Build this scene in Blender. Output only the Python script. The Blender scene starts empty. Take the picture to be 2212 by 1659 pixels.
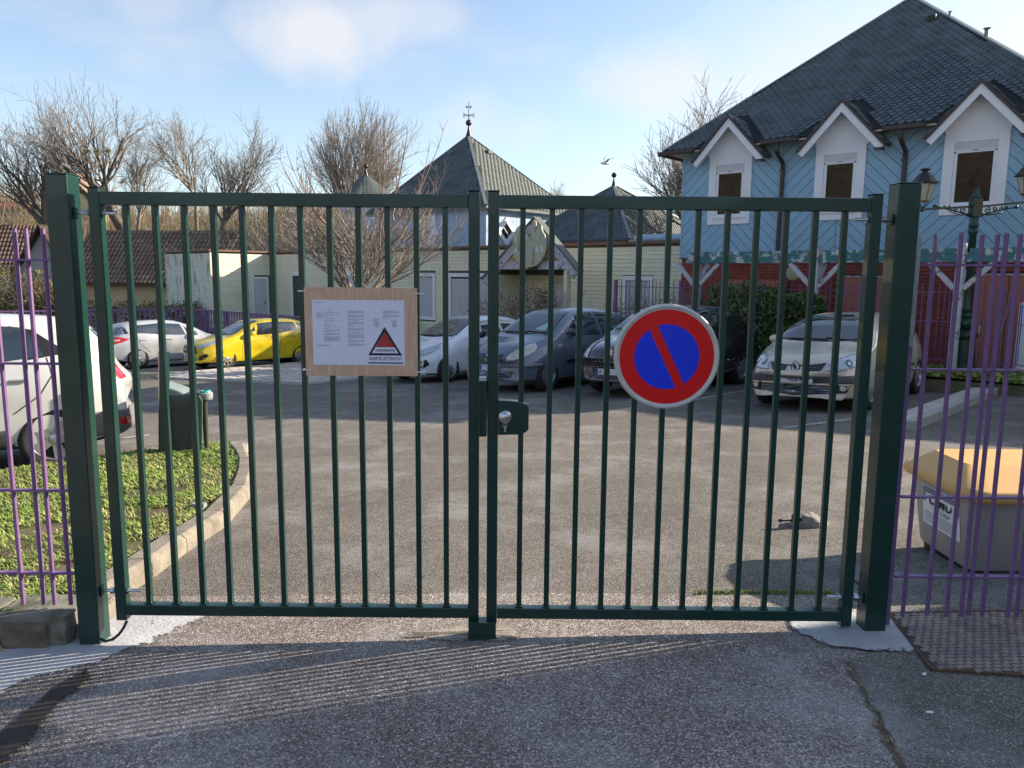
import bpy, bmesh, math, random
import numpy as np
from mathutils import Vector, Matrix
from mathutils.bvhtree import BVHTree
random.seed(7)
PI = math.pi
rad = math.radians
scene = bpy.context.scene
C = bpy.context.collection

# ------------------------------------------------------------------ camera
CH = 1.74; FPX = 1640.0; WPX, HPX = 2212.0, 1659.0
PITCH = rad(8.1); ROLL = rad(0.51)
fw = Vector((0, math.cos(PITCH), -math.sin(PITCH)))
r0 = Vector((1, 0, 0)); u0 = r0.cross(fw)
rt = math.cos(ROLL)*r0 + math.sin(ROLL)*u0
up = -math.sin(ROLL)*r0 + math.cos(ROLL)*u0
cam_d = bpy.data.cameras.new('camera'); cam = bpy.data.objects.new('camera', cam_d); C.objects.link(cam)
M = Matrix((rt, up, -fw)).transposed().to_4x4(); M.translation = Vector((0, 0, CH)); cam.matrix_world = M
cam_d.sensor_width = 36; cam_d.lens = 36*FPX/WPX; cam_d.clip_start = .05; cam_d.clip_end = 2000
scene.camera = cam

# ------------------------------------------------------------------ sun, sky, exposure
SUN_AZ = Vector((.9555, .295)).normalized(); SUN_EL = rad(24)
sun_dir = Vector((SUN_AZ.x*math.cos(SUN_EL), SUN_AZ.y*math.cos(SUN_EL), math.sin(SUN_EL)))
sd = bpy.data.lights.new('sun', 'SUN'); sd.energy = 4.7; sd.angle = rad(.55); sd.color = (1, .86, .68)
so = bpy.data.objects.new('sun', sd); C.objects.link(so)
so.rotation_euler = sun_dir.to_track_quat('Z', 'Y').to_euler(); so.location = (20, 5, 20)
scene.view_settings.view_transform = 'Standard'; scene.view_settings.look = 'None'
scene.view_settings.exposure = 1.10; scene.view_settings.gamma = 1
scene.view_settings.use_curve_mapping = False
world = bpy.data.worlds.new('World'); scene.world = world; world.use_nodes = True
wn = world.node_tree.nodes; wl = world.node_tree.links; wn.clear()
wout = wn.new('ShaderNodeOutputWorld'); bg = wn.new('ShaderNodeBackground')
sky = wn.new('ShaderNodeTexSky'); sky.sky_type = 'NISHITA'; sky.sun_disc = False
sky.sun_elevation = SUN_EL; sky.sun_rotation = math.atan2(SUN_AZ.x, SUN_AZ.y)
sky.air_density = 1.0; sky.dust_density = .9; sky.ozone_density = 1.6
bg.inputs['Strength'].default_value = .105
wl.new(bg.outputs[0], wout.inputs['Surface'])
tc = wn.new('ShaderNodeTexCoord')
def vmath(op, a, b=None):
    n = wn.new('ShaderNodeVectorMath'); n.operation = op
    for i, v in enumerate((a, b)):
        if v is None: continue
        if isinstance(v, (tuple, list, Vector)): n.inputs[i].default_value = v
        else: wl.new(v, n.inputs[i])
    return n
def smath(op, a, b=None, clamp=False):
    n = wn.new('ShaderNodeMath'); n.operation = op; n.use_clamp = clamp
    for i, v in enumerate((a, b)):
        if v is None: continue
        if isinstance(v, (int, float)): n.inputs[i].default_value = v
        else: wl.new(v, n.inputs[i])
    return n.outputs[0]
# clouds: a thin sheet at cloud height, mapped by the direction's slope
sx = wn.new('ShaderNodeSeparateXYZ'); wl.new(tc.outputs['Generated'], sx.inputs[0])
zc = smath('MAXIMUM', sx.outputs['Z'], .0)
den = smath('ADD', zc, .16)
px_ = smath('DIVIDE', sx.outputs['X'], den); py_ = smath('DIVIDE', sx.outputs['Y'], den)
cx = wn.new('ShaderNodeCombineXYZ'); wl.new(px_, cx.inputs[0]); wl.new(py_, cx.inputs[1])
nz = wn.new('ShaderNodeTexNoise'); nz.inputs['Scale'].default_value = 1.7; nz.inputs['Detail'].default_value = 6
nz.inputs['Roughness'].default_value = .52; wl.new(cx.outputs[0], nz.inputs['Vector'])
rp = wn.new('ShaderNodeValToRGB'); rp.color_ramp.elements[0].position = .50; rp.color_ramp.elements[1].position = .74
wl.new(nz.outputs['Fac'], rp.inputs[0])
n2 = wn.new('ShaderNodeTexNoise'); n2.inputs['Scale'].default_value = 9; n2.inputs['Detail'].default_value = 5
wl.new(tc.outputs['Generated'], n2.inputs['Vector'])
def sky_dir(px, py):
    return (fw + rt*(px-WPX/2)/FPX - up*(py-HPX/2)/FPX).normalized()
blob = None
for px, py, sx_, st in ((690, 62, .085, 1.0), (600, 70, .06, .7), (800, 45, .07, .7), (930, 45, .045, .55), (300, 130, .04, .3), (450, 72, .03, .25),
                        (1680, 165, .13, .95), (1450, 175, .10, .85), (1330, 190, .07, .6), (1000, 275, .07, .5), (1150, 285, .05, .4), (330, 5, .06, .4), (2150, 60, .16, .45)):
    d0 = sky_dir(px, py)
    sub = vmath('SUBTRACT', tc.outputs['Generated'], tuple(d0))
    mul = vmath('MULTIPLY', sub.outputs[0], (1, 1, 1.9))
    ln = vmath('LENGTH', mul.outputs[0])
    q = smath('DIVIDE', ln.outputs['Value'], sx_)
    wob = smath('MULTIPLY', smath('SUBTRACT', n2.outputs['Fac'], .5), 2.4)
    q2 = smath('ADD', q, wob)
    m_ = smath('MULTIPLY', smath('SUBTRACT', 1.25, q2, True), st)
    blob = m_ if blob is None else smath('MAXIMUM', blob, m_)
cm = smath('MAXIMUM', smath('MULTIPLY', rp.outputs['Color'], .34), smath('MULTIPLY', blob, .75), True)  # scattered cloud over the whole sky, strengthened to add fill light
hz = smath('MULTIPLY', smath('POWER', smath('SUBTRACT', 1, zc, True), 7), .38)
mixh = wn.new('ShaderNodeMixRGB'); mixh.inputs[2].default_value = (3.5, 4.15, 4.9, 1)
hs = wn.new('ShaderNodeHueSaturation'); hs.inputs['Saturation'].default_value = .92; hs.inputs['Value'].default_value = 1.05
wl.new(sky.outputs[0], hs.inputs['Color'])
wl.new(hz, mixh.inputs[0]); wl.new(hs.outputs[0], mixh.inputs[1])
mixc = wn.new('ShaderNodeMixRGB'); mixc.inputs[2].default_value = (4.3, 4.2, 4.25, 1)
wl.new(cm, mixc.inputs[0]); wl.new(mixh.outputs[0], mixc.inputs[1])
wl.new(mixc.outputs[0], bg.inputs['Color'])
scene.cycles.max_bounces = 6; scene.cycles.diffuse_bounces = 4; scene.cycles.glossy_bounces = 3
scene.cycles.transparent_max_bounces = 8; scene.cycles.use_denoising = True

# ------------------------------------------------------------------ helpers
GA, GB = .026, -.045
def gz(x, y):
    x = min(max(x, -15), 12); y = min(y, 33)
    return GA*x + GB*(y-3.5)
def ray(px, py): return fw + rt*(px-WPX/2)/FPX - up*(py-HPX/2)/FPX
def gpt(px, py, h=0.0):          # a point on the sloping yard
    d = ray(px, py); t = (GB*-3.5-CH+h)/(d.z-GA*d.x-GB*d.y); return Vector((0, 0, CH))+d*t
def at(px, py, Y):
    d = ray(px, py); return Vector((0, 0, CH))+d*(Y/d.y)

def tag(o, label=None, cat=None, group=None, kind=None):
    if label: o['label'] = label
    if cat: o['category'] = cat
    if group: o['group'] = group
    if kind: o['kind'] = kind
    return o
def thing(name, label, cat, loc=(0, 0, 0), rz=0, group=None):
    o = bpy.data.objects.new(name, None); C.objects.link(o); o.location = loc; o.rotation_euler = (0, 0, rz)
    o.empty_display_size = .2
    return tag(o, label, cat, group)
def copy_tree(o, parent=None):
    c = o.copy(); C.objects.link(c)
    if parent: c.parent = parent
    for ch in list(o.children): copy_tree(ch, c)
    return c

class MB:
    def __init__(s): s.v = []; s.f = []; s.m = []
    def add(s, vs, fs, m=0):
        b = len(s.v); s.v += [tuple(v) for v in vs]; s.f += [tuple(i+b for i in f) for f in fs]; s.m += [m]*len(fs); return s
    def box(s, c, d, m=0, rot=None):
        x, y, z = d[0]/2, d[1]/2, d[2]/2
        vs = [Vector(p) for p in ((-x,-y,-z),(x,-y,-z),(x,y,-z),(-x,y,-z),(-x,-y,z),(x,-y,z),(x,y,z),(-x,y,z))]
        if rot is not None: vs = [rot @ v for v in vs]
        c = Vector(c)
        return s.add([v+c for v in vs], [(0,3,2,1),(4,5,6,7),(0,1,5,4),(1,2,6,5),(2,3,7,6),(3,0,4,7)], m)
    def box2(s, a, b, m=0):
        return s.box([(a[i]+b[i])/2 for i in range(3)], [abs(b[i]-a[i]) for i in range(3)], m)
    def bar(s, p0, p1, w, t, m=0, upv=(0, 0, 1)):
        p0 = Vector(p0); p1 = Vector(p1); d = (p1-p0); L = d.length; d.normalize()
        sd_ = d.cross(Vector(upv))
        if sd_.length < 1e-4: sd_ = d.cross(Vector((0, 1, 0)))
        sd_.normalize(); u_ = sd_.cross(d)
        vs = []
        for p in (p0, p1):
            for a, b in ((-1,-1),(1,-1),(1,1),(-1,1)): vs.append(p+sd_*a*w/2+u_*b*t/2)
        return s.add(vs, [(3,2,1,0),(4,5,6,7),(0,1,5,4),(1,2,6,5),(2,3,7,6),(3,0,4,7)], m)
    def tube(s, p0, p1, ra, rb=None, n=10, m=0, cap=True):
        rb = ra if rb is None else rb
        p0 = Vector(p0); p1 = Vector(p1); d = (p1-p0).normalized()
        a = d.cross(Vector((0, 0, 1)));
        if a.length < 1e-4: a = Vector((1, 0, 0))
        a.normalize(); b = d.cross(a); vs = []
        for p, r in ((p0, ra), (p1, rb)):
            for k in range(n):
                t = 2*PI*k/n; vs.append(p+a*math.cos(t)*r+b*math.sin(t)*r)
        fs = [(k, (k+1) % n, n+(k+1) % n, n+k) for k in range(n)]
        if cap: fs += [tuple(range(n-1, -1, -1)), tuple(range(n, 2*n))]
        return s.add(vs, fs, m)
    def path(s, pts, r, n=6, m=0):
        for i in range(len(pts)-1): s.tube(pts[i], pts[i+1], r, r, n, m)
        return s
    def lathe(s, prof, n=16, c=(0, 0, 0), m=0, axis='Z', rot=None, cap=True):
        c = Vector(c); vs = []
        for r, z in prof:
            for k in range(n):
                t = 2*PI*(k+.5)/n
                p = Vector((r*math.cos(t), r*math.sin(t), z))
                if axis == 'Y': p = Vector((p.x, p.z, p.y))
                if axis == 'X': p = Vector((p.z, p.x, p.y))
                if rot is not None: p = rot @ p
                vs.append(p+c)
        fs = []
        for i in range(len(prof)-1):
            for k in range(n):
                fs.append((i*n+k, i*n+(k+1) % n, (i+1)*n+(k+1) % n, (i+1)*n+k))
        q = (len(prof)-1)*n
        if cap: fs += [tuple(range(n-1, -1, -1)), tuple(range(q, q+n))]
        return s.add(vs, fs, m)
    def prism(s, poly, o, ex, ey, ez, m=0):
        """2D polygon in the plane (o, ex, ey), extruded by the vector ez"""
        o = Vector(o); ex = Vector(ex); ey = Vector(ey); ez = Vector(ez); n = len(poly)
        a = [o+ex*p[0]+ey*p[1] for p in poly]; b = [p+ez for p in a]
        return s.add(a+b, [tuple(range(n-1, -1, -1)), tuple(range(n, 2*n))]+[(i, (i+1) % n, n+(i+1) % n, n+i) for i in range(n)], m)
    def build(s, name, mat, parent=None, smooth=False, bevel=0, loc=None, kind=None, angle=40):
        me = bpy.data.meshes.new(name); me.from_pydata(s.v, [], s.f)
        mats = mat if isinstance(mat, (list, tuple)) else [mat]
        for q in mats: me.materials.append(q)
        if len(mats) > 1: me.polygons.foreach_set('material_index', s.m)
        bm = bmesh.new(); bm.from_mesh(me); bmesh.ops.recalc_face_normals(bm, faces=bm.faces); bm.to_mesh(me); bm.free()
        if smooth:
            me.polygons.foreach_set('use_smooth', [True]*len(me.polygons))
            me.set_sharp_from_angle(angle=rad(angle))
        o = bpy.data.objects.new(name, me); C.objects.link(o)
        if parent: o.parent = parent
        if loc: o.location = loc
        if bevel:
            b = o.modifiers.new('bevel', 'BEVEL'); b.width = bevel; b.segments = 2; b.limit_method = 'ANGLE'; b.angle_limit = rad(40)
        if kind: o['kind'] = kind
        return o
def obj_of(name, me, parent=None, loc=(0, 0, 0), rot=(0, 0, 0), scale=None):
    o = bpy.data.objects.new(name, me); C.objects.link(o); o.location = loc; o.rotation_euler = rot
    if parent: o.parent = parent
    if scale: o.scale = scale
    return o
def np_mesh(name, verts, faces, mat, parent=None, kind=None, smooth=False, mi=None):
    verts = np.asarray(verts, dtype=np.float32); faces = np.asarray(faces, dtype=np.int32)
    k = faces.shape[1]; me = bpy.data.meshes.new(name)
    me.vertices.add(len(verts)); me.vertices.foreach_set('co', verts.ravel())
    me.loops.add(faces.size); me.loops.foreach_set('vertex_index', faces.ravel())
    me.polygons.add(len(faces)); me.polygons.foreach_set('loop_start', np.arange(0, faces.size, k, dtype=np.int32))
    me.polygons.foreach_set('loop_total', np.full(len(faces), k, dtype=np.int32))
    for q in (mat if isinstance(mat, (list, tuple)) else [mat]): me.materials.append(q)
    if mi is not None: me.polygons.foreach_set('material_index', np.asarray(mi, dtype=np.int32))
    me.update(calc_edges=True)
    if smooth: me.polygons.foreach_set('use_smooth', [True]*len(faces))
    o = bpy.data.objects.new(name, me); C.objects.link(o)
    if parent: o.parent = parent
    if kind: o['kind'] = kind
    return o
def seg_arrays(segs):
    """segs: rows p0(3) p1(3) r0 r1 -> three-sided prisms"""
    S = np.asarray(segs, dtype=np.float64); p0 = S[:, :3]; p1 = S[:, 3:6]; ra = S[:, 6:7]; rb = S[:, 7:8]
    d = p1-p0; d /= np.maximum(np.linalg.norm(d, axis=1, keepdims=True), 1e-9)
    h = np.where(np.abs(d[:, 2:3]) > .9, np.array([[1., 0, 0]]), np.array([[0, 0, 1.]]))
    a = np.cross(d, h); a /= np.linalg.norm(a, axis=1, keepdims=True); b = np.cross(d, a)
    vs = []
    for p, r in ((p0, ra), (p1, rb)):
        for k in range(3):
            t = 2*PI*k/3; vs.append(p+a*math.cos(t)*r+b*math.sin(t)*r)
    V = np.stack(vs, 1).reshape(-1, 3); n = len(S); base = (np.arange(n)*6)[:, None]
    F = np.concatenate([base+np.array([[k, (k+1) % 3, 3+(k+1) % 3, 3+k]]) for k in range(3)], 0)
    return V, F
def text_obj(body, size, name, mat, parent, loc, rot, bold=0, sx=1.0, extrude=.0006, align='CENTER'):
    cu = bpy.data.curves.new(name, 'FONT'); cu.body = body; cu.size = size; cu.align_x = align; cu.align_y = 'CENTER'
    cu.extrude = extrude; cu.offset = bold; cu.resolution_u = 3; cu.space_character = 1.08
    t = bpy.data.objects.new(name+'_curve', cu); C.objects.link(t)
    bpy.context.view_layer.update()
    me = bpy.data.meshes.new_from_object(t.evaluated_get(bpy.context.evaluated_depsgraph_get()))
    bpy.data.objects.remove(t); bpy.data.curves.remove(cu)
    me.materials.clear(); me.materials.append(mat)
    o = obj_of(name, me, parent, loc, rot, (sx, 1, 1)); return o

# ------------------------------------------------------------------ materials
def pm(name, col, rough=.5, metal=0, var=.12, vs=6, bump=.0, bs=80, col2=None, coat=0, spec=.5, rnd=0.0, stretch=None, c2lo=.45, c2hi=.65, c2s=None, ior=None):
    m = bpy.data.materials.new(name); m.use_nodes = True; n = m.node_tree.nodes; l = m.node_tree.links
    b = n['Principled BSDF']; b.inputs['Roughness'].default_value = rough; b.inputs['Metallic'].default_value = metal
    b.inputs['Coat Weight'].default_value = coat; b.inputs['Coat Roughness'].default_value = .04
    b.inputs['Specular IOR Level'].default_value = spec
    if ior: b.inputs['IOR'].default_value = ior
    t = n.new('ShaderNodeTexCoord'); vec = t.outputs['Object']
    if stretch:
        mp = n.new('ShaderNodeMapping'); mp.inputs['Scale'].default_value = stretch; l.new(vec, mp.inputs[0]); vec = mp.outputs[0]
    c = n.new('ShaderNodeRGB'); c.outputs[0].default_value = (*col, 1); src = c.outputs[0]
    if col2:
        k = n.new('ShaderNodeTexNoise'); k.inputs['Scale'].default_value = c2s or vs; k.inputs['Detail'].default_value = 6; l.new(vec, k.inputs['Vector'])
        r = n.new('ShaderNodeMapRange'); r.inputs['From Min'].default_value = c2lo; r.inputs['From Max'].default_value = c2hi; l.new(k.outputs['Fac'], r.inputs['Value'])
        mx = n.new('ShaderNodeMixRGB'); mx.inputs[2].default_value = (*col2, 1); l.new(r.outputs[0], mx.inputs[0]); l.new(src, mx.inputs[1]); src = mx.outputs[0]
    if var:
        k = n.new('ShaderNodeTexNoise'); k.inputs['Scale'].default_value = vs; k.inputs['Detail'].default_value = 5; l.new(vec, k.inputs['Vector'])
        r = n.new('ShaderNodeMapRange'); r.inputs['From Min'].default_value = .3; r.inputs['From Max'].default_value = .7
        r.inputs['To Min'].default_value = 1-var; r.inputs['To Max'].default_value = 1+var; l.new(k.outputs['Fac'], r.inputs['Value'])
        v = n.new('ShaderNodeVectorMath'); v.operation = 'SCALE'; l.new(src, v.inputs[0]); l.new(r.outputs[0], v.inputs['Scale']); src = v.outputs[0]
    if rnd:
        oi = n.new('ShaderNodeObjectInfo')
        r = n.new('ShaderNodeMapRange'); r.inputs['To Min'].default_value = 1-rnd; r.inputs['To Max'].default_value = 1+rnd; l.new(oi.outputs['Random'], r.inputs['Value'])
        v = n.new('ShaderNodeVectorMath'); v.operation = 'SCALE'; l.new(src, v.inputs[0]); l.new(r.outputs[0], v.inputs['Scale']); src = v.outputs[0]
    l.new(src, b.inputs['Base Color'])
    if bump:
        k = n.new('ShaderNodeTexNoise'); k.inputs['Scale'].default_value = bs; k.inputs['Detail'].default_value = 4; l.new(vec, k.inputs['Vector'])
        bp = n.new('ShaderNodeBump'); bp.inputs['Strength'].default_value = bump; bp.inputs['Distance'].default_value = .01
        l.new(k.outputs['Fac'], bp.inputs['Height']); l.new(bp.outputs[0], b.inputs['Normal'])
    return m

def asphalt(name, dark, light, stone, big=(.8, .18), scale=120, tint=(1, 1, 1), stain=None, wear=.12):
    m = bpy.data.materials.new(name); m.use_nodes = True; n = m.node_tree.nodes; l = m.node_tree.links
    b = n['Principled BSDF']; b.inputs['Roughness'].default_value = .82; b.inputs['Specular IOR Level'].default_value = .3
    g = n.new('ShaderNodeNewGeometry'); P = g.outputs['Position']
    v = n.new('ShaderNodeTexVoronoi'); v.inputs['Scale'].default_value = scale; l.new(P, v.inputs['Vector'])
    sep = n.new('ShaderNodeSeparateColor'); l.new(v.outputs['Color'], sep.inputs[0])
    rp = n.new('ShaderNodeValToRGB'); e = rp.color_ramp.elements
    e[0].position = 0; e[0].color = (*dark, 1); e[1].position = 1; e[1].color = (*stone, 1)
    k = rp.color_ramp.elements.new(.45); k.color = (*[(a+c)/2 for a, c in zip(dark, light)], 1)
    k = rp.color_ramp.elements.new(.82); k.color = (*light, 1)
    l.new(sep.outputs[0], rp.inputs[0])
    dr = n.new('ShaderNodeMapRange'); dr.inputs['From Min'].default_value = .15; dr.inputs['From Max'].default_value = .75
    dr.inputs['To Min'].default_value = 1.0; dr.inputs['To Max'].default_value = .35; l.new(v.outputs['Distance'], dr.inputs['Value'])
    s = n.new('ShaderNodeVectorMath'); s.operation = 'SCALE'; l.new(rp.outputs[0], s.inputs[0]); l.new(dr.outputs[0], s.inputs['Scale'])
    col = s.outputs[0]
    for sc_, am in ((big[0], big[1]), (3.3, .12), (22, .10)):
        k = n.new('ShaderNodeTexNoise'); k.inputs['Scale'].default_value = sc_; k.inputs['Detail'].default_value = 5; l.new(P, k.inputs['Vector'])
        r = n.new('ShaderNodeMapRange'); r.inputs['From Min'].default_value = .3; r.inputs['From Max'].default_value = .7
        r.inputs['To Min'].default_value = 1-am; r.inputs['To Max'].default_value = 1+am; l.new(k.outputs['Fac'], r.inputs['Value'])
        q = n.new('ShaderNodeVectorMath'); q.operation = 'SCALE'; l.new(col, q.inputs[0]); l.new(r.outputs[0], q.inputs['Scale']); col = q.outputs[0]
    # pale dusty scuffs with ragged edges
    k = n.new('ShaderNodeTexNoise'); k.inputs['Scale'].default_value = 1.15; k.inputs['Detail'].default_value = 8; k.inputs['Roughness'].default_value = .68; l.new(P, k.inputs['Vector'])
    r = n.new('ShaderNodeMapRange'); r.inputs['From Min'].default_value = .50; r.inputs['From Max'].default_value = .70; r.inputs['To Max'].default_value = wear*4; l.new(k.outputs['Fac'], r.inputs['Value'])
    mx = n.new('ShaderNodeMixRGB'); mx.inputs[2].default_value = (.52, .51, .52, 1); l.new(r.outputs[0], mx.inputs[0]); l.new(col, mx.inputs[1]); col = mx.outputs[0]
    l.new(col, b.inputs['Base Color'])
    bp = n.new('ShaderNodeBump'); bp.inputs['Strength'].default_value = .8; bp.inputs['Distance'].default_value = .004; bp.invert = True
    l.new(v.outputs['Distance'], bp.inputs['Height'])
    l.new(bp.outputs[0], b.inputs['Normal'])
    return m

def boards_mat(name, col, stain, amt=.5, rough=.55, rnd=.05, lo=.5, hi=.75, ss=2.2):
    """painted timber: faint grain along the board, weather stains running down"""
    m = pm(name, col, rough, var=.06, vs=3, bump=.25, bs=60, rnd=rnd, stretch=(1, 1, 6))
    n = m.node_tree.nodes; l = m.node_tree.links; b = n['Principled BSDF']
    src = b.inputs['Base Color'].links[0].from_socket
    g = n.new('ShaderNodeNewGeometry'); mp = n.new('ShaderNodeMapping'); mp.inputs['Scale'].default_value = (1.6, 1.6, .45); l.new(g.outputs['Position'], mp.inputs[0])
    k = n.new('ShaderNodeTexNoise'); k.inputs['Scale'].default_value = ss; k.inputs['Detail'].default_value = 8; k.inputs['Roughness'].default_value = .65; l.new(mp.outputs[0], k.inputs['Vector'])
    r = n.new('ShaderNodeMapRange'); r.inputs['From Min'].default_value = lo; r.inputs['From Max'].default_value = hi; r.inputs['To Max'].default_value = amt; l.new(k.outputs['Fac'], r.inputs['Value'])
    mx = n.new('ShaderNodeMixRGB'); mx.inputs[2].default_value = (*stain, 1); l.new(r.outputs[0], mx.inputs[0]); l.new(src, mx.inputs[1]); l.new(mx.outputs[0], b.inputs['Base Color'])
    return m

MT = {}
MT['gate_green'] = pm('gate_green', (.006, .040, .030), .32, var=.10, vs=9, bump=.05, bs=200, coat=.25, col2=(.016, .048, .038), c2s=3.5, c2lo=.52, c2hi=.75)
MT['steel'] = pm('zinc_steel', (.62, .64, .66), .3, metal=1, var=.08, vs=40)
MT['galv'] = pm('galvanised_steel', (.34, .35, .36), .5, metal=.2, var=.2, vs=30)
MT['black'] = pm('black_plastic', (.012, .012, .014), .5, var=.1)
MT['rubber'] = pm('tyre_rubber', (.022, .021, .021), .8, var=.25, vs=14, bump=.2, bs=120)
MT['white'] = pm('white_paint', (.80, .81, .84), .5, var=.04, vs=3, bump=.04)
MT['purple'] = pm('purple_paint', (.200, .105, .245), .5, var=.14, vs=14, col2=(.30, .25, .34), c2lo=.62, c2hi=.72, c2s=11, bump=.12, bs=60)
MT['purple_dark'] = pm('dark_purple_paint', (.10, .04, .16), .5, var=.15, vs=12)
MT['concrete'] = pm('concrete', (.36, .335, .30), .85, var=.18, vs=5, bump=.5, bs=60, col2=(.24, .22, .19), c2s=9)
MT['kerb'] = pm('kerb_stone', (.26, .23, .185), .85, var=.25, vs=9, bump=.9, bs=90, col2=(.20, .17, .13), c2s=4, c2lo=.5, c2hi=.8)
MT['kerb_grey'] = pm('grey_kerb_concrete', (.36, .36, .34), .85, var=.15, vs=7, bump=.4, bs=90)
MT['patch'] = pm('fresh_concrete', (.43, .44, .455), .85, var=.10, vs=5, bump=.6, bs=45, col2=(.55, .56, .58), c2s=3, c2lo=.5, c2hi=.7)
MT['mossy'] = pm('mossy_stone', (.20, .19, .155), .9, var=.25, vs=8, bump=.9, bs=30, col2=(.08, .095, .04), c2s=6, c2lo=.48, c2hi=.66)
MT['brownstone'] = pm('brown_stone', (.17, .125, .095), .95, var=.35, vs=14, bump=1.0, bs=24)
MT['ply'] = pm('birch_plywood', (.68, .44, .29), .55, var=.16, vs=9, stretch=(9, 1, 1.2), bump=.06, bs=30)
MT['paper'] = pm('white_paper', (.80, .81, .94), .6, var=.02, vs=2)
MT['ink'] = pm('black_ink', (.018, .018, .03), .6, var=.02)
MT['inkgrey'] = pm('grey_ink', (.20, .21, .30), .6, var=.02)
MT['red_print'] = pm('red_print', (.46, .03, .035), .5, var=.03)
MT['sign_red'] = pm('red_reflective_film', (.80, .003, .005), .3, var=.04, vs=3)
MT['sign_blue'] = pm('blue_reflective_film', (.008, .04, .80), .3, var=.04, vs=3)
MT['sign_rim'] = pm('sign_rim_aluminium', (.62, .60, .58), .45, metal=.25, var=.12, vs=14)
MT['blue_board'] = boards_mat('blue_painted_boards', (.275, .465, .61), (.34, .46, .55), .35, rnd=.045)
MT['blue_back'] = pm('blue_wall_backing', (.05, .09, .13), .8)
MT['tower_blue'] = boards_mat('tower_blue_boards', (.36, .50, .66), (.34, .45, .56), .3, rnd=.03)
MT['cream'] = boards_mat('pale_green_boards', (.75, .72, .54), (.46, .46, .35), .35, rnd=.04)
MT['cream_stained'] = boards_mat('mildewed_green_boards', (.62, .65, .54), (.15, .17, .14), .75, rnd=.04, lo=.54, hi=.62, ss=2.6)
MT['yellow_board'] = boards_mat('yellowed_boards', (.50, .44, .22), (.30, .28, .16), .4)
MT['gap'] = pm('board_gap', (.10, .11, .08), .9)
MT['slate'] = pm('slate_shingle', (.092, .118, .130), .62, var=.30, vs=2.5, bump=.25, bs=50, rnd=.22)
MT['slate2'] = pm('green_slate_shingle', (.10, .122, .112), .6, var=.15, vs=3, bump=.2, bs=40)
MT['brown_metal'] = pm('brown_metal', (.045, .028, .026), .4, var=.1)
MT['coping'] = pm('brown_coping', (.16, .075, .05), .55, var=.2, vs=5)
MT['flash'] = pm('lead_flashing', (.22, .25, .24), .45, metal=.3, var=.12)
MT['weather_white'] = pm('peeling_white_paint', (.52, .52, .55), .7, var=.15, vs=7, col2=(.16, .15, .13), c2s=7, c2lo=.55, c2hi=.66, bump=.5, bs=40)
MT['weather_green'] = pm('peeling_green_paint', (.56, .60, .60), .7, var=.15, vs=7, col2=(.045, .16, .17), c2s=7, c2lo=.40, c2hi=.50, bump=.5, bs=40)
MT['grey_timber'] = pm('weathered_grey_timber', (.50, .48, .55), .75, var=.2, vs=9, col2=(.12, .11, .10), c2s=8, c2lo=.58, c2hi=.7)
MT['brick'] = pm('red_painted_brick', (.26, .055, .04), .75, var=.2, vs=14, bump=.4, bs=60, rnd=.18)
MT['mortar'] = pm('brick_mortar', (.09, .03, .025), .9)
MT['door_red'] = pm('orange_red_door_paint', (.42, .15, .105), .5, var=.06, vs=4)
MT['glass'] = pm('dark_window_glass', (.014, .016, .018), .04, var=0, spec=.9, ior=1.6)
MT['glass_brown_refl'] = pm('brown_reflection_pane', (.022, .017, .013), .05, var=.5, vs=9, spec=.5, ior=1.45)  # brown mottled base colour imitates the wooded bank's reflection
MT['shutter'] = pm('roller_shutter', (.56, .57, .62), .5, var=.05)
MT['shade'] = pm('dark_recess', (.03, .028, .025), .9)
MT['lamp_green'] = pm('lamp_green_paint', (.008, .04, .03), .4, var=.1, coat=.2)
MT['copper'] = pm('dark_copper', (.045, .04, .04), .4, metal=.4, var=.2)
MT['brass'] = pm('brass_trim', (.22, .15, .05), .4, metal=.6, var=.15)
MT['lampglass'] = pm('frosted_lantern_glass', (.50, .46, .38), .25, var=.1, spec=.6)
MT['salt_yellow'] = pm('orange_yellow_plastic', (.74, .42, .14), .5, var=.06, vs=4, bump=.06, bs=90)
MT['salt_grey'] = pm('warm_grey_plastic', (.40, .375, .345), .6, var=.08, vs=5, bump=.1, bs=90)
MT['bin_dark'] = pm('dark_grey_plastic', (.055, .058, .065), .5, var=.1)
MT['bin_green'] = pm('grey_green_plastic', (.060, .10, .078), .45, var=.1)
MT['bin_lid'] = pm('pale_green_grey_lid', (.20, .26, .235), .45, var=.1)
MT['teal'] = pm('teal_bag', (.02, .36, .27), .35, var=.2, vs=20, bump=.4, bs=30)
MT['rust'] = pm('rusty_cast_plate', (.32, .25, .215), .65, metal=.15, var=.25, vs=16, col2=(.22, .20, .19), c2s=7, bump=.4, bs=60)
MT['bark'] = pm('grey_brown_bark', (.12, .105, .09), .9, var=.3, vs=5)
MT['bark_pale'] = pm('pale_bark', (.25, .205, .15), .9, var=.3, vs=5)
MT['twig'] = pm('twig_brown', (.27, .24, .21), .9, var=.3, vs=2)
MT['twig_red'] = pm('reddish_twig', (.28, .19, .15), .9, var=.3, vs=2)
MT['thicket'] = pm('winter_thicket', (.27, .205, .135), .95, var=.35, vs=.25, col2=(.19, .17, .095), c2s=.12)
MT['hill'] = pm('winter_hillside', (.20, .135, .075), .95, var=.35, vs=.35, col2=(.15, .15, .06), c2s=.09, bump=1, bs=2)
MT['leaf'] = pm('evergreen_leaf', (.05, .12, .03), .45, var=.35, vs=3, col2=(.08, .12, .03), c2s=9)
MT['dryleaf'] = pm('dry_leaf', (.19, .12, .07), .8, var=.3, vs=5)
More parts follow.
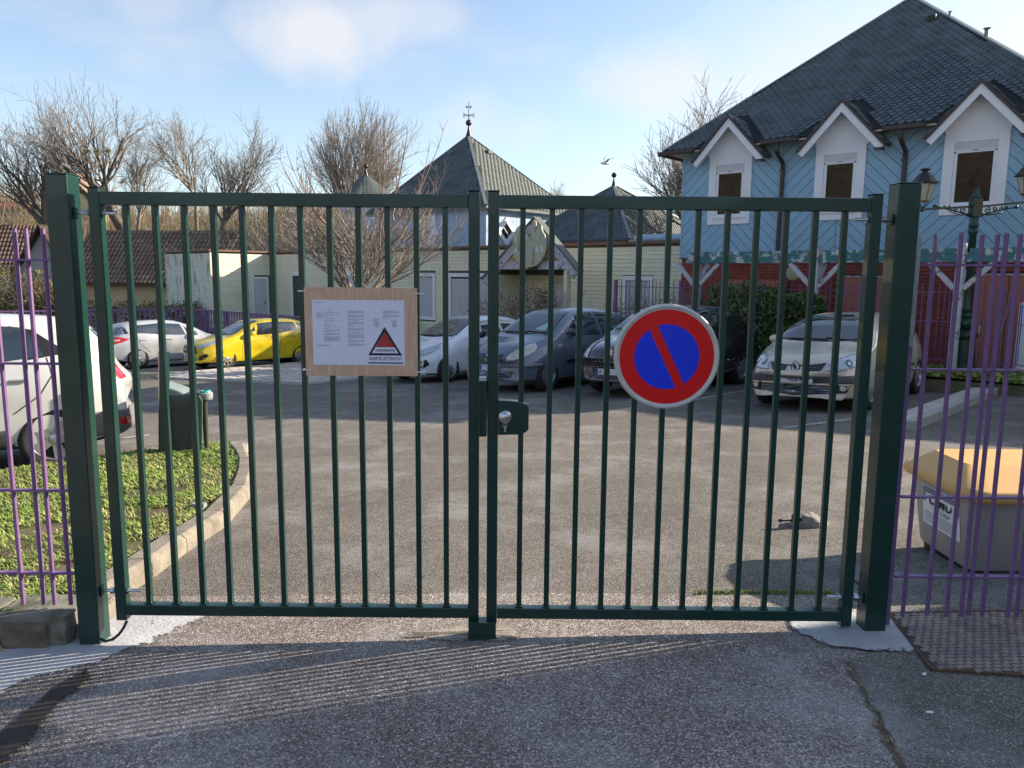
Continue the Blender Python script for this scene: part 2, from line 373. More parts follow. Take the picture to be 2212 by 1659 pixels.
MT['hedge'] = pm('olive_hedge', (.12, .13, .04), .8, var=.4, vs=3, col2=(.24, .17, .07), c2s=7)
MT['ivy'] = pm('dark_bank_plants', (.045, .048, .035), .85, var=.4, vs=3)
MT['tile'] = pm('brown_roof_tile', (.205, .125, .09), .85, var=.22, vs=3, col2=(.25, .19, .12), c2s=1.2)
MT['tile_gap'] = pm('tile_shadow_gap', (.075, .05, .04), .9)
MT['render'] = pm('cream_render', (.62, .49, .29), .9, var=.06, vs=1)
MT['render_grey'] = pm('grey_render', (.34, .34, .335), .9, var=.06, vs=1)
MT['paving'] = pm('pale_paving', (.50, .46, .42), .85, var=.10, vs=2, bump=.3, rnd=.06)
MT['yellow_plastic'] = pm('yellow_plastic', (.75, .55, .02), .5)
MT['road_paint'] = pm('worn_white_line', (.50, .49, .47), .8, var=.25, vs=6, col2=(.16, .15, .14), c2s=12, c2lo=.5, c2hi=.6)
MT['yard'] = asphalt('yard_asphalt', (.19, .172, .150), (.305, .277, .237), (.44, .405, .355), big=(.35, .17), scale=120, wear=.08)
MT['road'] = asphalt('coarse_asphalt', (.215, .178, .160), (.52, .45, .405), (.86, .78, .71), big=(.45, .26), scale=125, wear=.11)
MT['road_old'] = asphalt('old_grey_asphalt', (.19, .185, .160), (.34, .33, .285), (.66, .65, .58), big=(.6, .14), scale=160, wear=.10)
MT['crackfill'] = pm('bitumen_crack_fill', (.045, .037, .030), .85, var=.3, vs=12, bump=.8, bs=60)
MT['soil'] = pm('garden_soil', (.13, .095, .055), .95, var=.3, vs=6, bump=.8, bs=40, col2=(.09, .10, .03), c2s=4)
def grass_mat(name, a, b_, c_):
    m = pm(name, a, .6, var=.3, vs=1.2, col2=b_, c2s=2.2, c2lo=.42, c2hi=.6)
    n = m.node_tree.nodes; l = m.node_tree.links; bs_ = n['Principled BSDF']; src = bs_.inputs['Base Color'].links[0].from_socket
    k = n.new('ShaderNodeTexNoise'); k.inputs['Scale'].default_value = 40; t = n.new('ShaderNodeTexCoord'); l.new(t.outputs['Object'], k.inputs['Vector'])
    r = n.new('ShaderNodeMapRange'); r.inputs['From Min'].default_value = .52; r.inputs['From Max'].default_value = .6; l.new(k.outputs['Fac'], r.inputs['Value'])
    mx = n.new('ShaderNodeMixRGB'); mx.inputs[2].default_value = (*c_, 1); l.new(r.outputs[0], mx.inputs[0]); l.new(src, mx.inputs[1]); l.new(mx.outputs[0], bs_.inputs['Base Color'])
    return m
MT['grass'] = grass_mat('grass_blades', (.25, .34, .06), (.36, .36, .13), (.13, .21, .04))

def soften(m):
    """ragged fading edge for a thin sheet: vertex attribute 'edge' is 0 at the rim and 1 inside"""
    n = m.node_tree.nodes; l = m.node_tree.links; b = n['Principled BSDF']
    a = n.new('ShaderNodeAttribute'); a.attribute_name = 'edge'; g = n.new('ShaderNodeNewGeometry')
    acc = None
    for sc_, am in ((9, 1.5), (60, 1.3)):
        k = n.new('ShaderNodeTexNoise'); k.inputs['Scale'].default_value = sc_; k.inputs['Detail'].default_value = 6; l.new(g.outputs['Position'], k.inputs['Vector'])
        q = n.new('ShaderNodeMath'); q.operation = 'MULTIPLY_ADD'; q.inputs[1].default_value = am; q.inputs[2].default_value = -am/2; l.new(k.outputs['Fac'], q.inputs[0])
        if acc is None: acc = q.outputs[0]
        else:
            z = n.new('ShaderNodeMath'); z.operation = 'ADD'; l.new(acc, z.inputs[0]); l.new(q.outputs[0], z.inputs[1]); acc = z.outputs[0]
    z = n.new('ShaderNodeMath'); z.operation = 'ADD'; l.new(acc, z.inputs[0]); l.new(a.outputs['Fac'], z.inputs[1])
    r = n.new('ShaderNodeMapRange'); r.inputs['From Min'].default_value = .38; r.inputs['From Max'].default_value = .62; l.new(z.outputs[0], r.inputs['Value'])
    l.new(r.outputs[0], b.inputs['Alpha']); return m
soften(MT['patch']); soften(MT['crackfill'])

# ================================================================== GROUND
xs = [-400, -200, -100, -60, -40, -30, -22, -15, 12, 30, 60, 120, 250, 400]; ys = [-200, -80, -40, -20, 33, 45, 60, 100, 200, 400, 700]
gv = [(x, y, gz(x, y)) for y in ys for x in xs]; nx = len(xs)
gf = [(j*nx+i, j*nx+i+1, (j+1)*nx+i+1, (j+1)*nx+i) for j in range(len(ys)-1) for i in range(nx-1)]
np_mesh('ground', gv, gf, MT['yard'], kind='structure')
def sheet(name, pts, mat, h=.004, kind='structure', parent=None, label=None, cat=None):
    m = MB(); m.add([(p[0], p[1], gz(p[0], p[1])+h) for p in pts], [tuple(range(len(pts)))]); o = m.build(name, mat, parent)
    if kind: o['kind'] = kind
    return o
def wob(pts, amp, n=5, seed=1, closed=True):
    rr = random.Random(seed); out = []
    N = len(pts)
    for i in range(N if closed else N-1):
        a = Vector(pts[i][:2]); b = Vector(pts[(i+1) % N][:2])
        for k in range(n):
            p = a.lerp(b, k/n); out.append((p.x+rr.uniform(-amp, amp), p.y+rr.uniform(-amp, amp)))
    if not closed: out.append(tuple(pts[-1][:2]))
    return out
seam = wob([(-30, 4.12), (-1.84, 4.08), (-.27, 4.06), (.51, 4.03), (1.77, 3.94), (14.9, 3.6)], .012, 24, 3, False)
road_pts = [(-30, -14), (14.9, -14)] + seam[::-1]
# the seam line is planar with the yard's slope, so one sheet does
m = MB(); m.add([(x, y, GA*x+GB*(y-3.5)+.004) for x, y in road_pts], [tuple(range(len(road_pts)))])
m.build('road', MT['road'], kind='structure')
def soft_sheet(name, pts, mat, h, inset):
    P = [Vector((*p, 0)) for p in pts]; n = len(P); ar = sum(P[i].x*P[(i+1) % n].y-P[(i+1) % n].x*P[i].y for i in range(n)); sg = 1 if ar > 0 else -1; V = []
    for ring_ in (-inset, inset):
        for i in range(n):
            t = (P[(i+1) % n]-P[i-1]).normalized(); q = P[i]+Vector((-t.y, t.x, 0))*sg*ring_; V.append((q.x, q.y, GA*q.x+GB*(q.y-3.5)+h))
    m = MB(); m.add(V, [(i, (i+1) % n, n+(i+1) % n, n+i) for i in range(n)]+[tuple(range(n, 2*n))]); o = m.build(name, mat, kind='structure')
    at_ = o.data.attributes.new('edge', 'FLOAT', 'POINT'); at_.data.foreach_set('value', [0.0]*n+[1.0]*n); return o
def plane_sheet(name, pts, mat, h):
    m = MB(); m.add([(x, y, GA*x+GB*(y-3.5)+h) for x, y in pts], [tuple(range(len(pts)))]); return m.build(name, mat, kind='structure')
crack = [(1.87, 3.27), (1.72, 3.25), (1.50, 3.17), (1.44, 2.81), (1.39, 2.55), (1.36, 2.39), (1.3, 2.1), (1.2, 1.2), (1.1, 0), (1.0, -12)]
old = wob(crack, .012, 5, 5, False) + [(12, -12), (12, 3.55), (1.97, 3.58)]
plane_sheet('pavement', old, MT['road_old'], .008)
plane_sheet('right_yard_patch', wob([(1.95, 3.62), (1.98, 4.35), (2.6, 4.6), (3.9, 4.5), (9, 4.3), (11, 3.62)], .02, 6, 8), MT['road_old'], .012)
cs = wob(crack[2:7], .010, 8, 5, False); cs2 = [(x-random.uniform(.012, .035), y) for x, y in cs]
soft_sheet('crack_filling', cs+cs2[::-1], soften(pm('sandy_crack', (.25, .20, .13), .95, var=.4, vs=22, bump=.6)), .011, .013)
soft_sheet('left_bitumen_seam', wob([(-1.90, 3.19), (-1.82, 3.12), (-1.86, 2.92), (-1.795, 2.66), (-1.80, 2.42), (-1.81, 1.6), (-1.94, 1.6), (-1.93, 2.5), (-1.93, 2.72), (-1.945, 2.95)], .010, 4, 9), MT['crackfill'], .018, .014)
soft_sheet('concrete_apron', wob([(-2.9, 2.85), (-2.45, 2.93), (-2.16, 2.99), (-2.10, 3.14), (-1.93, 3.24), (-1.80, 3.42), (-1.70, 3.60), (-1.62, 3.80), (-1.75, 3.95), (-2.2, 3.86), (-3.2, 3.62), (-3.6, 3.0)], .006, 5, 4), MT['patch'], .010, .045)
soft_sheet('post_footing', wob([(1.38, 3.60), (1.40, 3.44), (1.49, 3.31), (1.62, 3.26), (1.78, 3.245), (1.87, 3.27), (1.99, 3.60), (1.9, 3.72), (1.45, 3.70)], .005, 5, 6), MT['patch'], .016, .035)
soft_sheet('gate_stop_footing', wob([(-.52, 3.50), (-.30, 3.44), (.02, 3.43), (.06, 3.56), (-.1, 3.66), (-.35, 3.60)], .005, 5, 6), soften(pm('dusty_mortar', (.30, .27, .235), .95, var=.3, vs=14, bump=.6)), .010, .05)
# moss and grit growing out of the seam, near the right leaf
def tufts(name, pts, n, hgt, mat, spread=.02, label=None, cat=None, seed=2, lean=.5):
    rr = random.Random(seed); V = []; F = []
    for i in range(n):
        t = rr.random()*(len(pts)-1); k = int(t); a = Vector(pts[k]); b = Vector(pts[min(k+1, len(pts)-1)]); p = a.lerp(b, t-k)
        x = p.x+rr.gauss(0, spread); y = p.y+rr.gauss(0, spread); z = gz(x, y)+.003; h = hgt*rr.uniform(.4, 1.1); a_ = rr.uniform(0, 2*PI); w = h*.14
        dx, dy = math.cos(a_), math.sin(a_); lx, ly = rr.gauss(0, lean)*h, rr.gauss(0, lean)*h; b0 = len(V)
        V += [(x-dx*w, y-dy*w, z), (x+dx*w, y+dy*w, z), (x+lx*.5+dx*w*.8, y+ly*.5+dy*w*.8, z+h*.6), (x+lx*.5-dx*w*.8, y+ly*.5-dy*w*.8, z+h*.6), (x+lx, y+ly, z+h*.95), (x+lx*.98, y+ly*.98, z+h*.9)]
        F += [(b0, b0+1, b0+2, b0+3), (b0+3, b0+2, b0+4, b0+5)]
    o = np_mesh(name, V, F, mat, kind='stuff'); return tag(o, label, cat)
tufts('moss_strip', [(1.02, 4.0), (1.35, 4.0), (1.78, 3.97)], 700, .022, MT['grass'], .012, 'low moss and weeds growing along the asphalt seam by the right leaf', 'moss')
rr = random.Random(5)
def pebbles(name, pts, n, mat, smin, smax, label, cat, spread=.05):
    V = []; F = []
    for i in range(n):
        p = Vector(rr.choice(pts)); x = p.x+rr.gauss(0, spread); y = p.y+rr.gauss(0, spread); s = rr.uniform(smin, smax); z = gz(x, y)+.012; b = len(V)
        for k in range(5): V.append((x+math.cos(k*1.2566+i)*s*rr.uniform(.6, 1.1), y+math.sin(k*1.2566+i)*s*rr.uniform(.5, 1), z))
        V.append((x, y, z+s*.8)); F += [(b+k, b+(k+1) % 5, b+5) for k in range(5)]
    return tag(np_mesh(name, V, F, mat, kind='stuff'), label, cat)
pebbles('gravel_bits', [(rr.uniform(-3.5, 3.5), rr.uniform(1.6, 3.9)) for _ in range(60)], 150, pm('pale_stone', (.40, .37, .33), .8, var=.3), .002, .007, 'loose pale grit scattered over the asphalt in front of the gate', 'gravel')
for i, (px, py, s, lb) in enumerate(((2008, 1545, .012, 'largest white stone chip lying on the grey pavement at lower right'), (1996, 1462, .012, 'flat white stone chip beside the corner of the rusty cast plate'), (2140, 1522, .008, 'small orange chip lying at the right edge of the pavement'))):
    p = gpt(px, py); m = MB(); m.lathe([(s*.5, 0), (s, s*.3), (s*.8, s*.6), (s*.2, s*.75)], 7)
    o = m.build('stone_chip', MT['white'] if i < 2 else MT['salt_yellow']); o.location = (p.x, p.y, gz(p.x, p.y)+.010); o.rotation_euler = (0, 0, i*.8); o.scale = (1.4, .7, .8); tag(o, lb, 'stone')

# parking lines
for a, b in (((1480, 868), (1640, 838)), ((1690, 925), (1850, 905)), ((1230, 833), (1270, 826)), ((262, 948), (322, 940))):
    p, q = gpt(*a), gpt(*b); d = (q-p).normalized(); s = Vector((-d.y, d.x, 0))*.04
    plane_sheet('parking_line', [tuple((p-s)[:2]), tuple((q-s)[:2]), tuple((q+s)[:2]), tuple((p+s)[:2])], MT['road_paint'], .006)

# ------------------------------------------------ pale paved island in the yard
isl = [(-9.05, 19.3), (-9.3, 20.2), (-8.6, 21.3), (-6.6, 24.3), (-5.0, 22.9), (-3.0, 20.3), (-3.2, 18.9), (-3.66, 18.1), (-4.72, 16.95), (-6.9, 18.1)]
m = MB(); n_ = len(isl)
m.add([(x, y, gz(x, y)-.05) for x, y in isl]+[(x, y, gz(x, y)+.03) for x, y in isl], [tuple(range(n_, 2*n_))]+[(i, (i+1) % n_, n_+(i+1) % n_, n_+i) for i in range(n_)])
isl_o = m.build('paved_island', MT['gap'], kind='structure')
def inside(p, poly):
    c = False; j = len(poly)-1
    for i in range(len(poly)):
        if (poly[i][1] > p[1]) != (poly[j][1] > p[1]) and p[0] < (poly[j][0]-poly[i][0])*(p[1]-poly[i][1])/(poly[j][1]-poly[i][1])+poly[i][0]: c = not c
        j = i
    return c
sl = MB(); sl.box((0, 0, 0), (.585, .385, .03)); s0 = sl.build('paving_slab', MT['paving'], isl_o)
first = True; tilt = Matrix.Identity(4)
for i in range(-30, 30):
    for j in range(-30, 30):
        lx, ly = i*.6+(j % 2)*.3, j*.4; x = -6+lx*.749+ly*.662; y = 20.5-lx*.662+ly*.749
        if all(inside((x+a*.26, y+b*.26), isl) for a, b in ((1, 0), (-1, 0), (0, 1), (0, -1))):
            o = s0 if first else s0.copy()
            if not first: C.objects.link(o)
            first = False; o.parent = isl_o
            o.location = (x, y, gz(x, y)+.040); o.rotation_euler = (-.045, -.026, rad(-41.5))
for i in range(n_):
    a = Vector((*isl[i], 0)); b = Vector((*isl[(i+1) % n_], 0)); L_ = (b-a).length; k = max(1, int(L_/1.0))
    for j in range(k):
        p = a.lerp(b, j/k+.004); q = a.lerp(b, (j+1)/k-.004); p.z = gz(p.x, p.y)-.01; q.z = gz(q.x, q.y)-.01
        mm = MB(); mm.bar(p, q, .16, .15); mm.build('kerb_stone', MT['paving'], isl_o)

# ------------------------------------------------ grass island with kerb, left
kin = [(-2.36, 3.88), (-2.33, 4.4), (-2.335, 4.9), (-2.30, 5.51), (-2.42, 6.4), (-2.62, 7.1), (-2.80, 7.62), (-3.02, 8.12), (-3.22, 8.50)]
kout = [(-2.20, 3.88), (-2.17, 4.4), (-2.175, 4.9), (-2.14, 5.52), (-2.26, 6.36), (-2.46, 7.04), (-2.65, 7.57), (-2.87, 8.07), (-3.06, 8.58)]
far = [(-3.3, 8.72), (-3.60, 8.72), (-3.95, 8.42), (-4.30, 8.12), (-4.62, 7.82), (-4.9, 7.42), (-5.15, 7.1), (-6.5, 6.3), (-9, 5.2)]
lawn = kin+far+[(-9, 3.62), (-2.5, 3.62)]
m = MB(); m.add([(x, y, gz(x, y)+.085) for x, y in lawn], [tuple(range(len(lawn)))])
lawn_o = m.build('lawn_soil', MT['soil'], kind='structure')
kr = thing('kerb', 'sandy concrete kerb stones curving along the grass behind the left leaf', 'kerb', (0, 0, 0))
for i in range(len(kin)-1):
    a, b, c_, d_ = [Vector((*p, 0)) for p in (kin[i], kin[i+1], kout[i+1], kout[i])]
    def K(p, h): return (p.x, p.y, gz(p.x, p.y)+h)
    e = .004; a = a.lerp(b, e/1); d_ = d_.lerp(c_, e); b = b.lerp(a, e); c_ = c_.lerp(d_, e)
    ci = c_.lerp(b, .25); di = d_.lerp(a, .25)
    mm = MB(); mm.add([K(a, -.05), K(b, -.05), K(c_, -.05), K(d_, -.05), K(a, .125), K(b, .125), K(ci, .125), K(di, .125), K(c_, .09), K(d_, .09)],
        [(0,3,2,1), (4,5,6,7), (7,6,8,9), (0,1,5,4), (3,9,8,2), (1,2,8,6,5), (0,4,7,9,3)])
    mm.build('kerb_stone', MT['kerb'], kr, bevel=.008)
fk = [(-3.04, 8.62)]+far[:-1]
for i in range(len(fk)-1):
    mm = MB(); p = Vector((*fk[i], gz(*fk[i])+.045)); q = Vector((*fk[i+1], gz(*fk[i+1])+.045)); mm.bar(p, q, .09, .10); mm.build('kerb_stone', MT['kerb_grey'], kr)
# grass blades and rosette weeds
def grass(name, poly, n, hmin, hmax, seed, zoff, label, cat, bare=(), w=.0028, zf=None, wmul=1):
    g = np.random.default_rng(seed); P = np.array(poly); lo = P.min(0); hi = P.max(0); pts = []
    while len(pts) < n:
        q = g.uniform(lo, hi, (n, 2))
        for a in q:
            if inside(a, poly):
                clump = math.sin(a[0]*5.1+1.3*math.sin(a[1]*3.7))*math.sin(a[1]*4.3+a[0])
                if g.random() < .55+.45*clump and not any((a[0]-b[0])**2+(a[1]-b[1])**2 < b[2]**2*g.uniform(.5, 1.2) for b in bare): pts.append(a)
            if len(pts) >= n: break
    pts = np.array(pts); m_ = len(pts); z = np.array([(zf or gz)(x, y) for x, y in pts])+zoff
    h = g.uniform(hmin, hmax, m_); az = g.uniform(0, 2*PI, m_); ln = g.uniform(.3, 1.5, m_)*h; wd = g.uniform(.7, 1.8, m_)*w*(wmul+wmul*.12*np.abs(pts[:, 1]-4))
    dx, dy = np.cos(az), np.sin(az); px, py = -dy*wd, dx*wd
    V = np.zeros((m_, 6, 3)); base = np.stack([pts[:, 0], pts[:, 1], z], 1)
    for k, (t, ww) in enumerate(((0, 1), (.5, 1.1), (1, .25))):
        off = np.stack([dx*ln*t*t, dy*ln*t*t, h*t*(1-.25*t)], 1); sdv = np.stack([px*ww, py*ww, px*0], 1)
        V[:, 2*k] = base+off-sdv; V[:, 2*k+1] = base+off+sdv
    b = (np.arange(m_)*6)[:, None]; F = np.concatenate([b+np.array([[0, 1, 3, 2]]), b+np.array([[2, 3, 5, 4]])])
    return tag(np_mesh(name, V.reshape(-1, 3), F, MT['grass'], kind='stuff'), label, cat)
grass('lawn_grass', lawn, 72000, .018, .062, 3, .082, 'short green and straw coloured grass behind the left leaf and purple fence', 'grass', bare=((-2.45, 4.75, .16), (-2.62, 4.35, .14), (-3.3, 5.2, .2), (-2.9, 6.3, .18), (-2.7, 5.6, .16), (-4.3, 5.6, .2), (-3.5, 4.2, .12)))
V = []; F = []; rr = random.Random(4)
for i in range(380):
    while True:
        x, y = rr.uniform(-6.5, -2.35), rr.uniform(3.7, 8.6)
        if inside((x, y), lawn): break
    if math.sin(x*3.1)*math.sin(y*2.3) < -.2 and y < 7.4: continue
    z = gz(x, y)+.09; a0 = rr.random()*6; R_ = rr.uniform(.018, .042)
    for k in range(7):
        a = a0+k*.9; r_ = R_*rr.uniform(.7, 1.2); dx, dy = math.cos(a), math.sin(a); w = r_*.2; b = len(V)
        V += [(x, y, z), (x+dx*r_*.6-dy*w, y+dy*r_*.6+dx*w, z+r_*.5), (x+dx*r_, y+dy*r_, z+r_*.28), (x+dx*r_*.6+dy*w, y+dy*r_*.6-dx*w, z+r_*.5)]; F.append((b, b+1, b+2, b+3))
tag(np_mesh('lawn_weeds', V, F, pm('weed_leaf', (.12, .22, .04), .5, var=.4, vs=6), kind='stuff'), 'broad leaved weeds among the grass behind the left leaf', 'weeds')
V = []; F = []
for i in range(240):
    while True:
        x, y = rr.uniform(-5.5, -2.35), rr.uniform(3.7, 8.2)
        if inside((x, y), lawn): break
    s = rr.uniform(.008, .022); z = gz(x, y)+.10+rr.uniform(0, .02); a = rr.random()*6; b = len(V)
    V += [(x+math.cos(a+k*1.57)*s*(1 if k % 2 else .5), y+math.sin(a+k*1.57)*s*(1 if k % 2 else .5), z+rr.uniform(-.006, .006)) for k in range(4)]; F.append((b, b+1, b+2, b+3))
tag(np_mesh('fallen_leaves', V, F, MT['dryleaf'], kind='stuff'), 'brown fallen leaves strewn through the grass island', 'leaves')
# sandy bare path stub and a small drain stub by the kerb
m = MB(); m.box((0, 0, 0), (.10, .06, .07)); o = m.build('drain_stub', MT['galv']); p = gpt(430, 1096, .1); o.location = (p.x, p.y, gz(p.x, p.y)+.10); tag(o, 'small grey stub standing in the grass against the kerb', 'drain stub')

# ================================================================== GATE
GY = 3.5
def bar_me(h, s=.025, bev=0):
    m = MB(); m.box((0, 0, h/2), (s, s, h)); return m
def gate_leaf(x0, x1, mirror, label):
    ztop = 2.112; r = thing('gate_leaf', label, 'gate', (x0, GY, 0)); W_ = x1-x0
    for x in (.025, W_-.025):
        m = MB(); m.box2((x-.025, -.025, .072), (x+.025, .025, ztop)); m.build('stile', MT['gate_green'], r, bevel=.003)
        m = MB(); m.box2((x-.027, -.027, ztop+.001), (x+.027, .027, ztop+.006)); m.build('end_cap', MT['black'], r, bevel=.001)
    m = MB(); m.box2((.051, -.025, 2.040), (W_-.051, .025, 2.098)); m.build('top_rail', MT['gate_green'], r, bevel=.003)
    m = MB(); m.box2((.051, -.025, .098), (W_-.051, .025, .150)); m.build('bottom_rail', MT['gate_green'], r, bevel=.003)
    sp = (W_-.05)/13; m = MB(); m.box2((-.0125, -.0125, .151), (.0125, .0125, 2.039)); b0 = m.build('bar', MT['gate_green'], r, bevel=.0015)
    for i in range(12):
        b = b0 if i == 0 else b0.copy()
        if i: C.objects.link(b)
        b.parent = r; b.location = (.025+sp*(i+1), 0, 0)
        for zz in (.151,):
            pass
    w0 = MB(); w0.box2((-.019, -.017, .1505), (.019, .017, .157)); w = w0.build('weld', MT['gate_green'], r, bevel=.002)
    for i in range(12):
        b = w if i == 0 else w.copy()
        if i: C.objects.link(b)
        b.parent = r; b.location = (.025+sp*(i+1), 0, 0)
    # eye bolts through the hanging stile
    hx = -1 if not mirror else 1; edge = 0 if not mirror else W_
    for z in (2.005, .215):
        m = MB(); m.tube((edge+hx*.072, 0, z), (edge-hx*.115, 0, z), .0085, n=10); m.tube((edge-hx*.052, 0, z), (edge-hx*.062, 0, z), .016, n=6)
        m.tube((edge+hx*.012, 0, z), (edge+hx*.030, 0, z), .017, n=6); m.build('hinge_bolt', MT['steel'], r, smooth=True)
    return r
LL = gate_leaf(-1.905, -.152, False, 'left leaf of the dark green gate, holding the plywood notice board')
RL = gate_leaf(-.114, 1.652, True, 'right leaf of the dark green gate, with lock box and the round sign')
# lock case on the right leaf: keeper box between the stiles, plate with knob and key cylinder
m = MB(); m.box2((-.040, -.050, 1.000), (-.002, .022, 1.262)); m.build('lock_keeper', MT['gate_green'], RL, bevel=.003)
m = MB(); m.box2((-.0385, -.030, 1.262), (-.006, .01, 1.275)); m.build('keeper_cap', MT['steel'], RL)
m = MB(); m.box2((-.030, -.054, 1.004), (-.020, -.048, 1.256)); m.build('rubber_stop', MT['black'], RL)
pl = [(.052, 1.004)]+[(.052+.092*math.sin(t), 1.004+.022*(1-math.cos(t))) for t in [k*PI/12 for k in range(1, 7)]]
pl = [(.0, 1.006), (.10, 1.010), (.128, 1.020), (.142, 1.034), (.142, 1.142), (.132, 1.152), (.10, 1.163), (.06, 1.168), (0, 1.170)]
m = MB(); m.prism(pl, (.051, -.040, 0), (1, 0, 0), (0, 0, 1), (0, .055, 0))
m.build('lock_case', MT['gate_green'], RL, bevel=.004)
m = MB()
m.lathe([(.018, 0), (.018, .018), (.0285, .030), (.030, .042), (.022, .052), (.006, .056)], 20, (.084, -.040, 1.100), axis='Y', rot=Matrix.Scale(-1, 3, (0, 1, 0)))
m.build('knob', MT['steel'], RL, smooth=True)
m = MB(); m.lathe([(.019, 0), (.019, .006), (.015, .008)], 20, (.084, -.040, 1.046), axis='Y', rot=Matrix.Scale(-1, 3, (0, 1, 0))); m.build('cylinder_rose', MT['gate_green'], RL, smooth=True)
m = MB(); m.lathe([(.0085, 0), (.0085, .012)], 14, (.084, -.046, 1.050), axis='Y', rot=Matrix.Scale(-1, 3, (0, 1, 0))); m.box((.084, -.053, 1.036), (.009, .012, .020)); m.build('key_cylinder', MT['steel'], RL, smooth=True)
m = MB(); m.box((.084, -.0605, 1.050), (.002, .001, .009)); m.build('keyhole', MT['black'], RL)
# ground stop
r = thing('gate_stop', 'low green steel stop box on the ground under the meeting stiles', 'gate stop', (-.133, 3.49, gz(-.1, 3.5)))
m = MB(); m.box2((-.066, -.05, .004), (.066, .035, .088)); m.build('box', MT['gate_green'], r, bevel=.004)
m = MB(); m.box2((-.066, -.056, .074), (.066, -.051, .098)); m.build('lip', MT['gate_green'], r, bevel=.001)
# posts
for x, lb, zt, gx in ((-2.028, 'left square green gate post standing on the pale concrete apron', 2.168, 1), (1.757, 'right square green gate post next to the peeling purple fence', 2.16, -1)):
    z0 = gz(x, 3.5); r = thing('gate_post', lb, 'gate post', (x, 3.5, z0), 0, 'square posts of the green gate')
    m = MB(); m.box2((-.05, -.05, -.05), (.05, .05, zt-z0)); m.build('shaft', MT['gate_green'], r, bevel=.004)
    m = MB(); m.box2((-.051, -.051, zt-z0+.001), (.051, .051, zt-z0+.006)); m.build('cap', MT['gate_green'], r, bevel=.002)
    for z in (2.005, .215):
        m = MB(); m.box2((gx*.0505, -.02, z-z0-.025), (gx*.058, .02, z-z0+.025)); m.build('hinge_plate', MT['gate_green'], r, bevel=.002)
# flexible black cable at the foot of the left post
m = MB(); pts = [(-1.90+.07*t-.10*math.sin(PI*t)*0, 3.44, .068-.15*t*(1-.0*t)) for t in (0, .25, .5, .75, 1)]
pts = [(-1.852, 3.47, .072), (-1.865, 3.46, .040), (-1.885, 3.452, .012), (-1.915, 3.448, -.012), (-1.95, 3.448, -.022), (-1.976, 3.450, -.010)]
m.path(pts, .007, 8); tag(m.build('cable', MT['black'], smooth=True), 'black corrugated cable looping from the left leaf to its post foot', 'cable')

# ================================================================== NOTICE BOARD
NB = thing('notice_board', 'birch plywood board with a printed white security notice tied to the left leaf', 'notice board', (-.945, 3.455, 1.28))
m = MB(); m.box2((0, 0, 0), (.512, .010, .402)); m.build('plywood_panel', MT['ply'], NB, bevel=.0008)
pap = MB(); pap.box2((.036, -.0016, .050), (.454, -.0006, .346)); PP = pap.build('paper_sheet', MT['paper'], NB)
PX = lambda u, v: (.036+u*.418, -.0019, .346-v*.296)       # paper coordinates 0..1
def strip(m, u0_, v0, u1_, v1): a = PX(u0_, v0); b = PX(u1_, v1); m.add([(a[0], a[1], a[2]), (b[0], a[1], a[2]), (b[0], a[1], b[2]), (a[0], a[1], b[2])], [(0, 1, 2, 3)])
tx = MB(); rr = random.Random(11)
def para(u0_, u1_, v0, lines, lh=.0105, dens=.55):
    v = v0
    for i in range(lines):
        u = u0_; end = u1_ if i < lines-1 else u0_+(u1_-u0_)*rr.uniform(.3, .8)
        while u < end:
            w = rr.uniform(.008, .03); strip(tx, u, v, min(u+w, end), v+lh*.42); u += w+.005
        v += lh
    return v
v = .165
for n_l in (1, 2, 2, 1, 1, 2, 1, 1, 2, 2, 3, 4, 4): v = para(.125, .30, v, n_l)+.014
para(.18, .235, .145, 1); para(.205, .23, .567, 1); para(.13, .30, .60, 4)
v = .165
for n_l in (5, 4, 3, 5, 2, 4, 2, 7, 4, 4): v = para(.385, .56, v, n_l)+.014
v = .16
for n_l in (5, 4, 1): v = para(.77, .94, v, n_l)+.014
para(.045, .11, .20, 8); para(.03, .13, .035, 2); para(.27, .32, .04, 1); para(.955, .985, .035, 1); para(.03, .18, .69, 3, dens=.3)
strip(tx, .012, .05, .014, .09); strip(tx, .035, .92, .037, .96)
for u, v in ((.665, .285), (.86, .31)): para(u, u+.06, v, 4)
tx.build('small_print', MT['inkgrey'], PP, kind='stuff')
bx = MB()
for a, b in (((.035, .15), (.115, .152)), ((.035, .295), (.115, .297)), ((.035, .15), (.0365, .297)), ((.1135, .15), (.115, .297)), ((.335, .14), (.3358, .52)), ((.615, .16), (.6158, .55)),
             ((.655, .275), (.735, .2765)), ((.655, .415), (.735, .4165)), ((.655, .275), (.6563, .4165)), ((.7337, .275), (.735, .4165))):
    strip(bx, *a, *b)
bx.build('ruled_lines', MT['inkgrey'], PP, kind='stuff')
for u, v in ((.697, .368), (.89, .378)):
    m = MB(); c = PX(u, v)
    for r1 in (.010, .006):
        for k in range(16):
            a = k*2*PI/16; b = (k+1)*2*PI/16
            m.bar((c[0]+r1*math.cos(a), c[1]-.0002, c[2]+r1*math.sin(a)), (c[0]+r1*math.cos(b), c[1]-.0002, c[2]+r1*math.sin(b)), .0013, .0002, upv=(0, 1, 0))
    m.bar((c[0]-.004, c[1]-.0004, c[2]-.003), (c[0]+.004, c[1]-.0004, c[2]+.004), .003, .0002, upv=(0, 1, 0)); m.build('round_stamp', MT['inkgrey'], PP)
def flat(name, pts, mat, d):
    m = MB(); q = [PX(*p) for p in pts]; m.add([(a[0], a[1]-d, a[2]) for a in q], [tuple(range(len(q)))]); return m.build(name, mat, PP)
flat('triangle_border', [(.782, .405), (.973, .848), (.600, .848)], MT['ink'], .0001)
flat('triangle_white', [(.743, .612), (.823, .612), (.922, .815), (.651, .815)], MT['paper'], .0004) if False else None
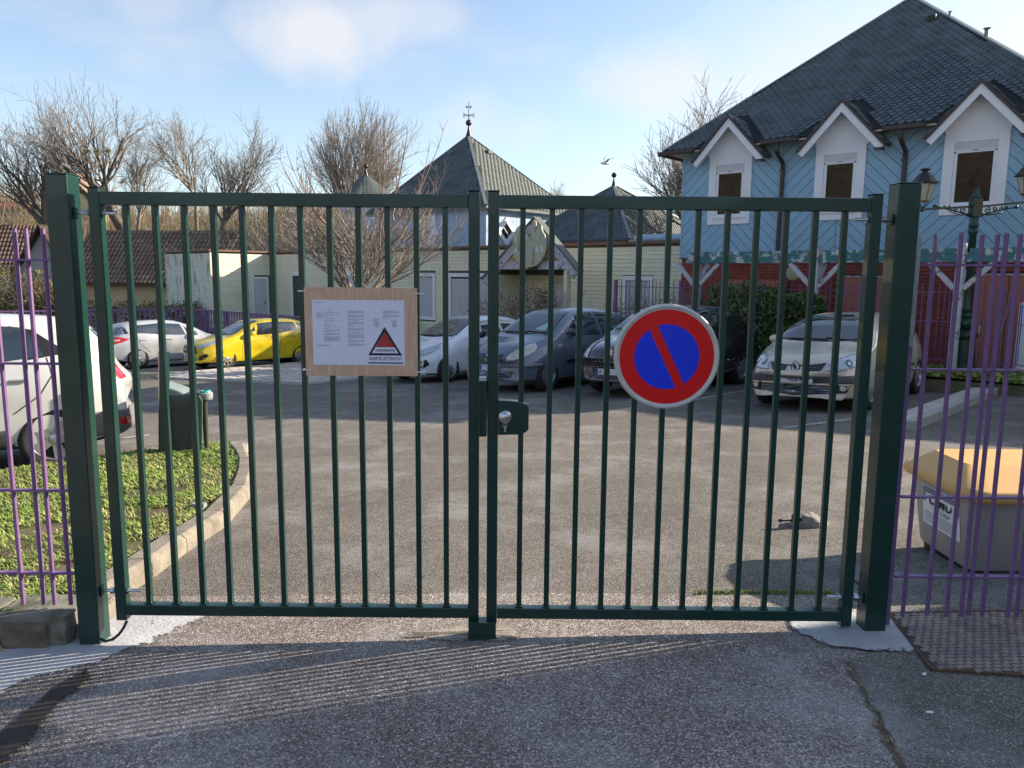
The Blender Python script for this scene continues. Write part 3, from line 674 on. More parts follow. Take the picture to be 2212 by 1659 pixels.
flat('triangle_ground', [(.783, .485), (.930, .812), (.640, .812)], MT['paper'], .0003)
flat('triangle_red', [(.783, .485), (.889, .720), (.683, .720)], MT['red_print'], .0006)
flat('underline', [(.600, .955), (.978, .955), (.978, .975), (.600, .975)], MT['ink'], .0001)
text_obj('VIGIPIRATE', .0165, 'triangle_lettering', MT['ink'], PP, (PX(.785, .772)[0], -.0028, PX(.785, .772)[2]), (PI/2, 0, 0), bold=.0003, sx=1.0, extrude=.0001)
text_obj('ALERTE ATTENTAT', .0205, 'caption_lettering', MT['ink'], PP, (PX(.789, .900)[0], -.0024, PX(.789, .900)[2]), (PI/2, 0, 0), bold=.0002, sx=.80, extrude=.0001)
for (x, z, dx) in ((-.006, .384, 1), (.516, .378, -1), (.004, .025, 1), (.520, .020, -1)):
    m = MB(); m.box((x+dx*.004, -.003, z), (.028, .0025, .0045)); m.box((x-dx*.014, .006, z), (.010, .020, .006)); m.box((x-dx*.02, .020, z), (.006, .03, .0045)); m.build('cable_tie', MT['white'], NB, bevel=.001)

# ================================================================== NO PARKING SIGN
NS = thing('no_parking_sign', 'round red and blue no parking sign fixed to the bars of the right leaf', 'road sign', (.706, 3.455, 1.380))
def ring(m, ro, ri, y, n=72):
    b = len(m.v)
    for k in range(n):
        a = 2*PI*k/n; m.v.append((ro*math.cos(a), y, ro*math.sin(a)))
    for k in range(n):
        a = 2*PI*k/n; m.v.append((ri*math.cos(a), y, ri*math.sin(a)))
    m.f += [(b+k, b+(k+1) % n, b+n+(k+1) % n, b+n+k) for k in range(n)]; m.m += [0]*n
m = MB(); m.lathe([(.222, .022), (.240, .022), (.2415, .012), (.240, -.004), (.2335, -.0085), (.224, -.0065), (.220, -.001)], 96, axis='Y'); m.build('rim', MT['sign_rim'], NS, smooth=True, angle=50)
m = MB(); m.lathe([(.2215, -.0015), (.2215, .012)], 96, axis='Y'); m.build('plate', MT['sign_rim'], NS)
m = MB(); ring(m, .2165, .0001, -.0022); m.build('red_disc', MT['sign_red'], NS)
# two blue half moons either side of the slash
ang = math.atan2(-.885, .465)      # direction of the slash (down to the right)
d = Vector((.435, 0, -.90)).normalized(); nrm = Vector((d.z, 0, -d.x)); Rb = .149; hw = .0205
for sgn in (1, -1):
    m = MB(); pts = []; t0 = math.asin(hw/Rb)
    for k in range(41):
        t = -PI/2+t0+(PI-2*t0)*k/40
        p = nrm*sgn*(Rb*math.cos(t))+d*(Rb*math.sin(t)); pts.append((p.x, -.0027, p.z))
    m.add(pts, [tuple(range(len(pts)))]); m.build('blue_half', MT['sign_blue'], NS)
for z in (.10, -.10):
    m = MB(); m.box((0, .024, z), (.30, .018, .03)); m.build('clamp_rail', MT['galv'], NS)

# ================================================================== PURPLE FENCES
def fence_run(r, bars, rails, x0, x1, ztop, zbot, mat=MT['purple']):
    m = MB(); m.tube((0, 0, 0), (0, 0, ztop-zbot), .0105, n=8); b0 = m.build('bar', mat, r, smooth=True)
    for i, (x, dz, lean) in enumerate(bars):
        b = b0 if i == 0 else b0.copy()
        if i: C.objects.link(b)
        b.parent = r; b.location = (x, 0, zbot+dz); b.rotation_euler = (0, lean, 0)
    for z in rails:
        m = MB(); m.box2((x0, -.0155, z-.005), (x1, .0155, z+.005)); m.build('rail', mat, r, bevel=.001)
FL = thing('railing', 'purple railing with round bars left of the gate, over the grass', 'railing', (0, 3.54, 0))
fence_run(FL, [(-2.392, 0, -.004), (-2.291, .0, .003), (-2.238, .0, .002), (-2.158, .0, .001), (-2.52, 0, 0), (-2.60, 0, .002), (-2.73, 0, 0), (-2.86, 0, 0), (-2.97, 0, .002), (-3.1, 0, 0), (-3.24, 0, 0), (-3.36, 0, 0)], (1.793, 1.313, .70, .284), -3.4, -2.108, 1.935, .122)
m = MB(); m.box2((-2.106, -.018, .112), (-2.084, .018, 1.93)); m.build('end_post', MT['purple'], FL, bevel=.001)
FR = thing('railing', 'purple railing with flaking round bars right of the gate', 'railing', (0, 3.54, 0))
fence_run(FR, [(1.931, .0, .002), (2.050, .01, .001), (2.146, 0, .001), (2.218, .002, 0), (2.255, .008, .002), (2.322, .004, 0), (2.448, .0, 0), (2.492, 0, .002), (2.60, 0, 0), (2.71, 0, 0), (2.84, 0, 0), (2.97, 0, 0), (3.08, 0, 0), (3.19, 0, .002), (3.33, 0, 0), (3.44, 0, 0), (3.58, 0, 0), (3.70, 0, .002), (3.81, 0, 0), (3.95, 0, 0), (4.07, 0, 0), (4.2, 0, 0)], (1.808, 1.322, .706, .307), 1.872, 4.3, 1.945, .10)
m = MB(); m.box2((1.832, -.018, .045), (1.862, .018, .62)); m.box2((1.832, -.018, .62), (1.862, .018, 1.43)); m.build('end_post', MT['purple'], FR, bevel=.001)
m = MB(); m.box2((1.8315, -.019, 1.432), (1.863, .019, 1.935)); m.build('bare_post_top', MT['galv'], FR, bevel=.001)
# low stone wall under the left railing
LW = thing('low_wall', 'low mossy wall with a brown stone under the left purple railing', 'wall', (0, 3.5, 0))
def rough_block(x0, x1, z0, z1, y0, y1, seed, amp=.008):
    m = MB(); rr = random.Random(seed); nx_, nz_ = 10, 6; vs = []
    bm = bmesh.new(); bmesh.ops.create_cube(bm, size=1)
    bmesh.ops.subdivide_edges(bm, edges=bm.edges, cuts=5, use_grid_fill=True)
    for v in bm.verts:
        c = v.co; k = 1-.06*(abs(c.x*2)**6+abs(c.z*2)**6+abs(c.y*2)**6)*.5
        v.co = Vector(((x0+x1)/2+c.x*(x1-x0)*k+rr.uniform(-amp, amp), (y0+y1)/2+c.y*(y1-y0)*k+rr.uniform(-amp, amp), (z0+z1)/2+c.z*(z1-z0)*k+rr.uniform(-amp, amp)))
    m.v = [tuple(v.co) for v in bm.verts]; m.f = [tuple(v.index for v in f.verts) for f in bm.faces]; m.m = [0]*len(m.f); bm.free(); return m
rough_block(-2.50, -2.13, -.14, .105, -.06, .22, 1, .005).build('coping_stone', MT['mossy'], LW, smooth=True, angle=60)
rough_block(-3.4, -2.50, -.16, .095, -.06, .22, 2, .005).build('coping_stone', MT['mossy'], LW, smooth=True, angle=60)
rough_block(-2.435, -2.215, -.10, .072, -.082, .0, 3, .007).build('brown_stone', MT['brownstone'], LW, smooth=True, angle=50)
rough_block(-2.16, -2.09, -.12, .03, .02, .42, 4, .006).build('wall_end', MT['kerb'], LW, smooth=True, angle=60)
# yellow level end lying by the wall
m = MB(); m.box((0, 0, .012), (.34, .035, .022)); o = m.build('yellow_tool', MT['yellow_plastic'], bevel=.004); p = gpt(-8, 1412); o.location = (p.x-.155, p.y, gz(p.x, p.y)+.012); tag(o, 'end of a yellow tool lying on the concrete at the left edge', 'tool')

# ================================================================== RUSTY CAST PLATE
PLs = [(1.925, 3.66), (1.815, 3.06), (2.9, 2.86), (3.05, 3.66)]
m = MB(); pz = lambda x, y, h: (x, y, GA*x+GB*(y-3.5)+h)
m.add([pz(x, y, .002) for x, y in PLs]+[pz(x, y, .018) for x, y in PLs], [(4, 5, 6, 7), (0, 1, 5, 4), (1, 2, 6, 5), (2, 3, 7, 6), (3, 0, 4, 7)])
CP = m.build('access_cover', MT['rust']); tag(CP, 'rusty cast iron access cover with raised tread pattern beside the right post', 'access cover')
st = MB()
for i in range(-2, 30):
    for j in range(-2, 26):
        x = 1.86+i*.040+(j % 2)*.02; y = 2.87+j*.033
        if inside((x-.02, y), PLs) and inside((x+.02, y), PLs):
            if (i+j) % 2: st.box(pz(x, y, .020), (.035, .024, .004)); st.box(pz(x+.012, y+.014, .020), (.010, .014, .004))
            else: st.box(pz(x, y, .0203), (.033, .023, .004)); st.box(pz(x-.012, y-.014, .020), (.010, .014, .004))
st.build('tread_pattern', MT['rust'], CP); CP.data.materials[0] = pm('dark_plate_ground', (.075, .055, .045), .85, var=.4, vs=18, bump=.5)  # ground between the treads coloured darker than the ridges
fr = MB()
for i in range(4):
    p = Vector(pz(*PLs[i], .012)); q = Vector(pz(*PLs[(i+1) % 4], .012)); fr.bar(p, q, .014, .018)
fr.build('cover_frame', pm('dark_rust', (.10, .06, .04), .8, var=.4, vs=20, bump=.5), CP)

# ================================================================== SALT BIN
SB = thing('salt_bin', 'grey grit bin with an orange yellow lid behind the right purple railing', 'grit bin', (3.22, 4.50, gz(3.1, 4.5)-.015), 0)
def rrect(w, d, r_=.06, n=5):
    pts = []
    for cx_, cy_, a0 in ((w/2-r_, d/2-r_, 0), (-w/2+r_, d/2-r_, PI/2), (-w/2+r_, -d/2+r_, PI), (w/2-r_, -d/2+r_, 1.5*PI)):
        for k in range(n): a = a0+PI/2*k/(n-1); pts.append((cx_+r_*math.cos(a), cy_+r_*math.sin(a)))
    return pts
def loft(m, rings, zf=None, mi=0, cap=True, r_=.06):
    b = len(m.v); N = None
    for w, d_, z in rings:
        pts = rrect(w, d_, min(r_, w/2-.001, d_/2-.001)); N = len(pts)
        for x, y in pts: m.v.append((x, y, z+(zf(x, y) if zf else 0)))
    for i in range(len(rings)-1):
        for k in range(N): m.f.append((b+i*N+k, b+i*N+(k+1) % N, b+(i+1)*N+(k+1) % N, b+(i+1)*N+k)); m.m.append(mi)
    if cap: m.f += [tuple(b+k for k in range(N-1, -1, -1)), tuple(b+(len(rings)-1)*N+k for k in range(N))]; m.m += [mi, mi]
m = MB(); loft(m, [(1.08, .54, 0), (1.09, .55, .045)]); m.build('foot', MT['black'], SB)
m = MB(); loft(m, [(1.10, .56, .045), (1.12, .58, .06), (1.22, .69, .50)]); m.build('tub', MT['salt_grey'], SB, smooth=True, angle=35)
dip = lambda x, y: -.035*math.cos(min(1, abs(x)/.62)*PI/2)*(1 if y < .1 else .35)
m = MB(); loft(m, [(1.26, .74, .478), (1.31, .79, .484), (1.335, .815, .500), (1.335, .815, .525), (1.315, .795, .548), (1.28, .76, .556)], dip, cap=False, r_=.11); m.build('lid_rim', MT['salt_yellow'], SB, smooth=True, angle=50)
m = MB(); b0_ = rrect(1.28, .76, .11); b1_ = rrect(1.06, .42, .09); 
m.v = [(x, y, .556+dip(x, y)) for x, y in b0_]+[(x*1.0, y+.06, .650+dip(x, y)*.8) for x, y in b1_]; n_ = len(b0_)
m.f = [(k, (k+1) % n_, n_+(k+1) % n_, n_+k) for k in range(n_)]+[tuple(range(n_, 2*n_))]; m.m = [0]*len(m.f); m.build('lid', MT['salt_yellow'], SB, smooth=True, angle=20)
m = MB(); m.box2((.30, -.36, .455), (.38, -.345, .475)); m.build('catch', MT['black'], SB)
sxp = lambda z: -(.56+.05*(z-.06)/.44)-.003
def stick(name, y0, y1, z0, z1, mat, d=0):
    m = MB(); m.add([(sxp(z0)-d, y0, z0), (sxp(z0)-d, y1, z0), (sxp(z1)-d, y1, z1), (sxp(z1)-d, y0, z1)], [(0, 1, 2, 3)]); return m.build(name, mat, SB)
stick('sticker', .19, -.21, .19, .44, MT['white']); stick('sticker_band', .185, -.205, .335, .435, MT['inkgrey'], .001); stick('sticker_oval', .15, -.18, .335, .395, MT['white'], .002)
text_obj('CEMO', .085, 'sticker_lettering', MT['ink'], SB, (sxp(.362)-.005, -.015, .362), (PI/2-.11, 0, -PI/2), bold=.0018, sx=1.0)
text_obj('00 Liter', .045, 'sticker_volume', MT['inkgrey'], SB, (sxp(.305)-.004, -.03, .305), (PI/2-.11, 0, -PI/2), sx=1.1)
tt = MB()
for k in range(5):
    z = .268-k*.015; tt.add([(sxp(z)-.0015, .17, z), (sxp(z)-.0015, -.17+.03*(k % 2), z), (sxp(z+.005)-.0015, -.17+.03*(k % 2), z+.005), (sxp(z+.005)-.0015, .17, z+.005)], [(0, 1, 2, 3)])
tt.build('sticker_small_print', MT['inkgrey'], SB, kind='stuff')

# ================================================================== CONCRETE LUMP WITH STOP BOLT
LP = thing('gate_catch', 'rounded mortar lump holding a black gate catch, on the yard asphalt', 'gate catch', (2.16, 5.30, gz(2.16, 5.3)))
m = MB(); rr = random.Random(9); bm = bmesh.new(); bmesh.ops.create_icosphere(bm, subdivisions=4, radius=1)
for v in bm.verts:
    c = v.co.copy(); k = 1+.10*math.sin(c.x*5+1)*math.sin(c.y*6)+rr.uniform(-.04, .04)
    z = max(c.z, -.05); v.co = Vector((c.x*.130*k, c.y*.09*k, (z**.8 if z > 0 else z)*.088*k*(1-.35*max(0, c.x))))
m.v = [tuple(v.co) for v in bm.verts]; m.f = [tuple(v.index for v in f.verts) for f in bm.faces]; m.m = [0]*len(m.f); bm.free()
m.build('mortar_lump', pm('lumpy_mortar', (.27, .255, .23), .95, var=.3, vs=18, bump=.8, bs=40), LP, smooth=True, angle=60)
m = MB(); m.tube((-.085, -.05, .065), (-.14, -.055, .066), .022, .030, 10); m.build('rubber_buffer', MT['black'], LP, smooth=True)
m = MB(); m.tube((-.13, -.055, .050), (-.225, -.06, .050), .006, n=8); m.tube((-.225, -.06, .050), (-.245, -.062, .052), .014, .010, 8); m.build('rod', MT['black'], LP)

# ================================================================== BUILDINGS
BX, BY, BR = 4.346, 20.0, rad(-41.5)
Rv = Vector((math.cos(BR), math.sin(BR), 0)); Wv = Vector((-math.sin(BR), math.cos(BR), 0))
def loc_w(u, v, z=0): return Vector((BX, BY, 0))+Rv*u+Wv*v+Vector((0, 0, z))
# terrace on which the buildings stand
tp = [(12, -2.7, .03), (1.2, -2.7, -.10), (-.6, -2.0, -.50), (-3, -2.2, -.52), (-12, -3.3, -.58), (-20.5, -3.45, -.58), (-34, 3.0, -.58), (-34, 40, -.58), (12, 40, .03)]
m = MB(); top = [tuple(loc_w(u, v, z)) for u, v, z in tp]; bot = [tuple(loc_w(u, v, z-1.9)) for u, v, z in tp]; n_ = len(tp)
m.add(top+bot, [(0, 1, 7, 8), (1, 2, 7), (2, 3, 7), (3, 4, 7), (4, 5, 7), (5, 6, 7)]+[(i, (i+1) % n_, n_+(i+1) % n_, n_+i) for i in range(n_)])
m.build('terrace', pm('terrace_soil', (.15, .13, .08), .95, var=.3, vs=2, col2=(.08, .10, .03), c2s=1.5, bump=.6, bs=20), kind='structure')

def clip(poly, a, b, c):      # keep a*x+b*y<=c
    out = []
    for i in range(len(poly)):
        p, q = poly[i], poly[(i+1) % len(poly)]; dp = a*p[0]+b*p[1]-c; dq = a*q[0]+b*q[1]-c
        if dp <= 0: out.append(p)
        if dp*dq < 0: t = dp/(dp-dq); out.append((p[0]+(q[0]-p[0])*t, p[1]+(q[1]-p[1])*t))
    return out
def clip_poly(poly, conv):    # conv: counter clockwise convex polygon
    for i in range(len(conv)):
        x0, y0 = conv[i]; x1, y1 = conv[(i+1) % len(conv)]
        a, b = (y1-y0), -(x1-x0); poly = clip(poly, a, b, a*x0+b*y0)
        if len(poly) < 3: return []
    return poly

# ---- shingles on a roof face: conv is the face outline in (s along the eave, t up the slope)
def shingles(parent, o, es, et, conv, w, exp_, mat, limit, key, seed=1):
    """o: origin on the eave, es unit along the eave, et unit up the slope. The first `limit` in key order become objects."""
    o = Vector(o); es = Vector(es).normalized(); et = Vector(et).normalized(); nn = es.cross(et)
    if nn.z < 0: nn = -nn
    me = MB(); a = w*.5-.004; Lh = exp_*1.6
    prof = [(-a, Lh), (-a, exp_*.80), (-a*.80, exp_*.30), (-a*.34, 0), (a*.34, 0), (a*.80, exp_*.30), (a, exp_*.80), (a, Lh)]
    vs = [(x, y, .004+.030*(1-y/Lh)) for x, y in prof]; vb = [(x, y, .0) for x, y in prof]
    me.add(vs+vb, [tuple(range(8))]+[(8+i, 8+(i+1) % 8, (i+1) % 8, i) for i in range(7)])
    rr = random.Random(seed); items = []
    s0 = min(p[0] for p in conv); s1 = max(p[0] for p in conv); t1 = max(p[1] for p in conv)
    for j in range(int(t1/exp_)+1):
        for i in range(int((s1-s0)/w)+2):
            s = s0+i*w+(j % 2)*w/2; t = j*exp_
            pts = [(s-a, t), (s+a, t), (s, t+exp_)]
            if all(inside((max(min(p[0], 1e9), -1e9), p[1]+.001), conv) for p in pts): items.append((s, t))
    items.sort(key=lambda q: key(*q))
    proto = me.build('shingle', mat, parent); Mx = Matrix((es, et, nn)).transposed().to_4x4()
    for k, (s, t) in enumerate(items[:limit]):
        ob = proto if k == 0 else proto.copy()
        if k: C.objects.link(ob)
        ob.parent = parent; Mi = Mx.copy(); Mi.translation = o+es*s+et*t+nn*(.004+rr.uniform(-.002, .003)); ob.matrix_basis = Mi
    rest = items[limit:]
    if rest:
        P = np.array([list(v) for v in vs+vb]); Rm = np.array(Mx.to_3x3()); T = np.array([list(o+es*s+et*t+nn*(.004+rr.uniform(-.003, .004))) for s, t in rest])
        sc = np.array([[rr.uniform(-.012, .012)] for _ in rest]); Pr = (P @ Rm.T)[None]+T[:, None]
        V = Pr.reshape(-1, 3); b = (np.arange(len(rest))*16)[:, None]
        F4 = np.concatenate([b+np.array([[0, 1, 2, 7]]), b+np.array([[2, 3, 6, 7]]), b+np.array([[3, 4, 5, 6]])]+[b+np.array([[8+i, 8+i+1, i+1, i]]) for i in range(7)])
        if limit == 0: bpy.data.objects.remove(proto)
        np_mesh('shingles', V, F4, mat, parent, kind='stuff')
    return len(items)

# ================================================================== BLUE HOUSE
BH = thing('blue_house', 'blue boarded house with steep slate roof, three white gabled dormers and brick ground floor', 'house', (BX, BY, 0), BR)
UW = 8.05; ZB = 2.24; ZE = 4.83
m = MB(); m.box2((.03, .05, -1.2), (UW-.03, 8.0, ZB-.002)); m.build('brick_backing', MT['mortar'], BH)
m = MB(); m.box2((0, 0, ZB), (UW, 8.05, ZE+.05)); m.build('wall', MT['blue_back'], BH)
m = MB(); m.box2((-.012, -.03, ZB-.03), (UW+.01, .0, ZB-.002)); m.build('drip_edge', MT['brown_metal'], BH)
# diagonal boards, each its own piece, mirrored at window centres and downpipes
zones = [(0.045, 1.29, 1), (1.30, 2.59, -1), (2.60, 3.89, 1), (3.90, 5.19, -1), (5.20, 6.51, 1), (6.52, UW-.045, -1)]
pitch = .185*math.sqrt(2)
for (ua, ub, sg) in zones:
    conv = [(ua, ZB), (ub, ZB), (ub, ZE), (ua, ZE)]
    base = ua if sg > 0 else ub
    k = -9
    while k < 24:
        c0 = ZB+k*pitch; c1 = c0+pitch-.016
        q = [(ua-1, c0+sg*(ua-1-base)), (ub+1, c0+sg*(ub+1-base)), (ub+1, c1+sg*(ub+1-base)), (ua-1, c1+sg*(ua-1-base))]
        q = clip_poly(q, conv); k += 1
        if len(q) < 3: continue
        if max(abs(sum(q[i][0]*q[(i+1) % len(q)][1]-q[(i+1) % len(q)][0]*q[i][1] for i in range(len(q)))), 0) < .004: continue
        mm = MB(); mm.prism(q, (0, -.003, 0), (1, 0, 0), (0, 0, 1), (0, -.018, 0)); mm.build('board', MT['blue_board'], BH)
# side wall boards (the left return) and corner trims
for x in (.0,):
    m = MB(); m.box2((-.012, -.026, ZB), (.04, .02, ZE)); m.build('corner_trim', MT['blue_board'], BH)
    m = MB(); m.box2((UW-.04, -.026, ZB), (UW+.012, .02, ZE)); m.build('corner_trim', MT['blue_board'], BH)
for j in range(14):
    mm = MB(); z = ZB+j*.185; mm.box2((-.022, .03, z), (-.003, 8.03, z+.172)); mm.build('board', MT['blue_board'], BH)
# brick ground floor
doors = [(1.55, 2.75, 1.50), (4.10, 5.15, 1.80), (6.75, 7.85, 1.86)]
items = []
row = 0; z = -.30
while z < ZB-.09:
    u = .03-(row % 2)*.115
    while u < UW-.03:
        a, b = max(u, .03), min(u+.218, UW-.03)
        if b-a > .05 and not any(a < d1+.02 and b > d0-.02 and z < dt+.02 for d0, d1, dt in doors): items.append((a, b, z))
        u += .228
    z += .0765; row += 1
full = [it for it in items if abs(it[1]-it[0]-.218) < 1e-6]; full.sort(key=lambda q: (q[2] < .45, -q[0]))
part_b = full[:300]; ps = set(part_b)
mm = MB(); mm.box((0, 0, 0), (.218, .03, .066)); b0 = mm.build('brick', MT['brick'], BH)
rr = random.Random(3)
for k, it in enumerate(part_b):
    ob = b0 if k == 0 else b0.copy()
    if k: C.objects.link(ob)
    ob.parent = BH; ob.location = ((it[0]+it[1])/2, .046+rr.uniform(-.003, .003), it[2]+.033)
mm = MB()
for it in items:
    if it not in ps: mm.box2((it[0], .031+rr.uniform(-.003, .003), it[2]), (it[1], .052, it[2]+.066))
mm.build('bricks', MT['brick'], BH, kind='stuff')
# doors in the brick front
for i, (a, b, t) in enumerate(doors):
    m = MB(); m.box2((a, .015, -.2), (b, .049, t-.02)); d_ = m.build('door', MT['door_red'], BH)
    m = MB(); m.box2(((a+b)/2-.006, .008, -.2), ((a+b)/2+.006, .0149, t-.03)); m.build('leaf_joint', MT['shade'], d_)
    m = MB(); m.box2((a-.03, .0, t-.019), (b+.03, .049, t+.012)); m.build('lintel_strip', MT['weather_white'], d_)
    m = MB(); m.box((a+.12 if i == 2 else b-.1, 0, .75), (.03, .03, .14)); m.build('handle', MT['weather_white'], d_)
m = MB(); m.prism([(0, 0), (1.4, 0), (1.4, .16), (0, .16)], (1.45, .05, 1.53), (1, 0, 0), (0, 0, 1), (0, -.30, 0)); m.build('door_canopy', MT['door_red'], BH)
m = MB(); m.lathe([(.17, 0), (.17, .03), (.15, .04)], 28, (2.98, .03, 1.86), axis='Y', rot=Matrix.Scale(-1, 3, (0, 1, 0))); pq = m.build('wall_plaque', pm('cream_plaque', (.45, .38, .24), .5), BH, smooth=True)
m = MB(); m.prism([(-.06, 0), (.06, 0), (0, .11)], (7.03, .004, .93), (1, 0, 0), (0, 0, 1), (0, -.006, 0)); m.build('warning_triangle', MT['weather_white'], BH)
m = MB(); m.prism([(-.022, .02), (.022, .02), (0, .07)], (7.03, -.003, .93), (1, 0, 0), (0, 0, 1), (0, -.004, 0)); m.build('warning_symbol', MT['ink'], BH)
# windows with shutter boxes
for c, half in ((1.295, .555), (3.90, .54), (6.52, .57)):
    w = thing('window', None, None, (c, 0, 0)); w.parent = BH
    z0, z1 = 3.05, 4.64; fo = .19
    for (a, b, e, f_) in ((-half, -half+fo, z0, z1), (half-fo, half, z0, z1), (-half+fo+.001, half-fo-.001, z0, z0+.145), (-half+fo+.001, half-fo-.001, z1-.16, z1)):
        m = MB(); m.box2((a, -.055, e), (b, -.024, f_)); m.build('surround', MT['white'], w, bevel=.003)
    ia, ib = -half+fo+.002, half-fo-.002; iz0, iz1 = z0+.147, z1-.162
    m = MB(); m.box2((ia, -.035, iz1-.155), (ib, -.022, iz1)); sb = m.build('shutter_box', MT['white'], w)
    m = MB()
    for k in range(6): m.box2((ia, -.0385, iz1-.145+k*.023), (ib, -.0352, iz1-.128+k*.023))
    m.build('shutter_slat', MT['shutter'], w)
    m = MB(); m.box2((ia, -.046, iz1-.175), (ib, -.026, iz1-.157)); m.build('shutter_rail', MT['white'], w)
    m = MB(); m.box2((-.05, -.05, iz1-.17), (.05, -.0465, iz1-.158)); m.box2((ia, -.05, iz1-.20), (ia+.035, -.0465, iz1-.178)); m.box2((ib-.035, -.05, iz1-.20), (ib, -.0465, iz1-.178)); m.build('shutter_stop', MT['black'], w)
    fr0, fr1 = ia+.02, ib-.02
    for (a, b, e, f_) in ((ia, ia+.065, iz0, iz1-.176), (ib-.065, ib, iz0, iz1-.176), (ia+.066, ib-.066, iz0, iz0+.10), (ia+.066, ib-.066, iz1-.21, iz1-.176)):
        m = MB(); m.box2((a, -.034, e), (b, -.0225, f_)); m.build('frame', MT['white'], w)
    m = MB(); m.box2((ia+.066, -.0265, iz0+.10), (ib-.066, -.0225, iz1-.21)); m.build('pane', MT['glass_brown_refl'], w)
    m = MB(); m.box2((-half+.12, -.085, z0+.145), (half-.12, -.0555, z0+.162)); m.box2((ia, -.048, iz0+.02), (ib, -.036, iz0+.03)); m.build('sill', MT['white'], w)
# roof
EV = -.40; E1 = UW+.40; ZR = 4.90; AP = Vector((4.02, 4.0, 8.80))
cor = [Vector((EV, EV, ZR)), Vector((E1, EV, ZR)), Vector((E1, 8.45, ZR)), Vector((EV, 8.45, ZR))]
m = MB(); m.add([tuple(p) for p in cor]+[tuple(AP)]+[(p.x, p.y, p.z-.035) for p in cor], [(1, 2, 4), (2, 3, 4), (3, 0, 4), (1, 6, 7, 2), (2, 7, 8, 3), (3, 8, 5, 0)])
dorm = (1.35, 3.97, 6.58); kx = (AP.z-ZR)/(AP.y-EV)
def fz(v): return ZR+(v-EV)*kx
zc0 = fz(.0)          # the eave strip is broken where the dormers rise through it
cutx = [EV]+[x for c in dorm for x in (c-.66, c+.66)]+[E1]
for i in range(0, len(cutx), 2):
    a, b = cutx[i], cutx[i+1]; a2 = a+(.4 if i == 0 else -.33); b2 = b-(.4 if i == len(cutx)-2 else -.33)
    m.add([(a, EV, ZR), (b, EV, ZR), (b2, 0, zc0), (a2, 0, zc0), (a, EV, ZR-.035), (b, EV, ZR-.035), (b2, 0, zc0-.035), (a2, 0, zc0-.035)], [(0, 1, 2, 3), (7, 6, 5, 4), (0, 4, 5, 1), (1, 5, 6, 2), (0, 3, 7, 4)])
m.add([(EV+.4, 0, zc0), (E1-.4, 0, zc0), tuple(AP)], [(0, 1, 2)])
RF = m.build('roof', pm('dark_shingle_base', (.018, .022, .025), .9), BH)  # base coloured dark so the gaps between shingles read darker
MS_ = pm('cream_soffit', (.60, .55, .45), .7)
for i in range(0, len(cutx), 2): m = MB(); m.box2((cutx[i]+.05*(i == 0), EV+.03, ZR-.075), (cutx[i+1]-.05*(i == len(cutx)-2), -.03, ZR-.038)); m.build('soffit', MS_, BH)
m = MB(); m.box2((EV+.05, 0, ZR-.075), (-.0, 8.4, ZR-.038)); m.build('soffit', MS_, BH)
et = Vector((0, AP.y-EV, AP.z-ZR)); sl_len = et.length; etn = et.normalized()
conv = [(EV+.04, 0), (E1-.04, 0), (AP.x, sl_len-.05)]
dorm = (1.35, 3.97, 6.58)
def shkey(s, t): return (t > 3.7, s > 7.4, t) if False else abs(s-5.2)*1.0+t*.9
# cut the face where the dormers stand
_inside = inside
def face_ok(s, t):
    z = ZR+t*etn.z; return not any(abs(s-c) < .74-(z-ZR)*.90 for c in dorm if z < ZR+.76)
conv_keep = conv
def sh_items():
    pass
_sh_in = inside
def inside(p, poly, _f=_sh_in):
    r = _f(p, poly)
    if r and poly is conv_keep: return face_ok(p[0], p[1])
    return r
ns = shingles(RF, (0, EV, ZR), (1, 0, 0), et, conv_keep, .168, .118, MT['slate'], 300, shkey)
inside = _sh_in
for a in (cor[0], cor[1], cor[3]):
    m = MB(); m.bar(a+Vector((0, 0, .02)), AP+Vector((0, 0, .02)), .11, .035, upv=(0, 0, 1)); m.build('hip_flashing', MT['flash'], RF)
m = MB(); vp = Vector((4.80, EV, ZR))+etn*4.35; m.box((vp.x, vp.y-.03, vp.z+.06), (.20, .16, .12)); m.box((vp.x, vp.y-.115, vp.z+.055), (.16, .012, .08), 1); m.build('roof_vent', [MT['slate2'], MT['black']], RF)
for t, s_ in ((.50, .62), (.27, .40)):
    p = AP.lerp(cor[1], 1-t-.02 if s_ > .5 else .26)
    m = MB(); m.tube(p, p+Vector((0, 0, .26*s_)), .075*s_, n=10); m.tube(p+Vector((0, 0, .26*s_)), p+Vector((0, 0, .33*s_)), .06*s_, .13*s_, 10); m.build('vent_pipe', MT['flash'], RF)
# gutters between the dormers
m = MB()
for a, b in ((EV, .50), (2.22, 3.08), (4.86, 5.68), (7.45, E1)):
    g = MB(); g.box2((a, EV-.115, ZR-.115), (b, EV+.0, ZR-.012)); g.build('gutter', MT['brown_metal'], BH, bevel=.02)
g = MB(); g.box2((EV-.10, EV-.1, ZR-.115), (EV, 8.4, ZR-.012)); g.build('gutter', MT['brown_metal'], BH, bevel=.02)
for x in (2.60, 5.22):
    m = MB(); m.path([(x, -.44, 4.80), (x, -.44, 4.62), (x+.02, -.36, 4.52), (x+.03, -.13, 4.40), (x+.02, -.08, 4.25), (x, -.08, 2.2)], .048, 10); m.tube((x, -.08, 4.20), (x, -.08, 4.26), .056, n=10); m.tube((x, -.08, 3.3), (x, -.08, 3.36), .056, n=10)
    m.build('downpipe', MT['brown_metal'], BH, smooth=True)
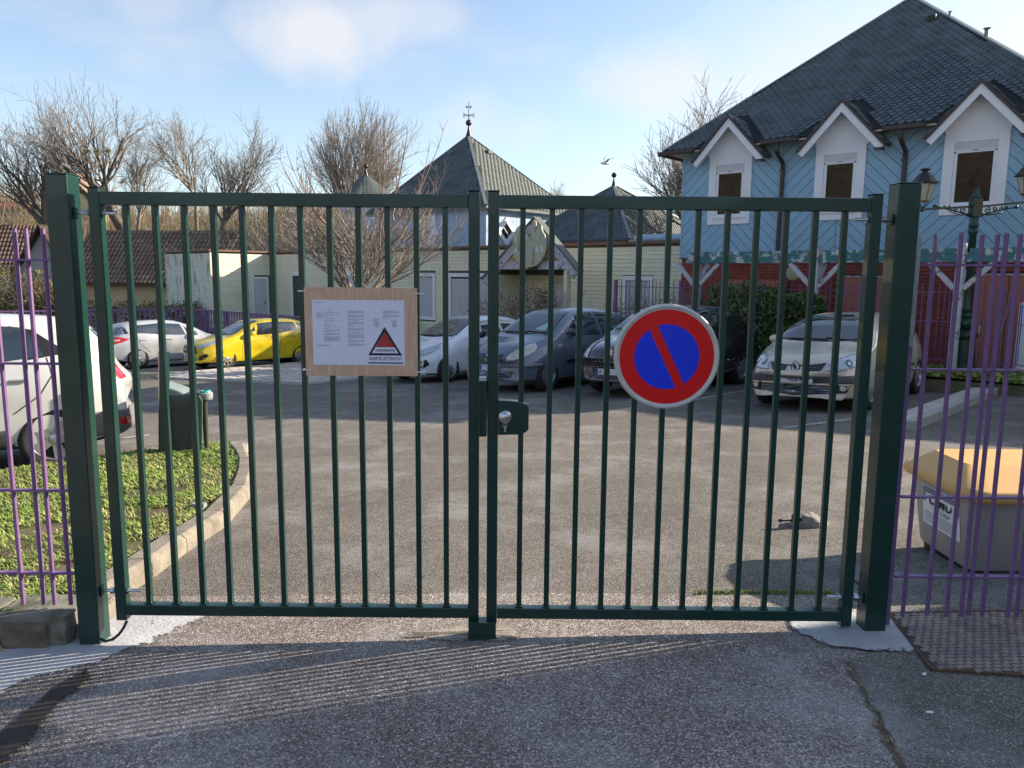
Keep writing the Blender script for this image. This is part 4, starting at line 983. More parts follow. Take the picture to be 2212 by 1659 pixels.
# dormer gables
for i, c in enumerate(dorm):
    d_ = thing('dormer', None, None, (c, 0, 0)); d_.parent = BH
    vf = -.38; hs_, z0, z1 = .90, 4.53, 5.52
    m = MB(); cc = c-.055*0
    m.prism([(-.56, 4.641), (.56, 4.641), (.60, 4.80), (0, 5.46), (-.60, 4.80)], (-.05, -.022, 0), (1, 0, 0), (0, 0, 1), (0, -.034, 0)); m.build('gable_panel', MT['white'], d_)
    for s in (-1, 1):
        # barge board and roof slab of the gablet
        a = Vector((s*hs_, vf, z0)); b = Vector((0, vf, z1)); dd = (b-a).normalized(); nn = Vector((-s*dd.z if False else s*dd.z, 0, -s*dd.x if False else dd.x*-s)); nn = Vector((s*abs(dd.z), 0, abs(dd.x)))
        p = [a, b, Vector((0, vf, z1-.20)), Vector((s*(hs_-.10), vf, z0-.09+.0))]
        m = MB(); q = [(v.x, v.z) for v in p]; m.prism(q, (0, vf, 0), (1, 0, 0), (0, 0, 1), (0, .035, 0)); m.build('bargeboard', MT['white'], d_)
        q = [(a.x, a.z+.004), (b.x, b.z+.004), (b.x, b.z+.085), (a.x+s*.055, a.z+.035)]
        m = MB(); m.prism(q, (0, vf-.035, 0), (1, 0, 0), (0, 0, 1), (0, .80, 0)); m.build('gablet_roof', MT['brown_metal'], d_)
        q = [(a.x*.97, a.z-.012), (0, b.z-.03), (0, b.z-.002), (a.x, a.z+.002)]
        m = MB(); m.prism(q, (0, vf+.036, 0), (1, 0, 0), (0, 0, 1), (0, .34, 0)); m.build('gablet_soffit', MT['white'], d_)
        sp = (0, vf-.035, 0)
        # a few courses of shingles on each gablet slope
        etg = (b-a).normalized(); es_ = Vector((0, 1, 0)); og = a+Vector((s*.055, 0, .038)); convg = [(-.02, 0), (.80, 0), (.80, 1.33), (-.02, 1.33)]
        shingles(d_, og+Vector((0, .0, 0)), es_, etg, convg, .15, .112, MT['slate'], 0, lambda s_, t_: 0)
    m = MB(); m.box((s*0+hs_-.10, vf+.10, z0-.055), (.16, .22, .04)); m.build('gutter_end', MT['brown_metal'], d_)
m = MB(); m.box2((UW+.45, .6, -.6), (10.75, 7, 2.6)); m.build('low_shade_wing', MT['blue_board'], BH)  # unseen wing added beyond the frame to shade the right of the yard
m = MB(); m.box2((10.76, .6, -.6), (18, 7, 4.3)); m.build('shade_wing', MT['blue_board'], BH)
m = MB(); m.prism([(.2, 4.3), (7.4, 4.3), (3.8, 5.8)], (10.7, 0, 0), (0, 1, 0), (0, 0, 1), (7.6, 0, 0)); m.build('shade_wing_roof', MT['slate2'], BH)
# ---- white meter board leaning at the right of the brick front
WB = thing('display_board', 'white panel with dark blue edge line at the right border, before the brick front', 'board', tuple(loc_w(7.95, -.55, .03)), BR)
m = MB(); m.box2((-.36, -.02, .03), (.45, .02, 1.30)); m.build('panel', MT['white'], WB, bevel=.004)
m = MB()
for a, b, c_, d_ in ((-.31, -.295, .09, 1.24), (-.31, .40, .09, .105), (-.31, .40, 1.225, 1.24)): m.box2((a, -.0225, c_), (b, -.0202, d_))
m.build('border_line', MT['sign_blue'], WB)

# ================================================================== PERGOLA
PG = thing('pergola', 'weathered white and green timber pergola along the brick ground floor', 'pergola', (BX, BY, 0), BR)
for u in (1.57, 4.22, 6.83):
    m = MB(); m.box2((u-.07, -2.07, -.45), (u+.07, -1.93, 2.40)); m.build('post', MT['weather_white'], PG, bevel=.006)
    for s in (-1, 1):
        m = MB(); m.bar((u+s*.07, -2.0, 1.58), (u+s*.52, -2.0, 2.055), .09, .09, upv=(0, 1, 0)); m.build('brace', MT['weather_white'], PG, bevel=.004)
    m = MB(); m.bar((u, -1.92, 1.62), (u, -1.5, 2.05), .09, .09, upv=(1, 0, 0)); m.build('brace', MT['weather_white'], PG, bevel=.004)
    m = MB(); m.box2((u-.05, -1.928, 2.10), (u+.05, -.05, 2.24)); m.build('cross_beam', MT['weather_green'], PG, bevel=.004)
for a, b in ((1.30, 1.495), (1.645, 4.145), (4.295, 6.755), (6.905, 9.0)):
    m = MB(); m.box2((a, -2.055, 2.06), (b, -1.945, 2.20)); m.build('beam', MT['weather_green'], PG, bevel=.006)
    m = MB(); m.box2((a+.05, -2.02, 2.203), (b-.01, -1.96, 2.31)); m.build('upper_beam', MT['weather_green'], PG, bevel=.006)

# ================================================================== PURPLE FENCE IN FRONT OF THE BRICK
PF = thing('purple_fence', 'purple bar fence running before the brick front and the shrubs', 'fence', (BX, BY, 0), BR)
rr = random.Random(6)
m = MB(); m.tube((0, 0, 0), (0, 0, 1.75), .012, n=6); b0 = m.build('bar', MT['purple'], PF)
u = -.9; k = 0
while u < 8.6:
    zb = -.50 if u < .2 else -.10
    ob = b0 if k == 0 else b0.copy()
    if k: C.objects.link(ob)
    ob.parent = PF; ob.location = (u, -1.55, 1.66-1.75+rr.uniform(-.03, .03)); ob.rotation_euler = (0, rr.uniform(-.012, .012), 0)
    u += rr.choice((.10, .12, .12, .16, .09)); k += 1
for u in (-.95, .9, 2.95, 5.0, 7.05):
    m = MB(); m.box2((u-.03, -1.58, -.5), (u+.03, -1.52, 1.66)); m.build('post', MT['purple'], PF)
for z in (1.50, .95, .22):
    m = MB(); m.box2((-.95, -1.57, z-.008), (8.9, -1.53, z+.008)); m.build('rail', MT['purple'], PF)
for ux, ln in ((7.35, -.22), (-.75, .12)):
    m = MB(); m.bar((ux, -1.66, -.1), (ux+ln*-1.2, -1.62, 1.6), .04, .03); m.build('loose_bar', MT['purple'], PF)

# ================================================================== CREAM ANNEX
CA = thing('annex', 'long low pale green boarded annex with a brown roof edge behind the parked cars', 'building', (BX, BY, 0), BR)
Z0, Z1 = -.62, 2.66
def siding(parent, p, q, z0, z1, mat, expo=.115, out=(0, -1), seg=4.5, holes=(), seed=1, skip_top=0):
    """lapped boards between the points p, q (u, v) facing `out`"""
    rr = random.Random(seed); p = Vector((*p, 0)); q = Vector((*q, 0)); L_ = (q-p).length; d = (q-p)/L_; o = Vector((*out, 0))
    nrow = int((z1-z0)/expo)
    for j in range(nrow):
        za = z0+j*expo; zb = za+expo-.004; s = -rr.uniform(0, seg)
        cuts = [0]
        while s < L_:
            s += seg
            if 0.2 < s < L_-.2: cuts.append(s)
        cuts.append(L_)
        for a, b in zip(cuts[:-1], cuts[1:]):
            segs = [(a, b)]
            for h0, h1, hz0, hz1 in holes:
                if zb > hz0+.02 and za < hz1-.02:
                    ns_ = []
                    for x, y in segs:
                        if h1 <= x or h0 >= y: ns_.append((x, y))
                        else:
                            if h0 > x: ns_.append((x, h0))
                            if h1 < y: ns_.append((h1, y))
                    segs = ns_
            for x, y in segs:
                if y-x < .05: continue
                A_ = p+d*(x+.002); B_ = p+d*(y-.002)
                vs = [A_+o*.026+Vector((0, 0, za)), B_+o*.026+Vector((0, 0, za)), B_+o*.008+Vector((0, 0, zb)), A_+o*.008+Vector((0, 0, zb)),
                      A_+o*.003+Vector((0, 0, za)), B_+o*.003+Vector((0, 0, za)), B_+o*.003+Vector((0, 0, zb)), A_+o*.003+Vector((0, 0, zb))]
                mm = MB(); mm.add(vs, [(0, 1, 2, 3), (5, 4, 7, 6), (4, 5, 1, 0), (3, 2, 6, 7), (0, 3, 7, 4), (1, 5, 6, 2)]); mm.build('siding_board', mat, parent)
UL = -21.4
m = MB(); m.box2((UL, 1.0, -1.4), (-7.35, 9.0, Z1)); m.box2((-7.35, 2.2, -1.4), (-4.30, 9, Z1)); m.box2((-4.30, 1.0, -1.4), (-.02, 9, Z1)); m.box2((-7.35, 1.0, 2.0), (-4.30, 2.2, Z1)); m.build('wall', MT['gap'], CA)
m = MB(); m.box2((UL-4.2, -1.85, -1.4), (UL, 9.0, Z1)); m.build('end_block', MT['gap'], CA)
# openings: (u0,u1,z0,z1,type)
ops = [(-19.75, -18.75, -.45, 1.80, 'win'), (-16.2, -15.1, .12, 1.80, 'win'), (-11.55, -10.40, .12, 1.82, 'shut'), (-9.72, -7.66, .15, 1.82, 'shut2'), (-2.42, -1.38, .20, 1.77, 'win')]
holes = [(o_[0]-UL, o_[1]-UL, o_[2], o_[3]) for o_ in ops]
hl = holes+[(-7.35-UL, -4.30-UL, -2, 2.0)]
siding(CA, (UL, 1.0), (-.02, 1.0), Z0, Z1, MT['cream'], holes=hl)
siding(CA, (UL-4.2, -1.85), (UL, -1.85), Z0, Z1, MT['cream_stained'], seg=2.3, seed=4)
siding(CA, (UL, -1.85), (UL, .97), Z0, Z1, MT['cream'], out=(1, 0), seg=6, seed=5, holes=((2.0-.0, 2.78, -2, 1.62),))
for a, b in (((UL-4.32, -1.97, Z1), (UL+.10, 9, Z1+.085)), ((UL+.101, .88, Z1), (-.0, 9.1, Z1+.085))):
    m = MB(); m.box2(a, b); m.build('roof_edge', MT['coping'], CA, bevel=.01)
for x, y in ((UL-.03, -1.89), (UL-4.24, -1.89)):
    m = MB(); m.box2((x, y, Z0), (x+.07, y+.06, Z1)); m.build('corner_trim', MT['cream'], CA)
# door in the recess of the end block
dr = thing('door', None, None, (UL, .38, 0)); dr.parent = CA
m = MB(); m.box2((-.02, -.30, -.55), (.012, .36, 1.50)); m.build('leaf', MT['shutter'], dr)
for a in ((-.02, -.395, -.55), (.045, -.302, 1.60)), ((-.02, .362, -.55), (.045, .45, 1.60)), ((-.02, -.301, 1.502), (.045, .361, 1.60)):
    m = MB(); m.box2(*a); m.build('frame', MT['white'], dr)
m = MB(); m.box((.03, .25, .45), (.03, .03, .12)); m.build('handle', MT['black'], dr)
for i, (a, b, e, f_, ty) in enumerate(ops):
    w = thing('window', None, None, ((a+b)/2, 1.0, 0)); w.parent = CA; h = (b-a)/2; fo = .13
    for q in ((-h, -.05, e), (-h+fo, -.002, f_)), ((h-fo, -.05, e), (h, -.002, f_)), ((-h+fo+.001, -.05, f_-fo), (h-fo-.001, -.002, f_)), ((-h+fo+.001, -.05, e), (h-fo-.001, -.002, e+fo*.8)):
        m = MB(); m.box2(*q); m.build('frame', MT['white'], w, bevel=.003)
    n_s = int((f_-e-fo*1.8)/.06)
    if ty != 'win' or i == 4:
        m = MB(); m.box2((-h+fo, .0, e+fo*.8), (h-fo, .01, f_-fo)); m.build('shutter_back', MT['shade'], w)
        sm = MB(); sm.box2((-h+fo+.004, -.012, 0), (h-fo-.004, -.002, .052)); s0_ = sm.build('shutter_slat', MT['shutter'], w)
        for k in range(n_s):
            ob = s0_ if k == 0 else s0_.copy()
            if k: C.objects.link(ob)
            ob.parent = w; ob.location = (0, 0, e+fo*.8+k*.06)
    else:
        m = MB(); m.box2((-h+fo, -.012, e+fo*.8), (h-fo, -.002, f_-fo)); m.build('pane', MT['shutter'] if i == 1 else MT['glass'], w)
    if ty == 'shut2':
        m = MB(); m.box2((-.035, -.03, e+fo*.8), (.035, -.0125, f_-fo)); m.build('mullion', MT['white'], w)
# porch: gabled hood with tie beam, alcove behind
PO = thing('porch', 'grey timber gabled entrance porch with yellowed boards on the annex', 'porch', (BX, BY, 0), BR)
ax_, az_ = -4.06, 3.36
for s, fx, fz in ((-1, -6.10, 1.62), (1, -2.50, 1.86)):
    a = (fx, fz); b = (ax_, az_); dd = Vector((b[0]-a[0], b[1]-a[1])).normalized(); nn = Vector((-dd.y, dd.x))*(-1 if s < 0 else 1); nn = nn if nn.y < 0 else -nn
    m = MB(); m.prism([a, b, (b[0], b[1]-.30), (a[0]+nn.x*.24, a[1]+nn.y*.24)], (0, -1.08, 0), (1, 0, 0), (0, 0, 1), (0, .07, 0)); m.build('bargeboard', MT['grey_timber'], PO, bevel=.004)
    m = MB(); m.prism([a, b, (b[0], b[1]+.05), (a[0]-nn.x*.05, a[1]-nn.y*.05+.0)], (0, -1.12, 0), (1, 0, 0), (0, 0, 1), (0, .30, 0)); m.build('hood_roof', MT['slate2'], PO)
m = MB(); m.box2((-5.75, -1.06, 1.93), (-2.72, -.94, 2.16)); m.build('tie_beam', MT['grey_timber'], PO, bevel=.004)
# gable infill boards
z = 2.165
while z < 3.1:
    zt = z+.15; t = (3.28-z)/(3.28-1.65); hw_ = 1.72*t; hw2 = 1.72*(3.28-zt)/(3.28-1.65)
    m = MB(); m.prism([(ax_-hw_*1.05, z), (ax_+hw_*.93, z), (ax_+max(hw2, .02)*.93, zt-.008), (ax_-max(hw2, .02)*1.05, zt-.008)], (0, -.86, 0), (1, 0, 0), (0, 0, 1), (0, .03, 0)); m.build('gable_board', MT['yellow_board'], PO); z = zt
m = MB(); m.box2((-5.6, -.82, 2.17), (-3.2, -.30, 2.21)); m.build('ceiling', MT['grey_timber'], PO)
for u in (-5.68, -2.98):
    m = MB(); m.box2((u-.06, -1.0, -.6), (u+.06, -.88, 1.925)); m.build('post', MT['cream'], PO)
for (p, q, o_) in (((-7.35, 1.02), (-7.35, 2.17), (1, 0)), ((-4.30, 1.02), (-4.30, 2.17), (-1, 0)), ((-7.33, 2.19), (-4.32, 2.19), (0, -1))):
    n_ = Vector((*o_, 0)); m = MB(); 
    a = Vector((*p, 0)); b = Vector((*q, 0)); c_ = (a+b)/2-n_*.03
    m.bar(Vector((a.x, a.y, .65))-n_*.03, Vector((b.x, b.y, .65))-n_*.03, .05, 2.6); m.build('side_wall', MT['gap'], PO)
    siding(PO, p, q, -.62, 1.92, MT['cream'], expo=.15, out=o_, seg=6)
siding(PO, (-7.2, -.90), (-5.75, -.90), -.62, 1.7, MT['cream'], expo=.115, seg=3) if False else None
for a, b, mt_ in (((-6.0, 2.13, -.5), (-5.35, 2.155, 1.50), 'shutter'), ((-5.15, 2.13, -.5), (-4.5, 2.155, 1.55), 'glass')):
    m = MB(); m.box2(a, b); d_ = m.build('door', MT[mt_], PO)
    m = MB(); m.box2((a[0]-.07, 2.115, -.5), (a[0]-.002, 2.150, b[2]+.08)); m.box2((b[0]+.002, 2.115, -.5), (b[0]+.07, 2.150, b[2]+.08)); m.box2((a[0]-.07, 2.11, b[2]+.002), (b[0]+.07, 2.151, b[2]+.08)); m.build('frame', MT['weather_white'], d_)
# palette shaped sign on the porch gable
SG = thing('palette_sign', 'pale green palette shaped sign with cut out letters on the porch gable', 'sign', (BX, BY, 0), BR)
pal = [(-4.08, 1.98), (-4.33, 2.01), (-4.55, 2.12), (-4.68, 2.30), (-4.74, 2.55), (-4.73, 2.80), (-4.66, 3.00), (-4.55, 3.12), (-4.43, 3.20), (-4.40, 3.06), (-4.30, 2.96), (-4.20, 2.87), (-4.10, 2.84), (-4.04, 2.95), (-4.02, 3.10),
       (-4.01, 3.24), (-3.95, 3.30), (-3.88, 3.25), (-3.87, 3.14), (-3.92, 3.02), (-3.90, 2.96), (-3.82, 3.05), (-3.76, 3.13), (-3.68, 3.13), (-3.64, 2.98), (-3.56, 2.88), (-3.50, 2.72), (-3.49, 2.52), (-3.56, 2.33), (-3.70, 2.14), (-3.88, 2.02)]
SGM = boards_mat('lichened_sign', (.42, .43, .31), (.10, .10, .04), .75, lo=.52, hi=.68, ss=5)
m = MB(); m.prism(pal, (0, -1.19, 0), (1, 0, 0), (0, 0, 1), (0, -.04, 0)); m.build('palette_board', SGM, SG)
for tx_, u, z, sz, mt_ in (('L', -4.60, 2.80, .17, 'white'), ('E', -4.22, 2.84, .17, 'white'), ('A', -4.62, 2.47, .21, 'white'), ('A', -3.83, 2.47, .21, 'white'), ('S', -3.64, 2.49, .21, 'white'), ('x', -4.12, 2.44, .24, 'grey_timber')):
    text_obj(tx_, sz, 'letter', MT[mt_], SG, (u, -1.234, z), (PI/2, 0, 0), bold=.004, extrude=.002)
m = MB(); m.box((-4.05, -1.15, 1.97), (.30, .05, .07)); m.build('spotlight_bracket', MT['black'], SG)
m = MB(); m.box2((-4.1, -1.19, 2.2), (-4.04, -1.09, 3.0)); m.build('hanger', MT['grey_timber'], SG)
m = MB(); m.box((-5.05, -1.0, 2.55), (.24, .10, .05)); o = m.build('floodlight', MT['black']); o.parent = None; o.matrix_world = Matrix.Translation(loc_w(-5.1, -.95, 2.50)) @ Matrix.Rotation(BR, 4, 'Z')
for v in o.data.vertices: v.co -= Vector((-5.05, -1.0, 2.55))
tag(o, 'small black floodlight on the left side of the porch gable', 'floodlight')
# blue duct on the annex roof
m = MB(); m.tube((-2.35, 1.6, 2.86), (-.05, 1.6, 2.86), .11, n=16); m.lathe([(.11, 0), (.085, -.06), (.03, -.09)], 16, (-2.35, 1.6, 2.86), axis='X')
o = m.build('roof_duct', MT['tower_blue'], smooth=True); o.location = (BX, BY, 0); o.rotation_euler = (0, 0, BR); tag(o, 'pale blue round duct lying on the annex roof beside the blue house', 'duct')

# ================================================================== TOWER
TW = thing('tower', 'blue boarded tower with slate pyramid roof, white diamond window and weather vane', 'tower', (BX, BY, 0), BR)
ta, tb, tv0, tv1, te = -17.6, -10.78, 4.0, 9.25, 4.42
m = MB(); m.box2((ta, tv0, -.6), (tb, tv1, te)); m.build('wall', MT['blue_back'], TW)
m = MB(); x = ta
while x < tb-.03: m.box2((x, tv0-.018, 2.0), (min(x+.128, tb), tv0-.002, te-.02)); x += .14
m.build('wall_boards', MT['tower_blue'], TW, kind='stuff')
m = MB(); y = tv0
while y < tv1-.03: m.box2((tb+.002, y, 2.0), (tb+.018, min(y+.168, tv1), te-.02)); y += .18
m.build('side_wall_boards', MT['tower_blue'], TW, kind='stuff')
tap = Vector((-14.3, 6.6, 7.80)); tc_ = [Vector((ta-.30, tv0-.3, te)), Vector((tb+.3, tv0-.3, te)), Vector((tb+.3, tv1+.3, te)), Vector((ta-.3, tv1+.3, te))]
m = MB(); m.add([tuple(p) for p in tc_]+[tuple(tap)]+[(p.x, p.y, p.z-.10) for p in tc_], [(0, 1, 4), (1, 2, 4), (2, 3, 4), (3, 0, 4), (0, 5, 6, 1), (1, 6, 7, 2), (2, 7, 8, 3), (3, 8, 5, 0)]); TR = m.build('roof', MT['slate2'], TW)
m = MB(); m.add([(p.x, p.y, p.z-.101) for p in tc_], [(3, 2, 1, 0)]); m.build('soffit', MT['white'], TW)
def roof_face(parent, A_, B_, T_, w, e, mat, margin=.05):
    es = (B_-A_).normalized(); L_ = (B_-A_).length; s = (T_-A_).dot(es); et_ = (T_-A_-es*s); Lt = et_.length
    shingles(parent, A_, es, et_, [(margin, 0), (L_-margin, 0), (s, Lt-.05)], w, e, mat, 0, lambda a, b: 0)
roof_face(TR, tc_[0], tc_[1], tap, .22, .16, MT['slate'])
roof_face(TR, tc_[1], tc_[2], tap, .22, .16, MT['slate2'])
for k in (0, 1, 2):
    m = MB(); m.bar(tc_[k]+Vector((0, 0, .02)), tap+Vector((0, 0, .02)), .14, .05); m.build('hip_flashing', MT['flash'], TR)
for (p, q) in ((.5, 0), ) : pass
ev = (tap-(tc_[0]+tc_[1])/2); pv = (tc_[0]+tc_[1])/2+ev*.76+Vector((-.35, 0, .06)); m = MB(); m.box(pv, (.26, .2, .14)); m.build('roof_vent', MT['slate'], TR)
ev = (tap-(tc_[1]+tc_[2])/2); pv = (tc_[1]+tc_[2])/2+ev*.76+Vector((0.02, .3, .06)); m = MB(); m.box(pv, (.2, .26, .14)); m.build('roof_vent', MT['slate'], TR)
def finial(parent, p, vane=True, s=1.0):
    m = MB(); m.lathe([(.16*s, -.12*s), (.09*s, .12*s), (.035*s, .36*s), (.03*s, .42*s)], 12, p); m.build('finial_base', MT['copper'], parent, smooth=True)
    m = MB(); m.lathe([(.135*s*math.sin(t)+.001, -.135*s*math.cos(t)) for t in [k*PI/8 for k in range(9)]], 14, p+Vector((0, 0, .54*s))); m.build('finial_ball', MT['copper'], parent, smooth=True)
    if vane:
        m = MB(); m.tube(p+Vector((0, 0, .65)), p+Vector((0, 0, 1.42)), .014, n=6); m.tube(p+Vector((0, 0, .60)), p+Vector((0, 0, .86)), .03, .018, n=6)
        for dx, dy in ((1, 0), (-1, 0), (0, 1), (0, -1)):
            c_ = p+Vector((0, 0, .86)); m.tube(c_, c_+Vector((dx*.27, dy*.27, 0)), .014, n=6)
            for kk in range(6):
                a, b = kk*PI/3, (kk+1)*PI/3; o_ = c_+Vector((dx*.30, dy*.30, 0)); m.tube(o_+Vector((dx*math.cos(a), dy*math.cos(a), math.sin(a)))*.045, o_+Vector((dx*math.cos(b), dy*math.cos(b), math.sin(b)))*.045, .011, n=4)
        c_ = p+Vector((0, 0, 1.20)); m.bar(c_+Vector((-.16, 0, .02)), c_+Vector((.14, 0, -.02)), .02, .03); m.bar(c_+Vector((-.17, 0, 0)), c_+Vector((-.10, 0, .06)), .02, .05); m.bar(c_+Vector((.10, 0, -.06)), c_+Vector((.15, 0, .04)), .02, .05)
        m.build('weather_vane', MT['copper'], parent)
finial(TR, tap)
# diamond window on the sunlit side
dwn = thing('window', None, None, (tb+.02, 5.15, 3.50)); dwn.parent = TW
for i in range(4):
    rot = Matrix.Rotation(PI/4+i*PI/2, 3, 'X'); m = MB(); R_o, R_i = .40, .24
    q = [(-R_o, R_o), (R_o, R_o), (R_i, R_i), (-R_i, R_i)]
    m.add([rot @ Vector((.0, a, b)) for a, b in q]+[rot @ Vector((.05, a, b)) for a, b in q], [(3, 2, 1, 0), (4, 5, 6, 7), (0, 1, 5, 4), (1, 2, 6, 5), (2, 3, 7, 6), (3, 0, 4, 7)]); m.build('frame', MT['white'], dwn)
rot = Matrix.Rotation(PI/4, 3, 'X'); m = MB(); m.box((.008, 0, 0), (.012, .48, .48), rot=None); 
for i in range(8): m.v[i] = tuple(rot @ Vector(m.v[i]))
m.build('pane', MT['glass'], dwn)
m = MB(); m.box((.02, 0, -.0), (.012, .03, .48)); m.v = [tuple(rot @ Vector(v)) for v in m.v]; m.build('glazing_bar', MT['white'], dwn)
td = thing('window', None, None, (-14.15, tv0, 0)); td.parent = TW
for q in ((-.55, -.06, 2.75), (-.36, -.019, 4.20)), ((.36, -.06, 2.75), (.55, -.019, 4.20)), ((-.359, -.06, 4.02), (.359, -.019, 4.20)), ((-.359, -.04, 2.75), (-.10, -.0191, 4.019)), ((.10, -.04, 2.75), (.359, -.0191, 4.019)):
    m = MB(); m.box2(*q); m.build('frame', MT['white'], td)
m = MB(); m.box2((-.099, -.032, 2.78), (.099, -.0192, 4.0)); m.build('pane', MT['glass'], td)
# small round turret with a conical roof
TU = thing('turret', 'small round turret with conical slate roof and ball left of the tower', 'turret', tuple(loc_w(-23.36, 8.0, 0)), BR)
m = MB(); m.lathe([(1.45, -.6), (1.45, 5.72)], 24); m.build('wall', MT['tower_blue'], TU, smooth=True)
m = MB(); prof = [(1.75, 5.62), (1.75, 5.68), (0.05, 6.98)]; m.lathe(prof, 28); cr = m.build('roof', MT['slate2'], TU, smooth=True)
V = []; 
mm = MB()
for j in range(11):
    t = j/11; r_ = 1.76*(1-t)+.05*t; z = 5.69+1.29*t; n_c = max(8, int(2*PI*r_/.20))
    for k in range(n_c):
        a = 2*PI*(k+.5*(j % 2))/n_c; c0, s0__ = math.cos(a), math.sin(a); ww = .095; r2 = 1.76*(1-t-.1)+.05*(t+.1)
        tv = Vector((-s0__, c0, 0)); p0 = Vector((c0*(r_+.03), s0__*(r_+.03), z)); p1 = Vector((c0*max(r2, .03), s0__*max(r2, .03), z+.13)); wf = max(r2, .05)/max(r_, .05)
        mm.add([p0-tv*ww*.5, p0+tv*ww*.5, p0+tv*ww+(p1-p0)*.25, p1+tv*ww*wf, p1-tv*ww*wf, p0-tv*ww+(p1-p0)*.25], [(0, 1, 2, 3, 4, 5)])
mm.build('shingles', MT['slate2'], cr, kind='stuff')
finial(cr, Vector((0, 0, 6.98)), False, .85)
# second hipped roof between tower and blue house
SR = thing('hipped_building', 'low building with slate pyramid roof and ball finial between tower and blue house', 'building', (BX, BY, 0), BR)
sa, sb_, sv0, sv1, sze = -11.4, -5.42, 6.0, 12.0, 3.10; sap = Vector((-8.25, 9.0, 5.46))
m = MB(); m.box2((sa+.3, sv0+.3, 0), (sb_-.3, sv1-.3, sze)); m.build('wall', MT['cream'], SR)
sc4 = [Vector((sa, sv0, sze)), Vector((sb_, sv0, sze)), Vector((sb_+.0, sv1+2, sze)), Vector((sa, sv1, sze))]
m = MB(); m.add([tuple(p) for p in sc4]+[tuple(sap)]+[(p.x, p.y, p.z-.12) for p in sc4], [(0, 1, 4), (1, 2, 4), (2, 3, 4), (3, 0, 4), (0, 5, 6, 1), (1, 6, 7, 2), (2, 7, 8, 3), (3, 8, 5, 0)]); S2 = m.build('roof', MT['slate2'], SR)
roof_face(S2, sc4[0], sc4[1], sap, .19, .14, MT['slate']); roof_face(S2, sc4[1], sc4[2], sap, .19, .14, MT['slate2'])
for k in (0, 1, 2):
    m = MB(); m.bar(sc4[k]+Vector((0, 0, .02)), sap+Vector((0, 0, .02)), .12, .05); m.build('hip_flashing', MT['flash'], S2)
m = MB(); m.box2((sa, sv0-.1, sze-.14), (sb_, sv0-.001, sze-.02)); m.build('gutter', MT['brown_metal'], SR)
finial(S2, sap, False, .8)

# ================================================================== PURPLE BALUSTRADE
PB = thing('balustrade', 'purple cut out wooden balustrade above the dark bank behind the two left cars', 'balustrade', (0, 0, 0))
prof = [(-.05, 0), (.05, 0), (.05, .10), (.018, .22), (.05, .36), (.05, .44), (.018, .58), (.05, .70), (.05, .78), (-.05, .78), (-.05, .70), (-.018, .58), (-.05, .44), (-.05, .36), (-.018, .22), (-.05, .10)]
m = MB(); m.prism(prof, (0, -.011, 0), (1, 0, 0), (0, 0, 1), (0, .022, 0)); bal = m.build('baluster', MT['purple'], PB)
cP = loc_w(-20.5, -3.40, -.56); eP = loc_w(-11.2, -3.22, -.56); lP = Vector((-24.0, 25.6, -.60)); first = True
for A_, B_ in ((lP, cP), (cP, eP)):
    d = (B_-A_); L_ = d.length; d.normalize(); n_ = int(L_/.19); az = math.atan2(d.y, d.x)
    for k in range(n_):
        if k % 8 == 0: continue
        ob = bal if first else bal.copy()
        if not first: C.objects.link(ob)
        first = False; ob.parent = PB; p = A_+d*(k*.19+.02); ob.location = (p.x, p.y, p.z+.04); ob.rotation_euler = (0, 0, az)
    for k in range(0, n_+1, 8):
        p = A_+d*(k*.19+.02); mm = MB(); mm.box((0, 0, .42), (.11, .11, .92)); o = mm.build('post', MT['purple'], PB); o.location = (p.x, p.y, p.z-.02); o.rotation_euler = (0, 0, az)
    for z, h in ((.85, .06), (.04, .06)):
        mm = MB(); mm.bar(A_+Vector((0, 0, z)), B_+Vector((0, 0, z)), .09, h); mm.build('rail', MT['purple'], PB)

# ================================================================== CARS
def cpaint(name, col, metal=.0, rough=.32, dirt=.12):
    return pm(name, col, rough, metal=metal, var=.05, vs=1.2, col2=tuple(c*(1-dirt) for c in col), c2s=2.5, coat=.8)
MT['cglass'] = pm('car_glass', (.016, .022, .024), .03, var=0, spec=1.0, ior=1.75, coat=.5)
MT['chrome'] = pm('chrome', (.72, .72, .74), .12, metal=1, var=0)
MT['silver_rim'] = pm('silver_alloy', (.46, .46, .48), .3, metal=.7, var=.1)
MT['cblack'] = pm('car_black_trim', (.014, .014, .016), .45, var=.1, coat=.1)
MT['lampclear'] = pm('headlight_lens', (.50, .53, .57), .07, metal=.35, var=.15, vs=20, coat=1)
MT['lampyel'] = pm('clouded_headlight_lens', (.52, .50, .43), .16, metal=.15, var=.12, vs=16, coat=1)
MT['lampdark'] = pm('lamp_reflector', (.16, .17, .19), .1, metal=.8, var=.2, vs=30)
MT['lampred'] = pm('tail_lamp_red', (.50, .012, .014), .12, var=.08, coat=1)
MT['plate'] = pm('number_plate_white', (.62, .63, .64), .35, var=.02)
MT['plate_blue'] = pm('number_plate_blue', (.02, .09, .40), .35, var=.02)

